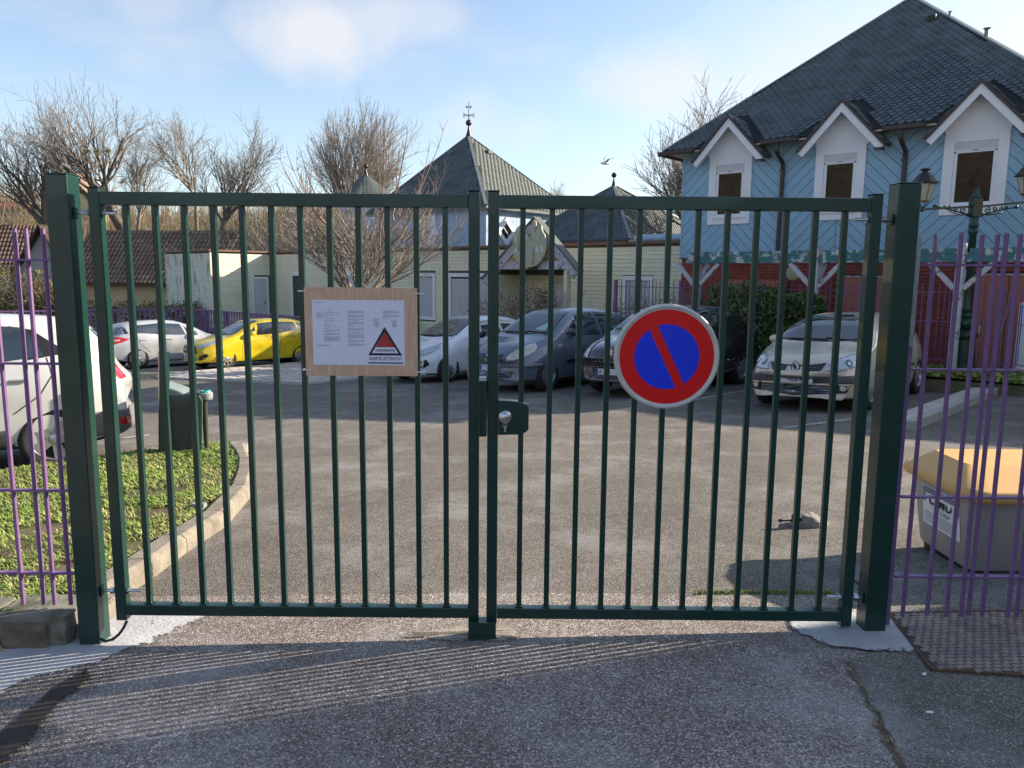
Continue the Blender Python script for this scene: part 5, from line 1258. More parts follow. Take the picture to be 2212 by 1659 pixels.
def interp(keys, x):
    """smooth curve through (x, y) keys (monotone cubic)"""
    if x <= keys[0][0]: return keys[0][1]
    if x >= keys[-1][0]: return keys[-1][1]
    for i in range(len(keys)-1):
        if x <= keys[i+1][0]: break
    def sl(i):
        if i <= 0 or i >= len(keys)-1: return (keys[min(i+1, len(keys)-1)][1]-keys[max(i-1, 0)][1])/(keys[min(i+1, len(keys)-1)][0]-keys[max(i-1, 0)][0])
        a = (keys[i][1]-keys[i-1][1])/(keys[i][0]-keys[i-1][0]); b = (keys[i+1][1]-keys[i][1])/(keys[i+1][0]-keys[i][0])
        return 0 if a*b <= 0 else 2*a*b/(a+b)
    x0, y0 = keys[i]; x1, y1 = keys[i+1]; h = x1-x0; t = (x-x0)/h; m0, m1 = sl(i)*h, sl(i+1)*h
    return (2*t**3-3*t*t+1)*y0+(t**3-2*t*t+t)*m0+(-2*t**3+3*t*t)*y1+(t**3-t*t)*m1

class Car:
    """local axes: the nose points to -X at x=0, the tail is at x=L, +Y is the side seen; wheels stand on z=0"""
    def __init__(s, name, label, p, loc, heading, pitch=0.0):
        s.p = p; s.root = thing(name, label, 'car', loc, heading, 'cars parked in the yard')
        s.paint = p['paint']; s.body()
    def body(s):
        p = s.p; L = p['L']; W = p['W']/2
        top = p['top']; belt = p['belt']; bot = p['bot']; plan = p['plan']
        st = []; x = 0.0
        n = 96
        xs_ = [L*(.5-.5*math.cos(PI*i/n)) for i in range(n+1)]
        K1, K2 = 10, 14; rings = []
        for x in xs_:
            zt = interp(top, x); zb = interp(bot, x); w = W*interp(plan, x); zs = min(interp(belt, x), zt-.045)
            ring = []
            dz = zt-zs
            # underside to shoulder
            ring.append((0, zb+.02)); ring.append((w*.60, zb+.01)); ring.append((w*.88, zb))
            for k in range(K1+1):
                t = k/K1; z = zb+.03+(zs-zb-.03)*t
                bul = 1-.075*(1-t)**3-.055*max(0, (t-.72)/.28)**2
                wst = .012*math.exp(-((t-.62)/.09)**2)        # crease under the windows
                ring.append((w*(bul+wst-.005), z))
            yb = w*.94; nexp = 2+2.6*min(1, dz/.42)
            tum = p.get('tum', .36)*min(1, dz/.3)
            for k in range(1, K2+1):
                a = PI/2*k/K2; c_, s_ = max(math.cos(a), 0), math.sin(a)
                y = yb*(c_**(2/nexp)) if c_ > 1e-6 else 0; z = zs+dz*(s_**(2/nexp))
                y -= tum*(z-zs)*(y/yb); ring.append((max(y, 0), z))
            rings.append(ring)
        bow_f, bow_r = p.get('bow', (.30, .16)); V = []; m_ = len(rings[0])
        def xshift(x, y, z):
            f = max(0, 1-x/1.1); r = max(0, 1-(L-x)/.9)
            q = (abs(y)/W)**2.4
            dx = bow_f*q*f-bow_r*q*r
            dx += p.get('rake_f', .10)*max(0, z-.45)*f**2*1.2 - p.get('rake_r', .05)*max(0, z-.5)*r**2
            return dx
        full = []
        for x, ring in zip(xs_, rings):
            row = [(x+xshift(x, y, z), y, z) for y, z in ring]+[(x+xshift(x, y, z), -y, z) for y, z in ring[-2:0:-1]]
            full.append(row)
        N = len(full[0]); V = [v for row in full for v in row]; F = []
        for i in range(n):
            for k in range(N): F.append((i*N+k, (i+1)*N+k, (i+1)*N+(k+1) % N, i*N+(k+1) % N))
        # caps: shrink towards a bulged centre line
        def cap(i, sg):
            row = full[i]; c = Vector((sum(v[0] for v in row)/N, 0, (min(v[2] for v in row)+max(v[2] for v in row))/2)); prev = i*N
            for sc, bl in ((.93, .022), (.75, .045), (.45, .055)):
                b = len(V)
                for v in row: V.append((v[0]*1+sg*bl-(v[0]-c.x)*(1-sc)*.6, v[1]*sc, c.z+(v[2]-c.z)*sc))
                for k in range(N): F.append((prev+k, prev+(k+1) % N, b+(k+1) % N, b+k))
                prev = b
            F.append(tuple(range(prev, prev+N)))
        cap(0, -1); cap(n, 1)
        me = bpy.data.meshes.new('body'); me.from_pydata(V, [], F); me.materials.append(s.paint); me.materials.append(MT['cblack'])
        bm = bmesh.new(); bm.from_mesh(me); bmesh.ops.remove_doubles(bm, verts=bm.verts, dist=1e-4); bmesh.ops.recalc_face_normals(bm, faces=bm.faces)
        s.bvh = BVHTree.FromBMesh(bm); bm.to_mesh(me); bm.free()
        o = bpy.data.objects.new('body', me); C.objects.link(o); o.parent = s.root
        # wheel arches
        R_ = p['R']; s.arch = R_*p.get('arch', 1.13)
        cut = MB()
        for wx in (p['fo'], p['fo']+p['wb']):
            for sy in (1, -1):
                cut.tube((wx, sy*(W-.27), R_+.01), (wx, sy*(W+.3), R_+.01), s.arch, n=36)
        co = cut.build('cutter', MT['cblack']); md = o.modifiers.new('b', 'BOOLEAN'); md.object = co; md.operation = 'DIFFERENCE'; md.solver = 'EXACT'; md.use_self = True
        dg = bpy.context.evaluated_depsgraph_get(); dg.update()
        nm = bpy.data.meshes.new_from_object(o.evaluated_get(dg)); o.modifiers.clear(); o.data = nm; bpy.data.objects.remove(co)
        nm.materials.clear(); nm.materials.append(s.paint); nm.materials.append(MT['cblack'])
        mi = []; zl = p.get('lower', None)
        for f in nm.polygons:
            c = f.center; k = 0
            for wx in (p['fo'], p['fo']+p['wb']):
                if abs(c.y) > W-.30 and (c.x-wx)**2+(c.z-R_-.01)**2 < (s.arch*1.004)**2 and abs(f.normal.y) < .35+(1 if abs(c.y) < W-.24 else 0): k = 1
            if c.z < interp(bot, c.x)+.05 and f.normal.z < -.5: k = 1
            mi.append(k)
        nm.polygons.foreach_set('material_index', mi); nm.polygons.foreach_set('use_smooth', [True]*len(nm.polygons)); nm.set_sharp_from_angle(angle=rad(38))
        s.o = o; s.W = W
        for i, wx in enumerate((p['fo'], p['fo']+p['wb'])):
            for sy in (1, -1): s.wheel(wx, sy)
    def wheel(s, wx, sy):
        p = s.p; R_ = p['R']; tw = p.get('tw', .205); y = sy*(s.W-.025-tw/2)
        w = bpy.data.objects.new('wheel', None); C.objects.link(w); w.parent = s.root; w.location = (wx, y, R_); w.rotation_euler = (0, p.get('spin', .3), 0 if sy > 0 else PI)
        rr_ = R_*p.get('rimr', .63); h = tw/2
        m = MB(); m.lathe([(rr_, -h), (R_*.90, -h), (R_*.985, -h*.72), (R_, -h*.4), (R_, h*.4), (R_*.985, h*.72), (R_*.90, h*.98), (R_*.80, h*1.0), (rr_+.004, h*.86), (rr_, h*.3)], 40, axis='Y'); m.build('tyre', MT['rubber'], w, smooth=True, angle=50)
        m = MB(); m.lathe([(rr_+.002, h*.80), (rr_-.012, h*.86), (rr_-.022, h*.70), (rr_-.03, h*.2)], 40, axis='Y', cap=False); m.lathe([(rr_-.01, h*.2), (rr_-.01, h*.18)], 24, axis='Y', m=1)
        ns, sw, tw2 = p.get('spokes', (7, .07, .03)); hub = rr_*.22
        for k in range(ns):
            a = 2*PI*k/ns; ca, sa_ = math.cos(a), math.sin(a); rad_ = Vector((ca, 0, sa_)); tg = Vector((-sa_, 0, ca)); ro = rr_-.015
            q = [rad_*hub*.7-tg*sw*.5, rad_*hub*.7+tg*sw*.5, rad_*ro+tg*tw2*.5, rad_*ro-tg*tw2*.5]
            m.add([v+Vector((0, h*.80, 0)) for v in q]+[v+Vector((0, h*.30, 0)) for v in q], [(0, 1, 2, 3), (0, 4, 5, 1), (1, 5, 6, 2), (2, 6, 7, 3), (3, 7, 4, 0)])
        m.lathe([(hub, h*.3), (hub, h*.84), (hub*.55, h*.90)], 16, axis='Y')
        m.build('rim', [p.get('rimmat', MT['silver_rim']), MT['cblack']], w, smooth=True, angle=30)
    # ---- features projected on to the shell
    def decal(s, name, poly, axis, mat, step=.06, off=.004, thick=0, parent=None, mirror=False, org=None):
        """poly in the plane seen along `axis`: 'side' (x, z), 'front' (y, z), 'rear' (y, z), 'top' (x, y)"""
        outs = []
        for sg in ((1, -1) if mirror else (1,)):
            bm = bmesh.new(); pts = []
            for a, b in poly:
                if axis in ('side', 'corner', 'rcorner'): pts.append((a*(sg if axis != 'side' else 1)*(.01 if axis != 'side' else 1), 0, b))
                elif axis in ('front', 'rear'): pts.append((0, a*sg, b))
                else: pts.append((a, b*sg, 0))
            vs = [bm.verts.new(q) for q in pts]; bm.faces.new(vs)
            if axis in ('corner', 'rcorner'): step = min(step, .03)
            for ax in range(3):
                lo = min(q[ax] for q in pts); hi = max(q[ax] for q in pts)
                if hi-lo < step: continue
                nn = int((hi-lo)/step)+1
                for k in range(1, nn):
                    co = [0, 0, 0]; co[ax] = lo+(hi-lo)*k/nn; no = [0, 0, 0]; no[ax] = 1
                    bmesh.ops.bisect_plane(bm, geom=list(bm.verts)+list(bm.edges)+list(bm.faces), plane_co=co, plane_no=no, dist=1e-5)
            bmesh.ops.triangulate(bm, faces=[f for f in bm.faces if len(f.verts) > 4])
            dead = []
            for v in bm.verts:
                if axis == 'side': o_ = Vector((v.co.x, sg*3, v.co.z)); d_ = Vector((0, -sg, 0))
                elif axis in ('corner', 'rcorner'):
                    th = rad(v.co.x*100); k_ = -1 if axis == 'corner' else 1; cx_ = 1.2 if axis == 'corner' else s.p['L']-1.2; d0_ = Vector((k_*math.cos(th), math.sin(th), 0)); o_ = Vector((cx_, 0, v.co.z))+d0_*4; d_ = -d0_
                elif axis == 'front': o_ = Vector((-3, v.co.y, v.co.z)); d_ = Vector((1, 0, 0))
                elif axis == 'rear': o_ = Vector((s.p['L']+3, v.co.y, v.co.z)); d_ = Vector((-1, 0, 0))
                else: o_ = Vector((v.co.x, v.co.y, 4)); d_ = Vector((0, 0, -1))
                hit, nor, idx, dist = s.bvh.ray_cast(o_, d_)
                if hit is None: dead.append(v); continue
                if nor.dot(d_) > 0: nor = -nor
                v.co = hit+nor*off
            bmesh.ops.delete(bm, geom=dead, context='VERTS')
            if not bm.faces: bm.free(); continue
            bmesh.ops.recalc_face_normals(bm, faces=bm.faces)
            ref = {'side': Vector((0, sg, 0)), 'front': Vector((-1, 0, 0)), 'rear': Vector((1, 0, 0)), 'top': Vector((0, 0, 1)), 'corner': Vector((-1, 0, 0)), 'rcorner': Vector((1, 0, 0))}[axis]
            if sum(f.normal.dot(ref)*f.calc_area() for f in bm.faces) < 0: bmesh.ops.reverse_faces(bm, faces=bm.faces)
            me = bpy.data.meshes.new(name); bm.to_mesh(me); bm.free(); me.materials.append(mat)
            me.polygons.foreach_set('use_smooth', [True]*len(me.polygons))
            o = bpy.data.objects.new(name, me); C.objects.link(o); o.parent = parent or s.root
            if thick: md = o.modifiers.new('t', 'SOLIDIFY'); md.thickness = thick; md.offset = 1
            outs.append(o)
        return outs
    def line(s, name, pts, axis, mat=None, w=.010, off=.003, mirror=False, parent=None):
        mat = mat or MT['cblack']; a = [Vector((*q, 0)) for q in pts]; L1 = []; L2 = []
        for i, q in enumerate(a):
            t = (a[min(i+1, len(a)-1)]-a[max(i-1, 0)]).normalized(); n_ = Vector((-t.y, t.x, 0))*w/2; L1.append((q+n_)[:2]); L2.append((q-n_)[:2])
        res = []
        for i in range(len(a)-1):
            pass
        return s.decal(name, L1+L2[::-1], axis, mat, step=.08, off=off, mirror=mirror, parent=parent)
    def hit(s, axis, a, b, sg=1):
        o_, d_ = {'side': (Vector((a, sg*3, b)), Vector((0, -sg, 0))), 'front': (Vector((-3, a, b)), Vector((1, 0, 0))), 'rear': (Vector((s.p['L']+3, a, b)), Vector((-1, 0, 0))), 'top': (Vector((a, b, 4)), Vector((0, 0, -1)))}[axis]
        h, n_, i, d = s.bvh.ray_cast(o_, d_); return h, n_
    def handles(s, xs_, z, mat=None):
        for x in xs_:
            for sg in (1, -1):
                h, n_ = s.hit('side', x, z, sg)
                if h is None: continue
                m = MB(); m.box((h.x, h.y+sg*.016, h.z), (.17, .022, .028)); m.build('door_handle', mat or s.paint, s.root, bevel=.008)
    def mirrors(s, x, z, mat=None):
        for sg in (1, -1):
            h, n_ = s.hit('side', x, z-.03, sg)
            if h is None: continue
            m = MB(); m.lathe([(.01, -.10), (.06, -.085), (.078, -.02), (.07, .05), (.045, .09), (.01, .10)], 14, (h.x, h.y+sg*.14, z+.03), axis='Y'); mm = m.build('mirror', mat or s.paint, s.root, smooth=True)
            a = MB(); a.bar((h.x+.01, h.y-.01*sg, z-.02), (h.x+.01, h.y+sg*.09, z), .05, .03); a.build('mirror_arm', MT['cblack'], mm)
    def plate(s, text, z, y=0.0, w=.52, axis='front', blue=True, dx=0):
        h, n_ = s.hit(axis, y, z)
        sgn = -1 if axis == 'front' else 1
        pl_ = thing('number_plate', None, None, (h.x+sgn*(.02+dx), y, z), -PI/2 if axis == 'front' else PI/2); pl_.parent = s.root
        m = MB(); m.box((0, 0, 0), (w, .012, .11)); m.build('plate_panel', MT['plate'], pl_, bevel=.002)
        if blue:
            for sg in (-1,):
                m = MB(); m.box((sg*(w/2-.022), -.0072, 0), (.042, .002, .106)); m.build('blue_strip', MT['plate_blue'], pl_)
        if text:
            for tx_, xo, sz in text: text_obj(tx_, sz, 'plate_lettering', MT['ink'], pl_, (xo, -.0078, -.002), (PI/2, 0, 0), bold=.0015, sx=.78)
    def diamond(s, z, size=.07, axis='front'):
        h, n_ = s.hit(axis, 0, z); e = thing('badge', None, None, (h.x-.022, 0, z), -PI/2); e.parent = s.root
        k = size/.07
        m = MB(); o = [(0, .074*k), (.052*k, 0), (0, -.074*k), (-.052*k, 0)]; i_ = [(0, .036*k), (.022*k, 0), (0, -.036*k), (-.022*k, 0)]
        V_ = [(x, -.0, z_) for x, z_ in o]+[(x*.72, -.018, z_*.72) for x, z_ in o]+[(x, -.006, z_) for x, z_ in i_]
        m.add(V_, [(0, 1, 5, 4), (1, 2, 6, 5), (2, 3, 7, 6), (3, 0, 4, 7), (4, 5, 9, 8), (5, 6, 10, 9), (6, 7, 11, 10), (7, 4, 8, 11)]); m.build('diamond_emblem', MT['chrome'], e)
        m = MB(); m.prism([(0, .082*k), (.045*k, .03*k), (.06*k, 0), (.045*k, -.03*k), (0, -.082*k), (-.045*k, -.03*k), (-.06*k, 0), (-.045*k, .03*k)], (0, .012, 0), (1, 0, 0), (0, 0, 1), (0, -.010, 0)); m.build('emblem_field', MT['cblack'], e)
    def windows(s, side, wind, rear, quarter=None, trim=None, pillar=()):
        for i, q in enumerate(side): s.decal('side_window', q, 'side', MT['cglass'], mirror=True, off=.004, step=.07)
        for q in pillar: s.decal('pillar_trim', q, 'side', MT['cblack'], mirror=True, off=.0025, step=.07)
        if trim: s.decal('window_trim', trim[0], 'side', trim[1], mirror=True, off=.0015, step=.07)
        x0, x1, y0, y1 = wind; n_ = 8
        poly = [(x0+.05*0+ (abs(t)**2.2)*.10*0, y0*t) for t in [-1+2*k/n_ for k in range(n_+1)]]
        poly = [(x0+.16*abs(t)**2, y0*t) for t in [-1+2*k/n_ for k in range(n_+1)]]+[(x1+.05*abs(t)**2, y1*t) for t in [1-2*k/n_ for k in range(n_+1)]]
        s.decal('windscreen', poly, 'top', MT['cglass'], step=.10, off=.005)
        big = [(a+(-.035 if a < (x0+x1)/2 else .03), b*1.03) for a, b in poly]
        s.decal('windscreen_seal', big, 'top', MT['cblack'], step=.10, off=.0022)
        for sg, (a, b) in ((1, (-.12, .52)), (1, (-.66, -.08))):
            h1, _ = s.hit('top', x0+.03, a); h2, _ = s.hit('top', x0+.075, b)
            if h1 and h2: m = MB(); m.bar(h1+Vector((0, 0, .022)), h2+Vector((0, 0, .022)), .020, .012); m.build('wiper', MT['cblack'], s.root)
        if rear: s.decal('rear_window', rear, 'rear', MT['cglass'], step=.10, off=.004)
def ell(cx_, cz, rx, rz, n=16): return [(cx_+rx*math.cos(2*PI*k/n), cz+rz*math.sin(2*PI*k/n)) for k in range(n)]
def car_pose(fx, fy, hx, hy):
    """world point of the front bumper's middle and the heading (towards the nose) -> location and z rotation"""
    a = math.atan2(hy, hx); z = gz(fx-hx*2, fy-hy*2); return (fx, fy, z), a+PI
def tilt_car(c, h):
    """sit the car on the yard's slope"""
    rz = c.root.rotation_euler.z; n_ = Vector((-GA, -GB, 1)).normalized()
    q = Vector((0, 0, 1)).rotation_difference(n_); M_ = q.to_matrix() @ Matrix.Rotation(rz, 3, 'Z'); c.root.rotation_euler = M_.to_euler()
    x, y, _ = c.root.location; c.root.location = (x, y, GA*x+GB*(y-3.5)+.0)
HD = (-.662, -.749)

# --- 1. grey blue family van
P_mpv = dict(paint=cpaint('grey_blue_paint', (.135, .165, .215), .2), L=4.26, W=1.81, wb=2.69, fo=.83, R=.325, spokes=(9, .055, .030), rimr=.62, tum=.30,
    top=[(0, .70), (.08, .80), (.35, .93), (.75, 1.02), (1.0, 1.09), (1.45, 1.36), (1.9, 1.57), (2.4, 1.625), (3.2, 1.60), (3.8, 1.50), (4.02, 1.36), (4.2, .98), (4.26, .90)],
    belt=[(0, .62), (.5, .80), (1.0, .97), (2, 1.0), (3.4, 1.04), (4.1, 1.08), (4.26, .8)], bot=[(0, .24), (.4, .20), (3.9, .22), (4.26, .30)],
    plan=[(0, .84), (.25, .93), (.6, .985), (1.2, 1), (3.2, 1), (3.9, .95), (4.26, .84)], bow=(.30, .14))
loc, rz = car_pose(-.47, 14.60, *HD); c = Car('family_van', 'grey blue family van with clouded headlights between the white hatchback and the dark crossover', P_mpv, loc, rz); tilt_car(c, 0)
c.windows([[(1.42, 1.08), (1.78, 1.34), (1.86, 1.45), (1.80, 1.07)], [(1.86, 1.06), (1.92, 1.47), (2.52, 1.53), (2.60, 1.04)], [(2.70, 1.04), (2.62, 1.53), (3.32, 1.49), (3.42, 1.06)], [(3.52, 1.07), (3.43, 1.48), (3.70, 1.42), (3.86, 1.14)]],
    (1.05, 1.83, .66, .52), [(-.56, 1.06), (.56, 1.06), (.48, 1.42), (-.48, 1.42)])
c.decal('headlight', [(20, .62), (23, .73), (30, .82), (40, .90), (50, .93), (52, .88), (49, .79), (38, .69), (28, .63)], 'corner', MT['lampyel'], mirror=True, off=.010, thick=.006)
c.decal('grille', [(-.34, .62), (-.36, .74), (-.15, .755), (.15, .755), (.36, .74), (.34, .62)], 'front', MT['cblack'], off=.006)
for z in (.65, .685, .72): c.line('grille_bar', [(-.33, z), (-.10, z)], 'front', MT['lampdark'], w=.010, off=.011); c.line('grille_bar', [(.10, z), (.33, z)], 'front', MT['lampdark'], w=.010, off=.011)
c.decal('bumper_band', [(-58, .50), (-58, .56), (58, .56), (58, .50)], 'corner', P_mpv['paint'], off=.012, thick=.010)
c.decal('lower_intake', [(-.50, .30), (-.56, .42), (.56, .42), (.50, .30)], 'front', MT['cblack'], off=.006)
for z in (.335, .37, .40): c.line('intake_bar', [(-.50, z), (.50, z)], 'front', MT['lampdark'], w=.010, off=.010)
c.diamond(.68, .085); c.plate([('210-', .02, .105)], .485, w=.50, dx=.012)
c.line('bonnet_gap', [(.10, -.62), (.22, -.68), (.95, -.72)], 'top', mirror=True)
c.line('door_gap', [(1.30, .30), (1.28, .70), (1.38, 1.02)], 'side', mirror=True); c.line('door_gap', [(2.60, .28), (2.64, .80), (2.64, 1.04)], 'side', mirror=True)
c.decal('side_moulding', [(1.38, .53), (1.38, .60), (2.56, .62), (2.56, .55)], 'side', MT['cblack'], mirror=True, off=.01, thick=.008); c.decal('side_moulding', [(2.68, .55), (2.68, .62), (3.1, .63), (3.1, .56)], 'side', MT['cblack'], mirror=True, off=.01, thick=.008)
c.decal('side_repeater', [(1.10, .86), (1.10, .90), (1.26, .90), (1.20, .86)], 'side', MT['lampyel'], mirror=True)
c.handles((2.42, 3.30), .93); c.mirrors(1.62, 1.08, pm('dark_mirror_shell', (.03, .032, .038), .35, coat=.4))
c.decal('tail_light', [(28, .78), (28, 1.2), (38, 1.2), (42, .80)], 'rcorner', MT['lampred'], mirror=True)
m = MB(); m.tube((2.9, 0, 1.60), (3.25, 0, 2.02), .006, n=6); m.build('aerial', MT['cblack'], c.root)
# folded sun shade behind the windscreen (teal paper fan)
h1, _ = c.hit('top', 1.28, -.42)
m = MB(); m.add([tuple(h1+Vector((-.10, -.14, .0))), tuple(h1+Vector((-.06, .10, .02))), tuple(h1+Vector((.18, -.08, .17)))], [(0, 1, 2)])
c.decal('paper_fan', [(1.16, -.52), (1.18, -.22), (1.42, -.44)], 'top', pm('pale_teal_paper', (.30, .50, .50), .5), off=.008)

# --- 2. white small hatchback
P_w = dict(paint=cpaint('white_car_paint', (.84, .85, .88), 0), L=4.03, W=1.75, wb=2.54, fo=.80, R=.310, spokes=(12, .030, .022), rimr=.68, tum=.36, rimmat=MT['silver_rim'],
    top=[(0, .62), (.10, .74), (.45, .86), (.95, .97), (1.15, 1.04), (1.6, 1.27), (2.0, 1.43), (2.5, 1.475), (3.1, 1.45), (3.6, 1.32), (3.85, 1.02), (4.03, .84)],
    belt=[(0, .56), (.5, .76), (1.1, .92), (2.2, .95), (3.5, 1.0), (4.03, .8)], bot=[(0, .20), (.4, .18), (3.7, .20), (4.03, .28)],
    plan=[(0, .72), (.22, .86), (.6, .975), (1.2, 1), (3.0, 1), (3.7, .94), (4.03, .80)], bow=(.38, .16))
loc, rz = car_pose(-2.55, 16.95, *HD); c = Car('white_hatchback', 'white hatchback with black spoked wheels, parked just left of the grey blue van', P_w, loc, rz); tilt_car(c, 0)
c.windows([[(1.50, 1.00), (1.86, 1.24), (1.92, 1.32), (1.84, .99)], [(1.90, .98), (1.98, 1.34), (2.52, 1.38), (2.60, .98)], [(2.70, .99), (2.62, 1.38), (3.15, 1.34), (3.40, 1.06)]],
    (1.08, 1.92, .63, .50), [(-.5, 1.0), (.5, 1.0), (.44, 1.28), (-.44, 1.28)])
c.decal('headlight', [(19, .60), (24, .70), (34, .78), (48, .85), (56, .86), (50, .77), (38, .66), (26, .58)], 'corner', MT['lampclear'], mirror=True, off=.008, thick=.005)
c.decal('fog_lamp_recess', [(22, .34), (24, .48), (35, .53), (38, .42), (32, .34)], 'corner', MT['cblack'], mirror=True, off=.005)
c.decal('fog_lamp', [(29+2.3*math.cos(t*PI/6), .43+.04*math.sin(t*PI/6)) for t in range(12)], 'corner', MT['lampclear'], mirror=True, off=.012)
c.decal('grille', [(-.42, .26), (-.48, .44), (.48, .44), (.42, .26)], 'front', MT['cblack'], off=.006)
c.line('door_gap', [(1.38, .28), (1.34, .70), (1.48, .98)], 'side', mirror=True); c.line('door_gap', [(2.60, .26), (2.65, .98)], 'side', mirror=True)
c.decal('side_moulding', [(1.42, .46), (1.42, .50), (2.58, .52), (2.58, .48)], 'side', MT['cblack'], mirror=True, off=.008, thick=.006)
c.handles((2.42, 3.25), .86); c.mirrors(1.70, 1.00, MT['cblack'])
c.line('bonnet_gap', [(.16, -.55), (.4, -.62), (1.05, -.68)], 'top', mirror=True)

# --- 3. dark crossover
P_d = dict(paint=cpaint('black_brown_paint', (.035, .032, .045), .3, .22), L=4.37, W=1.84, wb=2.61, fo=.92, R=.345, spokes=(5, .11, .05), rimr=.66, tum=.32,
    top=[(0, .74), (.08, .86), (.4, .98), (.9, 1.08), (1.1, 1.15), (1.55, 1.42), (2.0, 1.60), (2.5, 1.64), (3.3, 1.61), (3.8, 1.50), (4.1, 1.22), (4.30, .98), (4.37, .9)],
    belt=[(0, .64), (.5, .86), (1.1, 1.02), (2.2, 1.06), (3.6, 1.14), (4.37, .9)], bot=[(0, .28), (.4, .25), (4.0, .26), (4.37, .34)],
    plan=[(0, .82), (.25, .92), (.6, .985), (1.2, 1), (3.2, 1), (3.9, .95), (4.37, .84)], bow=(.30, .16))
loc, rz = car_pose(1.72, 13.35, *HD); c = Car('dark_crossover', 'dark crossover with barred grille and chrome window line, parked behind the round sign', P_d, loc, rz); tilt_car(c, 0)
c.windows([[(1.55, 1.13), (1.92, 1.38), (1.98, 1.48), (1.90, 1.12)], [(1.96, 1.12), (2.04, 1.50), (2.62, 1.54), (2.72, 1.14)], [(2.82, 1.15), (2.72, 1.54), (3.30, 1.51), (3.42, 1.18)], [(3.48, 1.19), (3.38, 1.50), (3.66, 1.45), (3.82, 1.26)]],
    (1.12, 1.93, .68, .54), [(-.55, 1.16), (.55, 1.16), (.48, 1.45), (-.48, 1.45)],
    trim=([(1.44, 1.09), (1.86, 1.42), (2.02, 1.55), (2.62, 1.59), (3.36, 1.555), (3.74, 1.49), (3.94, 1.27), (3.88, 1.20), (2.7, 1.10)], MT['chrome']), pillar=([(1.5, 1.11), (1.88, 1.40), (2.02, 1.53), (2.62, 1.57), (3.36, 1.535), (3.70, 1.47), (3.88, 1.27), (3.84, 1.22), (2.7, 1.12)],))
c.decal('headlight', [(25, .70), (26, .82), (32, .92), (44, 1.0), (54, 1.02), (50, .90), (42, .78), (32, .70)], 'corner', MT['lampclear'], mirror=True, off=.010, thick=.006)
c.decal('grille', [(-.42, .42), (-.47, .70), (.47, .70), (.42, .42)], 'front', MT['cblack'], off=.006)
for k in range(9): x = -.40+k*.10; c.line('grille_bar', [(x, .53), (x, .69)], 'front', MT['silver_rim'], w=.012, off=.014)
for z in (.55, .60, .65): c.line('grille_bar', [(-.42, z), (.42, z)], 'front', MT['silver_rim'], w=.012, off=.014)
c.decal('lower_grille', [(-.50, .33), (-.52, .41), (.52, .41), (.50, .33)], 'front', MT['cblack'], off=.006)
c.decal('skid_plate', [(-.50, .28), (-.55, .325), (.55, .325), (.50, .28)], 'front', MT['silver_rim'], off=.014, thick=.01)
c.plate([('A', -.165, .105), ('80', .0, .105)], .465, w=.52, dx=.015)
h, _ = c.hit('front', 0, .80); m = MB(); m.prism([(-.05, -.06), (.05, -.06), (.06, .05), (0, .08), (-.06, .05)], (h.x-.012, 0, .80), (0, 1, 0), (0, 0, 1), (-.015, 0, 0)); m.build('badge', MT['chrome'], c.root, bevel=.006)
c.line('door_gap', [(1.46, .34), (1.42, .78), (1.50, 1.10)], 'side', mirror=True); c.line('door_gap', [(2.70, .34), (2.76, 1.12)], 'side', mirror=True)
c.decal('side_moulding', [(1.5, .50), (1.5, .53), (2.66, .55), (2.66, .52)], 'side', MT['chrome'], mirror=True, off=.01, thick=.008); c.decal('side_moulding', [(2.80, .52), (2.80, .55), (3.15, .56), (3.15, .53)], 'side', MT['chrome'], mirror=True, off=.01, thick=.008)
c.decal('sill_trim', [(1.35, .30), (1.35, .34), (3.15, .36), (3.15, .32)], 'side', MT['chrome'], mirror=True, off=.01)
c.handles((2.52, 3.40), 1.0); c.mirrors(1.74, 1.14)
c.line('bonnet_gap', [(.12, -.62), (.25, -.70), (1.05, -.75)], 'top', mirror=True)

# --- 4. beige hatchback right
P_b = dict(paint=cpaint('champagne_paint', (.66, .58, .45), .15, .30), L=4.21, W=1.78, wb=2.625, fo=.84, R=.318, spokes=(6, .055, .045), rimr=.64, tum=.33,
    top=[(0, .62), (.06, .74), (.38, .87), (.85, .97), (1.02, 1.03), (1.5, 1.30), (1.95, 1.43), (2.4, 1.46), (3.2, 1.43), (3.60, 1.34), (3.76, 1.10), (3.95, 1.04), (4.15, .94), (4.21, .86)],
    belt=[(0, .56), (.5, .77), (1.0, .90), (2, .93), (3.4, .98), (4.21, .85)], bot=[(0, .20), (.4, .18), (3.8, .20), (4.21, .28)],
    plan=[(0, .82), (.22, .92), (.6, .985), (1.2, 1), (3.0, 1), (3.8, .93), (4.21, .82)], bow=(.30, .16))
loc, rz = car_pose(4.31, 11.25, *HD); loc, rz = car_pose(4.22, 11.20, *HD)
c = Car('beige_hatchback', 'pale beige hatchback with dark bumper strip, rightmost of the parked cars', P_b, loc, rz); tilt_car(c, 0)
c.windows([[(1.45, .97), (1.80, 1.20), (1.88, 1.30), (1.80, .97)], [(1.86, .96), (1.94, 1.32), (2.50, 1.36), (2.58, .97)], [(2.68, .98), (2.60, 1.36), (3.16, 1.32), (3.30, 1.02)], [(3.34, 1.04), (3.22, 1.31), (3.42, 1.26), (3.52, 1.10)]],
    (1.00, 1.86, .67, .52), [(-.52, 1.06), (.52, 1.06), (.46, 1.27), (-.46, 1.27)])
c.decal('headlight', [(20.5, .62), (22, .72), (32, .79), (42, .84), (50, .85), (48, .76), (40, .66), (30, .62)], 'corner', MT['lampclear'], mirror=True, off=.010, thick=.006)
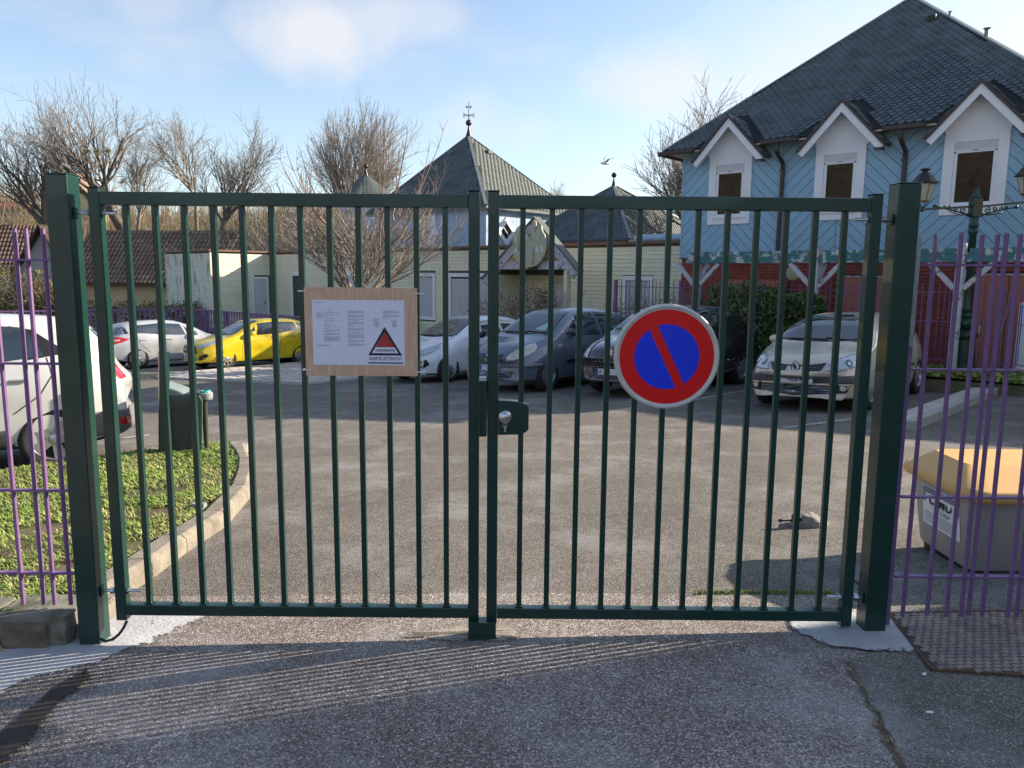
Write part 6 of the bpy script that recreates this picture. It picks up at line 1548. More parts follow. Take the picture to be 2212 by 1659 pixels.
for y, r_ in ((37, .052), (27, .040)): c.decal('headlight_reflector', [(y+r_*52*math.cos(t*PI/8), .715+r_*math.sin(t*PI/8)) for t in range(16)], 'corner', MT['lampdark'], mirror=True, off=.019); c.decal('headlight_bulb', [(y+r_*24*math.cos(t*PI/6), .715+r_*.45*math.sin(t*PI/6)) for t in range(12)], 'corner', MT['chrome'], mirror=True, off=.023)
c.decal('grille', [(.15, .615), (.13, .70), (.42, .735), (.36, .62)], 'front', MT['cblack'], mirror=True, off=.006)
for z in (.645, .675, .705): c.line('grille_bar', [(.155, z-.01), (.38, z)], 'front', MT['lampdark'], w=.010, off=.011, mirror=True)
c.decal('bumper_strip', [(-56, .47), (-52, .55), (52, .55), (56, .47), (35, .44), (-35, .44)], 'corner', pm('dark_grey_bumper', (.085, .085, .10), .5), off=.012, thick=.010)
c.decal('lower_intake', [(-34, .30), (-37, .41), (37, .41), (34, .30), (0, .255)], 'corner', MT['cblack'], off=.006)
for z in (.305, .34, .375): c.line('intake_bar', [(-.55, z), (.55, z)], 'front', MT['lampdark'], w=.010, off=.010)
c.decal('fog_lamp', [(32+2.0*math.cos(t*PI/6), .37+.036*math.sin(t*PI/6)) for t in range(12)], 'corner', MT['lampclear'], mirror=True, off=.014)
c.diamond(.67, .085); c.plate([('-408-RW', .04, .105)], .49, w=.52, dx=.014)
c.line('bonnet_front_gap', [(.07, -.36), (.06, 0), (.07, .36)], 'top'); c.line('bonnet_gap', [(.12, -.58), (.28, -.66), (.95, -.72)], 'top', mirror=True)
c.line('door_gap', [(1.32, .26), (1.30, .66), (1.40, .94)], 'side', mirror=True); c.line('door_gap', [(2.58, .26), (2.64, .96)], 'side', mirror=True); c.line('door_gap', [(3.28, .96), (3.26, .70), (3.02, .52)], 'side', mirror=True)
c.decal('side_moulding', [(1.38, .48), (1.38, .53), (2.55, .56), (2.55, .51)], 'side', MT['lampdark'], mirror=True, off=.01, thick=.008); c.decal('side_moulding', [(2.66, .52), (2.66, .57), (3.02, .59), (3.02, .54)], 'side', MT['lampdark'], mirror=True, off=.01, thick=.008)
c.handles((2.44, 3.16), .86); c.mirrors(1.62, .99)
c.decal('tail_light', [(26, .80), (27, .94), (40, .97), (50, .93), (46, .80)], 'rcorner', MT['lampred'], mirror=True)
c.decal('dashboard_papers', [(1.18, .30), (1.16, .52), (1.24, .56), (1.26, .34)], 'top', MT['lampyel'], off=.008) if False else None

# --- 5. yellow hatchback
P_y = dict(paint=cpaint('yellow_paint', (.74, .55, .01), 0, .28), L=3.97, W=1.72, wb=2.49, fo=.82, R=.305, spokes=(9, .040, .030), rimr=.66, tum=.36,
    top=[(0, .62), (.08, .74), (.40, .86), (.95, .97), (1.12, 1.03), (1.6, 1.28), (2.05, 1.44), (2.5, 1.48), (3.1, 1.46), (3.62, 1.38), (3.80, 1.14), (3.93, .90), (3.97, .84)],
    belt=[(0, .56), (.5, .76), (1.1, .90), (2, .95), (3.3, 1.06), (3.97, .85)], bot=[(0, .20), (.4, .18), (3.7, .20), (3.97, .28)],
    plan=[(0, .78), (.22, .90), (.6, .98), (1.2, 1), (3.0, 1), (3.7, .94), (3.97, .84)], bow=(.34, .16))
fc = Vector((-8.47, 22.38)); R2 = Vector((.749, -.662)); h2 = Vector(HD); fb = fc-R2*.76+h2*.82
loc, rz = car_pose(fb.x, fb.y, *HD); c = Car('yellow_hatchback', 'bright yellow hatchback with black grille beside the pale paved island', P_y, loc, rz); tilt_car(c, 0)
c.windows([[(1.42, .98), (1.76, 1.18), (1.84, 1.28), (1.76, .98)], [(1.82, .97), (1.94, 1.32), (2.50, 1.37), (2.56, 1.00)], [(2.66, 1.02), (2.60, 1.37), (3.18, 1.34), (3.28, 1.10)], [(3.33, 1.12), (3.24, 1.33), (3.46, 1.30), (3.50, 1.18)]],
    (1.05, 1.95, .62, .50), [(-.5, 1.08), (.5, 1.08), (.44, 1.32), (-.44, 1.32)], pillar=([(2.5, .99), (2.48, 1.38), (2.62, 1.38), (2.68, 1.0)],))
c.decal('headlight', [(20, .64), (24, .72), (34, .79), (48, .87), (58, .90), (52, .80), (40, .70), (28, .63)], 'corner', MT['lampclear'], mirror=True, off=.008, thick=.005)
c.decal('grille', [(-.36, .48), (-.44, .60), (-.34, .70), (.34, .70), (.44, .60), (.36, .48)], 'front', MT['cblack'], off=.006)
for z in (.52, .56, .60, .64): c.line('grille_bar', [(-.36, z), (.36, z)], 'front', MT['chrome'], w=.008, off=.011)
c.decal('fog_lamp_recess', [(22, .28), (24, .40), (36, .48), (39, .42), (32, .30)], 'corner', MT['cblack'], mirror=True, off=.006)
c.decal('lower_intake', [(-.36, .24), (-.38, .34), (.38, .34), (.36, .24)], 'front', MT['cblack'], off=.006)
c.plate([('CB-007-PG', .0, .085)], .40, w=.50, dx=.012)
c.line('door_gap', [(1.32, .26), (1.30, .66), (1.40, .94)], 'side', mirror=True); c.line('door_gap', [(2.54, .26), (2.60, .98)], 'side', mirror=True); c.line('door_gap', [(3.28, 1.06), (3.20, .70), (2.98, .46)], 'side', mirror=True)
c.line('crease_shade', [(1.3, .76), (2.2, .82), (3.3, .94)], 'side', pm('crease_shade_yellow', (.40, .29, .005), .4), w=.016, mirror=True)  # flat darker line, the crease's shade put into colour
c.handles((2.38, 3.12), .90); c.mirrors(1.60, 1.0)
c.decal('tail_light', [(27, .88), (28, 1.10), (36, 1.14), (42, .94)], 'rcorner', MT['lampred'], mirror=True)
m = MB(); h, _ = c.hit('top', 2.0, 0); m.tube(h, h+Vector((-.05, 0, .10)), .008, n=6); m.build('aerial', MT['cblack'], c.root)

# --- 6. silver hatchback, tail towards the camera side
P_s = dict(paint=cpaint('silver_paint', (.50, .52, .55), .15, .28), L=4.33, W=1.79, wb=2.61, fo=.90, R=.320, spokes=(9, .036, .028), rimr=.66, tum=.36,
    top=[(0, .62), (.08, .74), (.45, .88), (1.0, .99), (1.2, 1.05), (1.7, 1.30), (2.2, 1.46), (2.7, 1.49), (3.3, 1.46), (3.85, 1.35), (4.05, 1.14), (4.24, .98), (4.33, .88)],
    belt=[(0, .56), (.5, .78), (1.2, .92), (2.2, .96), (3.5, 1.05), (4.33, .90)], bot=[(0, .20), (.4, .18), (3.9, .22), (4.33, .32)],
    plan=[(0, .80), (.22, .91), (.6, .98), (1.2, 1), (3.2, 1), (3.9, .94), (4.33, .84)], bow=(.32, .20))
rw = Vector((-11.41, 23.03)); hh = Vector((.662, .749)); fb = rw-R2*.80+hh*(2.61+.90)
loc, rz = car_pose(fb.x, fb.y, .662, .749); c = Car('silver_hatchback', 'silver hatchback seen from its rear corner, leftmost car behind the gate bars', P_s, loc, rz); tilt_car(c, 0)
c.windows([[(1.55, 1.00), (1.95, 1.22), (2.02, 1.30), (1.95, 1.00)], [(2.00, .99), (2.12, 1.34), (2.68, 1.38), (2.72, 1.02)], [(2.80, 1.03), (2.76, 1.38), (3.42, 1.33), (3.54, 1.10)]],
    (1.15, 2.1, .63, .50), [(-.60, 1.04), (.60, 1.04), (.56, 1.34), (-.56, 1.34)], pillar=([(3.50, 1.10), (3.40, 1.34), (3.50, 1.32), (3.62, 1.14)],))
c.decal('rear_window_dark', [(3.74, 1.08), (3.80, 1.30), (4.06, 1.20), (4.14, 1.06)], 'side', MT['cglass'], mirror=True)
c.decal('tail_light', [(22, .80), (22, .96), (40, .985), (54, .92), (46, .84), (36, .77)], 'rcorner', MT['lampred'], mirror=True, off=.010)
c.decal('tail_light_lens', [(26, .85), (26, .90), (42, .91), (42, .87)], 'rcorner', MT['lampyel'], mirror=True, off=.016)
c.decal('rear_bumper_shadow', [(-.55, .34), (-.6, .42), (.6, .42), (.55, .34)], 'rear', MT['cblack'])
c.line('door_gap', [(1.45, .28), (1.42, .7), (1.52, .98)], 'side', mirror=True); c.line('door_gap', [(2.72, .28), (2.76, 1.0)], 'side', mirror=True); c.line('door_gap', [(3.54, 1.08), (3.46, .78), (3.16, .50)], 'side', mirror=True)
c.handles((2.56, 3.36), .88); c.mirrors(1.75, 1.01)

# --- 7. white crossover at the left, behind the railing
P_x = dict(paint=cpaint('white_suv_paint', (.66, .66, .65), 0, .3), L=4.24, W=1.80, wb=2.57, fo=.87, R=.335, spokes=(5, .075, .12), rimr=.68, tum=.30, tw=.215, arch=1.16, spin=.55,
    top=[(0, .80), (.08, .92), (.4, 1.02), (.95, 1.10), (1.15, 1.16), (1.6, 1.44), (2.0, 1.61), (2.5, 1.66), (3.3, 1.63), (3.75, 1.56), (3.98, 1.38), (4.16, 1.04), (4.24, .95)],
    belt=[(0, .66), (.5, .9), (1.1, 1.03), (2.2, 1.06), (3.6, 1.16), (4.24, .95)], bot=[(0, .26), (.4, .24), (3.9, .26), (4.24, .36)],
    plan=[(0, .84), (.25, .94), (.6, .985), (1.2, 1), (3.2, 1), (3.8, .96), (4.24, .86)], bow=(.30, .20))
hx_, hy_ = -.860, -.510; n_l = Vector((-hy_, hx_))      # left side normal
wc_ = Vector((-4.78, 7.78)); fb = wc_-n_l*(.90-.11)+Vector((hx_, hy_))*(2.57+.87)
loc, rz = car_pose(fb.x, fb.y, hx_, hy_); c = Car('white_crossover', 'white crossover with grey sill cladding, parked left behind the purple railing', P_x, loc, rz); tilt_car(c, 0)
c.windows([[(1.50, 1.10), (1.90, 1.38), (1.98, 1.46), (1.90, 1.10)], [(1.96, 1.10), (2.06, 1.50), (2.62, 1.54), (2.70, 1.12)], [(2.80, 1.12), (2.72, 1.54), (3.24, 1.49), (3.40, 1.20)]],
    (1.15, 1.95, .66, .54), [(-.56, 1.14), (.56, 1.14), (.50, 1.46), (-.50, 1.46)], pillar=([(3.25, 1.16), (3.10, 1.51), (3.30, 1.47), (3.62, 1.22)], [(2.60, 1.11), (2.58, 1.55), (2.76, 1.55), (2.84, 1.12)]))
c.decal('rear_window', [(-34, 1.14), (-30, 1.44), (30, 1.44), (34, 1.14)], 'rcorner', MT['cglass'])
c.decal('sill_cladding', [(1.25, .26), (1.20, .44), (3.05, .46), (3.10, .27)], 'side', pm('grey_cladding', (.055, .055, .058), .6, var=.1), mirror=True, off=.010, thick=.010)
c.decal('rear_bumper', [(-50, .32), (-48, .58), (48, .58), (50, .32)], 'rcorner', pm('grey_rear_bumper', (.15, .15, .155), .6, var=.1), off=.010, thick=.012)
c.decal('bumper_reflector', [(29, .42), (29, .50), (39, .51), (39, .43)], 'rcorner', MT['lampred'], mirror=True, off=.026)
c.decal('tail_light', [(28, .92), (28, 1.10), (41, 1.13), (41, .90)], 'rcorner', MT['lampred'], mirror=True, off=.010)
c.line('door_gap', [(2.70, .46), (2.76, 1.10)], 'side', mirror=True); c.line('door_gap', [(3.42, 1.18), (3.46, 1.0), (3.34, .80), (3.10, .62)], 'side', mirror=True); c.line('door_gap', [(1.45, .46), (1.40, .8), (1.5, 1.08)], 'side', mirror=True)
c.handles((2.50, 3.16), .96, MT['silver_rim']); c.mirrors(1.75, 1.12)
c.decal('fuel_flap', [(3.50, .84), (3.50, 1.0), (3.66, 1.0), (3.66, .84)], 'side', P_x['paint'], off=.004)

# ================================================================== TREES
def grow(seed, base, H, spread=.6, levels=4, trunk_h=.3, r0=.22, nb=(7, 6, 5, 4), vase=.8, up=.25, wob_=.16, rmin=.012, lean=(0, 0), ratio=.62, twig_seg=3):
    rr = random.Random(seed); out = [[], [], []]
    def branch(p, d, L_, r, lev):
        n = 5 if lev == 0 else (4 if lev < levels-1 else twig_seg); pts = [p]; rs = [r]; dd = d
        for i in range(n):
            dd = (dd+Vector((rr.gauss(0, wob_), rr.gauss(0, wob_), rr.gauss(0, wob_*.5)+up*(.25 if lev else 0)))).normalized()
            q = pts[-1]+dd*(L_/n); pts.append(q); rs.append(max(rmin*.6, r*(1-(.45 if lev == 0 else .72)*(i+1)/n)))
        k = 0 if lev == 0 else (1 if lev < 3 else 2)
        for i in range(n): out[k].append((*pts[i], *pts[i+1], rs[i], rs[i+1]))
        if lev >= levels: return
        m_ = nb[min(lev, len(nb)-1)]; az0 = rr.random()*6.28
        for j in range(m_):
            if lev == 0: t = 1-(.28*j/m_)
            else: t = .25+.75*(j+rr.random()*.6)/m_
            t = min(t, 1); f = t*n; i = min(int(f), n-1); q = pts[i].lerp(pts[i+1], f-i); rq = rs[i]*(1-(f-i))+rs[i+1]*(f-i)
            dl = (pts[i+1]-pts[i]).normalized(); az = az0+j*2.4+rr.uniform(-.3, .3)
            a = dl.cross(Vector((.3, .1, 1) if abs(dl.z) < .9 else (1, 0, 0))).normalized(); b = dl.cross(a)
            ang_ = (vase if lev == 0 else spread)*rr.uniform(.6, 1.25)
            if lev == 0 and j == 0: ang_ *= .3
            nd = (dl*math.cos(ang_)+(a*math.cos(az)+b*math.sin(az))*math.sin(ang_)).normalized()
            branch(q, nd, L_*(rr.uniform(.75, 1.1)*(ratio if lev else (1-trunk_h)/max(trunk_h, .2)*.52)), max(rmin, rq*rr.uniform(.5, .72)), lev+1)
    branch(Vector((0, 0, 0)), Vector((lean[0], lean[1], 1)).normalized(), H*trunk_h, r0, 0)
    return out
def tree(label, pos, group=None, bark='bark', twig='twig', name='bare_tree', cat='tree', **kw):
    t = thing(name, label, cat, pos, 0, group); a, b, c_ = grow(pos=None, **kw) if False else grow(base=None, **kw)
    V, F = seg_arrays(a); np_mesh('trunk', V, F, MT[bark], t, smooth=True)
    V, F = seg_arrays(b); np_mesh('limbs', V, F, MT[bark], t, smooth=True)
    V, F = seg_arrays(c_); np_mesh('twigs', V, F, MT[twig], t, kind='stuff')
    return t
BG = 'bare winter trees on the hillside'
T0 = 2.0
tree('large vase shaped bare tree behind the left gate post, with mistletoe balls', (-28.4, 48, T0), BG, seed=12, H=11.4, trunk_h=.30, r0=.50, nb=(9, 6, 6, 4), vase=.50, spread=.5, up=.36, wob_=.17, levels=4, rmin=.013, lean=(.02, 0))
tree('tallest bare tree of the left hillside with a dark forked trunk', (-23.9, 50, T0), BG, seed=5, H=13.6, trunk_h=.38, r0=.50, nb=(8, 7, 6, 4), vase=.48, spread=.55, up=.36, wob_=.17, levels=4, rmin=.013)
tree('bare tree with wide fan crown right of the tallest hillside tree', (-17.6, 45, T0), BG, seed=8, H=10.0, trunk_h=.36, r0=.30, nb=(8, 6, 6, 4), vase=.62, spread=.55, up=.34, wob_=.14, levels=4, rmin=.013, lean=(-.03, 0))
tree('slim pale bare tree standing between the two largest hillside trees', (-27.6, 56, T0), BG, bark='bark_pale', seed=21, H=11.0, trunk_h=.45, r0=.22, nb=(8, 6, 5, 4), vase=.40, spread=.5, levels=4, rmin=.013)
tree('slim pale bare tree close behind the tallest hillside tree', (-23.6, 57, T0), BG, bark='bark_pale', seed=22, H=13.0, trunk_h=.5, r0=.22, nb=(8, 6, 5, 4), vase=.36, spread=.5, levels=4, rmin=.013)
tree('bare tree cut off by the left edge of the picture', (-36.0, 48, T0), BG, seed=23, H=10.0, trunk_h=.35, r0=.3, nb=(8, 6, 6, 4), vase=.6, spread=.6, levels=4, rmin=.013)
tree('dense round crowned bare tree left of the tower, with many upright stems', (-10.0, 46, 3.0), BG, bark='bark_pale', seed=31, H=9.6, trunk_h=.20, r0=.30, nb=(14, 8, 7, 5), vase=.62, spread=.38, up=.30, wob_=.09, levels=4, rmin=.012)
tree('bare spreading tree standing behind the left end of the blue house', (7.5, 29, -.5), None, seed=44, H=9.7, trunk_h=.40, r0=.24, nb=(12, 8, 6, 5), vase=.60, spread=.48, up=.24, wob_=.12, levels=4, rmin=.012, lean=(.03, 0))
for i, (x, y, h, lb) in enumerate(((3.0, 60, 7.6, 'small bare tree just right of the tower roof'), (5.2, 62, 6.2, 'low bare tree between tower and second slate roof'), (8.3, 58, 6.0, 'bare tree top showing behind the second slate roof'))):
    tree(lb, (x, y, 2.2), BG, seed=50+i, H=h, trunk_h=.35, r0=.2, nb=(8, 6, 5, 4), vase=.6, spread=.55, levels=4, rmin=.014)
# mistletoe balls in the vase shaped tree
for i, (px, py) in enumerate(((190, 327), (208, 327), (233, 326), (224, 413), (264, 392))):
    p = at(px, py, 47.5); rr = random.Random(i); S = []
    for k in range(110):
        d = Vector((rr.gauss(0, 1), rr.gauss(0, 1), rr.gauss(0, 1))).normalized()*rr.uniform(.13, .24); S.append((0, 0, 0, *d, .006, .008))
    V, F = seg_arrays(S); o = np_mesh('mistletoe', V, F, MT['hedge']); o.location = p; tag(o, ['mistletoe ball nearest the left post in the bare crown', 'mistletoe ball second from the left post', 'mistletoe ball third from the left post, highest right', 'mistletoe ball low in the pale trees above the top rail', 'mistletoe ball rightmost, beside the tallest tree'][i], 'mistletoe', 'mistletoe balls in the trees')
# young multi stemmed tree in the yard
t5 = tree('young multi stemmed bare tree with long upright shoots in front of the annex', (-4.25, 21.2, -.95), None, bark='bark_pale', twig='twig', seed=64, H=7.0, trunk_h=.31, r0=.15, nb=(11, 8, 6, 4), vase=.85, spread=.45, up=.42, wob_=.11, levels=4, rmin=.010, ratio=.58)
S = []; rr = random.Random(12)
for px, py, qx, qy in ((760, 560, 606, 345), (740, 520, 650, 330), (770, 500, 667, 320), (820, 540, 830, 262), (830, 520, 812, 270), (840, 500, 958, 282), (830, 470, 880, 290), (860, 520, 925, 330), (720, 500, 625, 338), (850, 480, 862, 310), (700, 480, 640, 345), (880, 520, 962, 360), (870, 520, 945, 372), (800, 520, 838, 300)):
    a = at(px, py, 20.6+rr.uniform(-.5, .5)); b = at(qx, qy, 20.6+rr.uniform(-.8, .8)); p = a; n_ = 7
    c0 = a.lerp(b, .45)+Vector((0, 0, -.25))+Vector(((b.x-a.x)*.22, 0, 0))
    for k in range(n_):
        t = (k+1)/n_; q = a*(1-t)**2+c0*2*t*(1-t)+b*t*t+Vector((rr.gauss(0, .02), 0, 0)); S.append((*p, *q, .030*(1-t*.8)+.005, .030*(1-(t+.12)*.8)+.004))
        if k > 1:
            for w in range(3):
                d = Vector((rr.gauss(0, .5), rr.gauss(0, .4), .8)).normalized()*rr.uniform(.08, .35); S.append((*q, *(q+d), .006, .004))
        p = q
S2_ = np.array(S); S2_[:, 0:3] -= np.array(t5.location); S2_[:, 3:6] -= np.array(t5.location)
V, F = seg_arrays(S2_); np_mesh('shoots', V, F, MT['twig_red'], t5, kind='stuff')

# ================================================================== HILL AND THICKET
def hill_z(x, y):
    t = min(1, max(0, (y-44)/70)); t = t*t*(3-2*t)
    return -1.6+(11.0+1.2*math.sin(x*.05)+.9*math.sin(x*.13+y*.04)-.035*max(0, x+20))*t
hx = np.linspace(-150, 110, 66); hy = np.concatenate([np.linspace(42, 120, 27), np.linspace(130, 260, 8)])
HV = [(x, y, hill_z(x, y)+(0 if y < 118 else -(y-118)*.03)) for y in hy for x in hx]; nx = len(hx)
HF = [(j*nx+i, j*nx+i+1, (j+1)*nx+i+1, (j+1)*nx+i) for j in range(len(hy)-1) for i in range(nx-1)]
np_mesh('hillside', HV, HF, MT['hill'], kind='structure', smooth=True)
g = np.random.default_rng(5)
def thicket(name, n, xr, yr, zf, h, mat, label, cat, lean=.35, seed=0, r=.03, sub=3):
    g = np.random.default_rng(seed); x = g.uniform(*xr, n); y = g.uniform(*yr, n); S = []
    z = np.array([zf(a, b) for a, b in zip(x, y)])
    for k in range(sub+1):
        L_ = h*g.uniform(.35, 1.15, n)*(1 if k == 0 else .6); az = g.uniform(0, 2*PI, n); ln = np.abs(g.normal(0, lean, n))*(1 if k == 0 else 1.8)
        d = np.stack([np.cos(az)*ln, np.sin(az)*ln, np.ones(n)], 1); d /= np.linalg.norm(d, axis=1, keepdims=True)
        if k == 0: p0 = np.stack([x, y, z], 1); main = d*L_[:, None]; p1 = p0+main
        else: p0_ = np.stack([x, y, z], 1)+main*g.uniform(.25, .9, n)[:, None]; p1 = p0_+d*L_[:, None]; p0 = p0_
        rr_ = r*(1 if k == 0 else .6); S.append(np.concatenate([p0, p1, np.full((n, 1), rr_), np.full((n, 1), rr_*.4)], 1))
    V, F = seg_arrays(np.concatenate(S)); return tag(np_mesh(name, V, F, mat, kind='stuff'), label, cat)
thicket('woodland', 9000, (-75, -2), (48, 100), hill_z, 4.2, MT['thicket'], 'brown leafless woodland covering the hillside behind the houses', 'woodland', .45, 1, .05)
thicket('distant_woodland', 2500, (-2, 60), (52, 90), hill_z, 3.6, MT['thicket'], 'brown leafless scrub showing behind the slate roofs on the right', 'woodland', .45, 2, .06)
thicket('scrub', 5200, (-17.5, -7), (43, 50), lambda x, y: -1.2, 4.9, MT['twig'], 'pale tangled bushes rising behind the annex roof', 'bushes', .55, 3, .022)
# other side of the road, behind the viewer, seen only in the window panes
bv = []; bf = []
for j in range(9):
    for i in range(30): y = -75+i*3.6; bv.append((-44-j*5, y, -1.5+min(16, j*4.6)+1.5*math.sin(y*.35)+1.1*math.sin(y*.13+j)))
for j in range(8):
    for i in range(29): bf.append((j*30+i, j*30+i+1, (j+1)*30+i+1, (j+1)*30+i))
np_mesh('side_bank', bv, bf, pm('grey_brown_bank', (.10, .085, .065), .95, var=.5, vs=.8, col2=(.20, .16, .10), c2s=.3), kind='structure', smooth=True)  # grey brown ground colour, darker than the hillside
thicket('side_woodland', 3500, (-82, -46), (-70, 22), lambda x, y: -1.5+min(16, (-44-x)/5*4.6), 6.5, MT['twig'], 'leafless wood on the bank far to the left of the gate, out of the picture', 'woodland', .5, 4, .07)
hv = []; hf = []
for j in range(9):
    for i in range(41):
        x = -100+i*5; y = -34-j*6; hv.append((x, y, gz(x, -34)+min(6, j*1.6)+1.2*math.sin(x*.3)+1.0*math.sin(x*.11+j)))
for j in range(8):
    for i in range(40): hf.append((j*41+i, j*41+i+1, (j+1)*41+i+1, (j+1)*41+i))
np_mesh('opposite_bank', hv, hf, MT['hill'], kind='structure', smooth=True)

# ================================================================== OTHER HOUSES
def tile_roof(parent, a, b, c_, d_, name='roof'):
    """a-b eave, d-c ridge; pantile ribs run up the slope"""
    a, b, c_, d_ = [Vector(v) for v in (a, b, c_, d_)]; m = MB(); m.add([a, b, c_, d_], [(0, 1, 2, 3)]); nn = (b-a).cross(d_-a).normalized(); nn = nn if nn.z > 0 else -nn
    m.add([v-nn*.1 for v in (a, b, c_, d_)], [(3, 2, 1, 0)]); m.add([a, b, b-nn*.1, a-nn*.1], [(0, 1, 2, 3)]); r = m.build(name, MT['tile_gap'], parent)
    t = MB(); L_ = (b-a).length; n_ = int(L_/.24); rows = int((d_-a).length/.36)
    for j in range(rows):
        for i in range(n_):
            u0_, u1_ = (i+.06)/n_, (i+.90)/n_; v0_, v1_ = j/rows, (j+1.05)/rows
            P = lambda u, v, h: a.lerp(b, u).lerp(d_.lerp(c_, u), min(v, 1))+nn*h
            um = (u0_+u1_)/2
            t.add([P(u0_, v0_, .03), P(um, v0_, .085), P(u1_, v0_, .05), P(u1_, v1_, .01), P(um, v1_, .045), P(u0_, v1_, .005)], [(0, 1, 4, 5), (1, 2, 3, 4)])
    t.build('roof_tiles', MT['tile'], r, kind='stuff'); return r
H1 = thing('tiled_house', 'cream rendered house with long brown tiled roof and grey gable, behind the left gate post', 'house', (-24.6, 42.0, -1.4), rad(-8))
m = MB(); m.box2((-.8, 0, 0), (8.5, 5.5, 2.55)); m.build('wall', MT['render'], H1)
m = MB(); m.prism([(-1.4, 0), (1.35, 0), (1.35, 2.3), (.15, 5.45), (-1.4, 2.3)], (-.85, 0, 0), (.55, .83, 0), (0, 0, 1), (-.25, .16, 0)); 
g0 = Vector((-1.05, .15, 0))
m = MB(); m.prism([(-2.1, 0), (1.7, 0), (1.7, 3.0), (.35, 5.55), (-2.1, 2.3)], (-.95, -.45, 0), (1, .0, 0), (0, 0, 1), (0, .5, 0)); m.build('gable_wall', MT['render_grey'], H1)
for a, b in (((-3.15, -.55, 2.15), (-.58, -.55, 5.62)), ((.82, -.55, 2.95), (-.62, -.55, 5.62))):
    m = MB(); m.bar(a, b, .7, .09, upv=(0, 0, 1)); m.build('verge', MT['tile_gap'], H1)
tile_roof(H1, (.0, -.35, 2.55), (9, -.35, 2.55), (9, 3.0, 5.55), (-.55, 3.0, 5.55))
m = MB(); m.box2((.0, -.50, 2.44), (9, -.36, 2.56)); m.build('gutter', MT['brown_metal'], H1)
for x in (3.9, 6.55, 1.2):
    m = MB(); m.box2((x-.45, -.03, 0), (x+.45, .02, 1.35)); w = m.build('window', MT['shutter'], H1); m = MB(); m.box2((x-.52, -.05, 1.351), (x+.52, .0, 1.45)); m.build('lintel', MT['white'], w)
H2 = thing('tiled_house', 'house with brown tiled roof cut off by the left edge, left of the grey gable', 'house', (-34.2, 44.0, -1.4), rad(2))
m = MB(); m.box2((0, 0, 0), (8.1, 6, 2.4)); m.build('wall', MT['render'], H2)
tile_roof(H2, (-2, -.4, 2.5), (8.6, -.4, 2.5), (7.4, 3, 5.95), (-2, 3, 5.95))
m = MB(); m.prism([(0, 0), (4.2, 0), (4.2, 1.9), (2.2, 2.9), (0, 2.1)], (4.0, -3.6, 0), (1, 0, 0), (0, 0, 1), (0, 3, 0)); m.build('extension', MT['render_grey'], H2)
H3 = thing('distant_house', 'far house with reddish roof on the slope left of the tower', 'house', (-16.2, 60.0, hill_z(-16.2, 60)-.2), rad(-20))
m = MB(); m.box2((0, 0, 0), (5.5, 5, 1.8)); m.build('wall', MT['render'], H3)
m = MB(); m.prism([(-.3, 1.8), (5.3, 1.8), (2.5, 3.6)], (-.3, 0, 0), (0, 1, 0), (0, 0, 1), (6.1, 0, 0)); m.build('roof', pm('red_roof', (.26, .10, .07), .9, var=.2), H3)
H4 = thing('distant_house', 'far pale yellow house with pointed roof high on the left hillside', 'house', (-50.5, 84, hill_z(-50, 84)-.3), rad(10))
m = MB(); m.prism([(0, 0), (4.6, 0), (4.6, 4.5), (2.6, 7.4), (2.3, 8.2), (2.0, 7.4), (0, 4.5)], (0, 0, 0), (1, 0, 0), (0, 0, 1), (0, 5, 0)); m.build('wall', MT['render'], H4)
m = MB(); m.bar((-.2, 2.5, 4.4), (2.3, 2.5, 8.3), 5.4, .12); m.bar((4.8, 2.5, 4.4), (2.3, 2.5, 8.3), 5.4, .12); m.build('roof', MT['tile'], H4)
H5 = thing('distant_house', 'far white house at the very left edge of the hillside', 'house', (-60.5, 88, hill_z(-60, 88)+.5), rad(15))
m = MB(); m.box2((0, 0, 0), (4, 4, 1.8)); m.build('wall', MT['white'], H5)
m = MB(); m.prism([(-.3, 1.8), (4.3, 1.8), (2, 2.9)], (-.3, 0, 0), (0, 1, 0), (0, 0, 1), (4.6, 0, 0)); m.build('roof', pm('red_roof_2', (.26, .11, .08), .9, var=.2), H5)
# unseen house added right of frame, shaped to cast the shade over the pavement
NH = thing('shade_house', 'rendered house added unseen beyond the right edge of the picture to shade the pavement', 'house', (9.0, -14, -.4))
m = MB(); m.box2((0, 0, 0), (9, 19.85, 5.6)); m.build('wall', MT['render'], NH)
m = MB(); m.box2((0, 19.86, 0), (9, 21.85, 3.0)); m.build('low_shade_block', MT['render'], NH)
m = MB(); m.prism([(0, 5.6), (9, 5.6), (4.5, 6.8)], (0, 0, 0), (1, 0, 0), (0, 0, 1), (0, 19.8, 0)); m.build('roof', MT['tile'], NH)

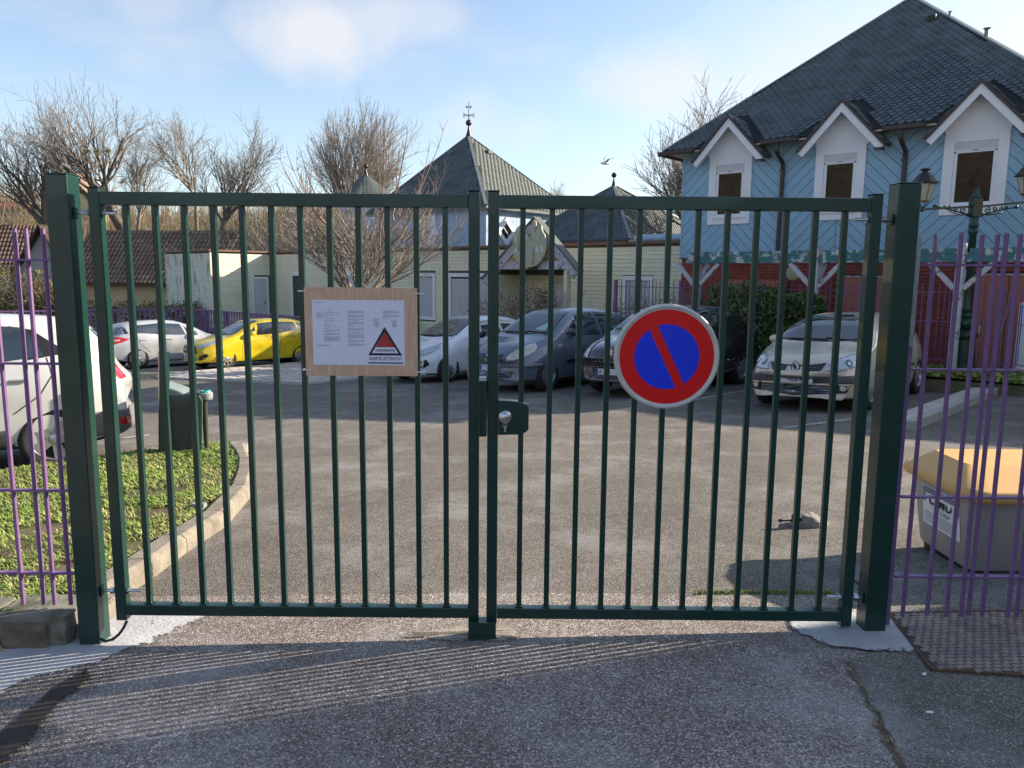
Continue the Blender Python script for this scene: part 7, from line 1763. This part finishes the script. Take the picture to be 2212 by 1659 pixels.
# ================================================================== SHRUBS
def leafy(name, label, cat, pts, n, lr, mat, seed, stems=0, group=None, smat='twig', base=None, zlo=None):
    """pts: list of (centre, radii) lobes filled with leaf clumps"""
    g = np.random.default_rng(seed); V = []; F = []; rt_ = thing(name, label, cat, tuple(pts[0][0]) if base is None else base, 0, group); o = np.array(rt_.location)
    per = n//len(pts)
    for c_, r_ in pts:
        d = g.normal(0, 1, (per, 3)); d /= np.linalg.norm(d, axis=1, keepdims=True); rad_ = g.uniform(.25, 1.0, (per, 1))**.55*(1+.18*np.sin(d[:, :1]*7+seed)*np.sin(d[:, 1:2]*6+d[:, 2:3]*5))
        p = np.array(c_)+d*rad_*np.array(r_)-o
        u = g.normal(0, 1, (per, 3)); u /= np.linalg.norm(u, axis=1, keepdims=True); v = np.cross(u, g.normal(0, 1, (per, 3))); v /= np.linalg.norm(v, axis=1, keepdims=True); s = lr*g.uniform(.5, 1.3, (per, 1))
        b = len(V)*0+sum(len(q) for q in V); V.append(np.stack([p-u*s, p+v*s*.45, p+u*s, p-v*s*.45], 1).reshape(-1, 3)); F.append((np.arange(per)*4+b)[:, None]+np.array([[0, 1, 2, 3]]))
    np_mesh('leaves', np.concatenate(V), np.concatenate(F), MT[mat], rt_, kind='stuff')
    if stems:
        S = []; rr = random.Random(seed)
        for c_, r_ in pts:
            for k in range(stems//len(pts)):
                x = c_[0]+rr.uniform(-.6, .6)*r_[0]-o[0]; y = c_[1]+rr.uniform(-.5, .5)*r_[1]-o[1]; z0 = (zlo if zlo is not None else c_[2]-r_[2])-o[2]
                p = Vector((x, y, z0)); d = Vector((rr.gauss(0, .3), rr.gauss(0, .3), 1))
                for q in range(5):
                    d = (d+Vector((rr.gauss(0, .25), rr.gauss(0, .25), .1))).normalized(); e = p+d*(c_[2]+r_[2]-o[2]-z0)/5; S.append((*p, *e, .012*(1-q*.15), .012*(1-(q+1)*.15))); p = e
        Vs, Fs = seg_arrays(S); np_mesh('stems', Vs, Fs, MT[smat], rt_, kind='stuff')
    return rt_
Lw = lambda u, v, z: tuple(loc_w(u, v, z))
leafy('evergreen_shrub', 'large dark evergreen shrub before the purple fence and the brick front', 'shrub', [(Lw(2.35, -2.3, .55), (.55, .45, 1.15)), (Lw(2.95, -2.35, .75), (.6, .45, 1.0)), (Lw(3.5, -2.3, .9), (.45, .4, .65)), (Lw(2.9, -2.4, -.2), (.9, .45, .6)), (Lw(4.1, -2.25, 1.2), (.5, .2, .25)), (Lw(3.7, -2.3, .2), (.5, .35, .7))], 15000, .055, 'leaf', 3, 60)
leafy('bare_hedge', 'tangled leafless grey brown bushes left of the evergreen shrub', 'hedge', [(Lw(.2, -2.3, .55), (.75, .4, .8)), (Lw(1.3, -2.4, .65), (.75, .4, .9)), (Lw(.8, -2.2, .4), (1.1, .4, .7))], 1800, .03, 'dryleaf', 5, 260)
leafy('withered_shrub', 'withered brown leaved shrub before the annex porch', 'shrub', [(Lw(-4.6, -2.15, .55), (.9, .3, .75)), (Lw(-3.4, -2.1, .75), (.6, .3, .85)), (Lw(-2.75, -2.1, .8), (.35, .25, .75))], 2600, .040, 'dryleaf', 6, 150)
leafy('low_evergreen', 'small dark evergreen bush under the annex window, beside the notice board', 'shrub', [(Lw(-11.3, .0, -.1), (.45, .35, .5))], 2200, .05, 'leaf', 7, 12)
leafy('border_hedge', 'olive brown hedge behind the balustrade, before the cream house', 'hedge', [((-18.2+k*1.35-0, 33.0+.1*k, -.05), (1.0, .6, .62)) for k in range(-4, 4)], 9000, .07, 'hedge', 8, 160)
leafy('reed_clump', 'tall straw coloured reeds and ivy behind the white crossover', 'plant', [((-22.6, 33.2, .7), (1.2, .6, 1.5)), ((-20.8, 33.4, .5), (1.0, .6, 1.3)), ((-19.6, 33.2, .2), (.8, .5, 1.0))], 5200, .08, 'hedge', 9, 300, smat='thicket')
leafy('bank_planting', 'dark tangled plants on the bank below the purple balustrade', 'planting', [(tuple(loc_w(u, -3.75, -1.0)), (.75, .35, .50)) for u in np.linspace(-20.3, -12.3, 9)], 11000, .06, 'ivy', 10, 200, smat='bark')
grass('raised_grass', [tuple(loc_w(5.2, -2.75)[:2]), tuple(loc_w(8.8, -2.75)[:2]), tuple(loc_w(8.8, -1.2)[:2]), tuple(loc_w(5.2, -1.2)[:2])], 5000, .05, .12, 7, 0.0, 'grass around the lamp post foot before the brick front', 'grass', w=.008, zf=lambda x, y: .02)

# ================================================================== RIGHT KERB
KR = thing('kerb', 'grey concrete kerb with block strip ending behind the right railing', 'kerb', (0, 0, 0))
ka, kb = Vector((4.97, 9.34, 0)), Vector((8.6, 13.25, 0)); kc = Vector((11.5, 15.2, 0)); n_ = 6
def slab_piece(p, q, w0, w1, h, mat, parent, name, off=0):
    d = (q-p).normalized(); s = Vector((-d.y, d.x, 0)); z0 = gz(p.x, p.y); z1 = gz(q.x, q.y)
    mm = MB(); P = [p+s*w0, q+s*w0, q+s*w1, p+s*w1]
    mm.add([(v.x, v.y, gz(v.x, v.y)-.1) for v in P]+[(v.x, v.y, gz(v.x, v.y)+h) for v in P], [(3, 2, 1, 0), (4, 5, 6, 7), (0, 1, 5, 4), (1, 2, 6, 5), (2, 3, 7, 6), (3, 0, 4, 7)]); return mm.build(name, mat, parent, bevel=.006)
L_ = (kb-ka).length; k = 6
for i in range(k):
    p = ka.lerp(kb, i/k+.0008); q = ka.lerp(kb, (i+1)/k-.0008); slab_piece(p, q, -.07, .06, .125, MT['kerb_grey'], KR, 'kerb_stone')
k = 22
for i in range(k):
    for j in range(2):
        p = ka.lerp(kb, i/k+.001); q = ka.lerp(kb, (i+1)/k-.001); slab_piece(p, q, .065+j*.135, .065+j*.135+.128, .118, MT['paving'], KR, 'block')
for i in range(4): slab_piece(kb.lerp(kc, i/4+.001), kb.lerp(kc, (i+1)/4-.001), -.07, .06, .125, MT['kerb_grey'], KR, 'kerb_stone')
slab_piece(kb+Vector((-.9, .75, 0)), kb+Vector((-1.6, .05, 0)), -.06, .06, .12, MT['kerb_grey'], KR, 'kerb_stone')
# strip of raised pavement from the kerb to the house
m = MB(); rp_ = [kb+Vector((.1, .05, 0)), kc, Vector((15, 13, 0)), loc_w(12, -2.75), loc_w(5.0, -2.75)]
m.add([(v.x, v.y, (gz(v.x, v.y)+.115 if i < 3 else .026)) for i, v in enumerate(rp_)], [(0, 1, 2, 3, 4)]); m.build('raised_verge', MT['road_old'], kind='structure')
p = at(2130, 830, 12.6); 

# ================================================================== STREET LAMP
SL = thing('street_lamp', 'dark green ornate street lamp with two hanging lanterns before the brick front', 'street lamp', (8.44, 14.2, .02), rad(1))
oct_ = 8
m = MB(); m.lathe([(.27, 0), (.27, .10), (.23, .14), (.22, .40), (.20, .62), (.235, .68), (.235, .72), (.15, .80)], 8); m.build('pedestal', MT['lamp_green'], SL, bevel=.008)
m = MB()
m.lathe([(.13, .78), (.18, .86), (.20, .92), (.18, .98), (.11, 1.02), (.13, 1.05), (.13, 1.08), (.095, 1.12), (.115, 1.17), (.115, 1.2), (.09, 1.25), (.082, 1.4), (.062, 2.55), (.085, 2.58), (.085, 2.62), (.06, 2.65), (.085, 2.70), (.085, 2.74), (.06, 2.78), (.075, 2.83), (.06, 2.86)], 20); m.build('post', MT['lamp_green'], SL, smooth=True, angle=50)
for k in range(4):
    a = k*PI/2+PI/4; m = MB(); m.box((0, 0, 0), (.13, .012, .16)); o = m.build('pedestal_panel', MT['lamp_green'], SL, bevel=.004); o.location = (math.sin(a+PI/8*0)*0, 0, 0); o.location = (.222*math.cos(a-PI/8), .222*math.sin(a-PI/8), .27); o.rotation_euler = (0, 0, a-PI/8+PI/2)
m = MB(); m.box2((-.085, -.085, 2.86), (.085, .085, 3.20)); m.lathe([(.10, 3.2), (.10, 3.23), (.06, 3.26), (.055, 3.34), (.03, 3.38)], 12); m.build('head_block', MT['lamp_green'], SL, bevel=.008)
def spiral(m, c, r0_, turns, sg, r=.011, a0=0, flip=1):
    pts = []
    n = int(18*turns)
    for k in range(n+1):
        t = k/n; a = a0+sg*2*PI*turns*t; R_ = r0_*(1-t*.85); pts.append((c[0]+flip*R_*math.cos(a), 0, c[1]+R_*math.sin(a)))
    m.path(pts, r, 5)
for sx_ in (-1, 1):
    m = MB(); m.bar((sx_*.085, 0, 3.05), (sx_*.93, 0, 3.14 if sx_ > 0 else 2.99), .035, .035); m.build('arm', MT['lamp_green'], SL)
    m = MB(); zt = 3.04
    pts = [(sx_*(.085+.68*t), 0, 2.88+.17*t**.8+(-.0)) for t in [k/10 for k in range(11)]]; m.path(pts, .014, 6)
    spiral(m, (sx_*.22, 2.985), .062, 1.4, -1, a0=PI*.5, flip=sx_); spiral(m, (sx_*.36, 3.00), .050, 1.4, 1, a0=PI*1.5, flip=sx_); spiral(m, (sx_*.47, 3.015), .042, 1.3, -1, a0=PI*.5, flip=sx_)
    spiral(m, (sx_*.57, 3.035), .030, 1.2, 1, a0=PI*1.4, flip=sx_); spiral(m, (sx_*.76, 3.04), .040, 1.2, -1, a0=PI*1.2, flip=sx_); spiral(m, (sx_*.14, 2.91), .03, 1.2, 1, a0=PI, flip=sx_)
    m.path([(sx_*.10, 0, 2.92), (sx_*.26, 0, 2.90), (sx_*.40, 0, 2.93), (sx_*.47, 0, 2.965)], .010, 5)
    m.build('scrollwork', MT['lamp_green'], SL)
    lx = sx_*(.98 if sx_ < 0 else .93); lz = 2.99 if sx_ < 0 else 3.14
    ln_ = thing('lantern', None, None, (lx, 0, lz)); ln_.parent = SL
    m = MB(); m.lathe([(.01, -.05), (.035, -.02), (.03, .01), (.02, .05)], 10); m.build('knob', MT['copper'], ln_, smooth=True)
    m = MB()
    for k in range(6):
        a = 2*PI*(k+.5)/6; m.path([(.02*math.cos(a), .02*math.sin(a), .03), (.055*math.cos(a), .055*math.sin(a), .06), (.095*math.cos(a), .095*math.sin(a), .135)], .006, 5)
    m.build('cradle', MT['copper'], ln_)
    R0_, R1_, z0, z1 = .105, .185, .14, .46
    for k in range(6):
        a, b = 2*PI*(k+.5)/6, 2*PI*(k+1.5)/6; P = lambda an, r_, z: Vector((r_*math.cos(an), r_*math.sin(an), z))
        q = [P(a, R0_, z0), P(b, R0_, z0), P(b, R1_, z1), P(a, R1_, z1)]; c_ = sum(q, Vector())/4; mm = MB(); mm.add([c_+(v-c_)*.90 for v in q]+[c_+(v-c_)*.90-Vector((c_.x, c_.y, 0)).normalized()*.004 for v in q], [(0, 1, 2, 3), (7, 6, 5, 4), (0, 4, 5, 1), (1, 5, 6, 2), (2, 6, 7, 3), (3, 7, 4, 0)])
        mm.build('pane', MT['lampglass'], ln_)
    mm = MB()
    for k in range(6):
        a, b = 2*PI*(k+.5)/6, 2*PI*(k+1.5)/6; mm.bar(P(a, R0_, z0), P(a, R1_, z1), .014, .014); mm.bar(P(a, R0_, z0), P(b, R0_, z0), .014, .014); mm.bar(P(a, R1_, z1), P(b, R1_, z1), .014, .014)
    mm.build('lantern_frame', MT['brass'], ln_)
    mm = MB(); mm.lathe([(.235, .455), (.235, .47), (.15, .56), (.155, .57), (.10, .635), (.05, .655), (.05, .68), (.085, .70), (.085, .715), (.03, .735)], 6); mm.build('hood', MT['copper'], ln_, bevel=.004)

# ================================================================== LITTER BIN AND LEANING POST
BP = gpt(425, 985, .0); bz = gz(-3.62, 8.30)+.05
BN = thing('litter_bin', 'grey litter bin with its green door hanging open, in the grass corner', 'litter bin', (-3.66, 8.30, bz), rad(8))
m = MB(); loft(m, [(.30, .26, 0), (.31, .27, .04), (.36, .32, .62)], r_=.05); m.build('tub', MT['bin_dark'], BN, smooth=True, angle=35)
m = MB(); loft(m, [(.385, .345, .53), (.40, .36, .56), (.40, .36, .66), (.36, .33, .70)], r_=.06); m.build('collar', MT['bin_dark'], BN, smooth=True, angle=35)
m = MB(); m.prism([(-.21, .66), (.19, .60), (.20, .63), (.02, .735), (-.15, .80), (-.21, .77)], (0, -.17, 0), (1, 0, 0), (0, 0, 1), (0, .34, 0)); m.build('lid', MT['bin_lid'], BN, bevel=.015)
m = MB(); m.add([(.12, -.22, .05), (.20, -.16, .02), (.30, -.14, .60), (.12, -.24, .66)], [(0, 1, 2, 3)]); m = MB(); m.prism([(.02, .0), (.09, .0), (.12, .60), (.09, .66), (.02, .64), (.0, .1)], (.155, -.235, .03), (1, .15, 0), (0, 0, 1), (0, .022, 0)); m.build('open_door', MT['bin_green'], BN, bevel=.006)
m = MB(); m.lathe([(.022, .0), (.024, .02), (.034, .58), (.050, .62)], 14, (.25, -.04, .02)); m.build('side_tube', MT['bin_dark'], BN, smooth=True)
m = MB(); m.lathe([(.068, .60), (.076, .62), (.076, .67), (.066, .68), (.058, .665), (.055, .62)], 22, (.27, -.05, .02)); m.build('ring', MT['galv'], BN, smooth=True)
m = MB(); rr = random.Random(3)
prof = [(.055, .60), (.060, .68), (.052, .695), (.040, .66), (.03, .62)]; m.lathe(prof, 16, (.27, -.05, .025)); m.v = [(x+rr.uniform(-.004, .004), y+rr.uniform(-.004, .004), z+rr.uniform(-.006, .006)) for x, y, z in m.v]; m.build('bag', MT['teal'], BN, smooth=True)
LPo = thing('post', 'leaning dark green round post beside the litter bin', 'post', (-3.80, 8.10, gz(-3.8, 8.1)+.06))
a_ = Vector((0, 0, -.05)); b_ = at(354, 759, 8.1)-Vector(LPo.location)
m = MB(); m.tube(a_, b_, .055, n=20); m.build('tube', MT['gate_green'], LPo, smooth=True)
for t in (.28, .62):
    m = MB(); c_ = a_.lerp(b_, t); m.box((c_.x+.058, c_.y-.02, c_.z), (.02, .03, .012)); m.build('bolt', MT['steel'], LPo)

# ================================================================== GULL
GU = thing('gull', 'small white gull with raised wings flying in the sky beside the blue house', 'bird', tuple(at(1308, 353, 30)), rad(25))
m = MB(); m.lathe([(.006, -.24), (.035, -.18), (.055, -.06), (.05, .04), (.030, .11), (.034, .15), (.02, .185), (.004, .205)], 10, axis='X'); m.build('body', MT['white'], GU, smooth=True)
for s, up_ in ((1, .8), (-1, .35)):
    m = MB(); sh = Vector((.04, s*.04, .03)); el = sh+Vector((.03, s*.13, .16*up_+.05)); ti = el+Vector((.16 if s > 0 else .22, s*.10, .22*up_-.02))
    ch = Vector((-.10, 0, 0)); m.add([sh, el, ti, el+ch*.9, sh+ch, sh+Vector((0, 0, -.008)), el+Vector((0, 0, -.008)), el+ch*.9+Vector((0, 0, -.006)), sh+ch+Vector((0, 0, -.006))], [(0, 1, 3, 4), (1, 2, 3), (8, 7, 6, 5), (6, 7, 2), (0, 5, 6, 1), (4, 3, 7, 8)]); m.build('wing', pm('gull_wing', (.40, .41, .44), .8), GU)
m = MB(); m.add([(-.23, -.01, .0), (-.33, -.05, -.01), (-.33, .05, -.01), (-.23, .01, .0), (-.23, 0, -.01)], [(0, 1, 2, 3), (4, 2, 1)]); m.build('tail', MT['white'], GU)
m = MB(); m.tube((.20, 0, 0), (.245, 0, -.008), .010, .003, 6); m.build('beak', MT['salt_yellow'], GU)
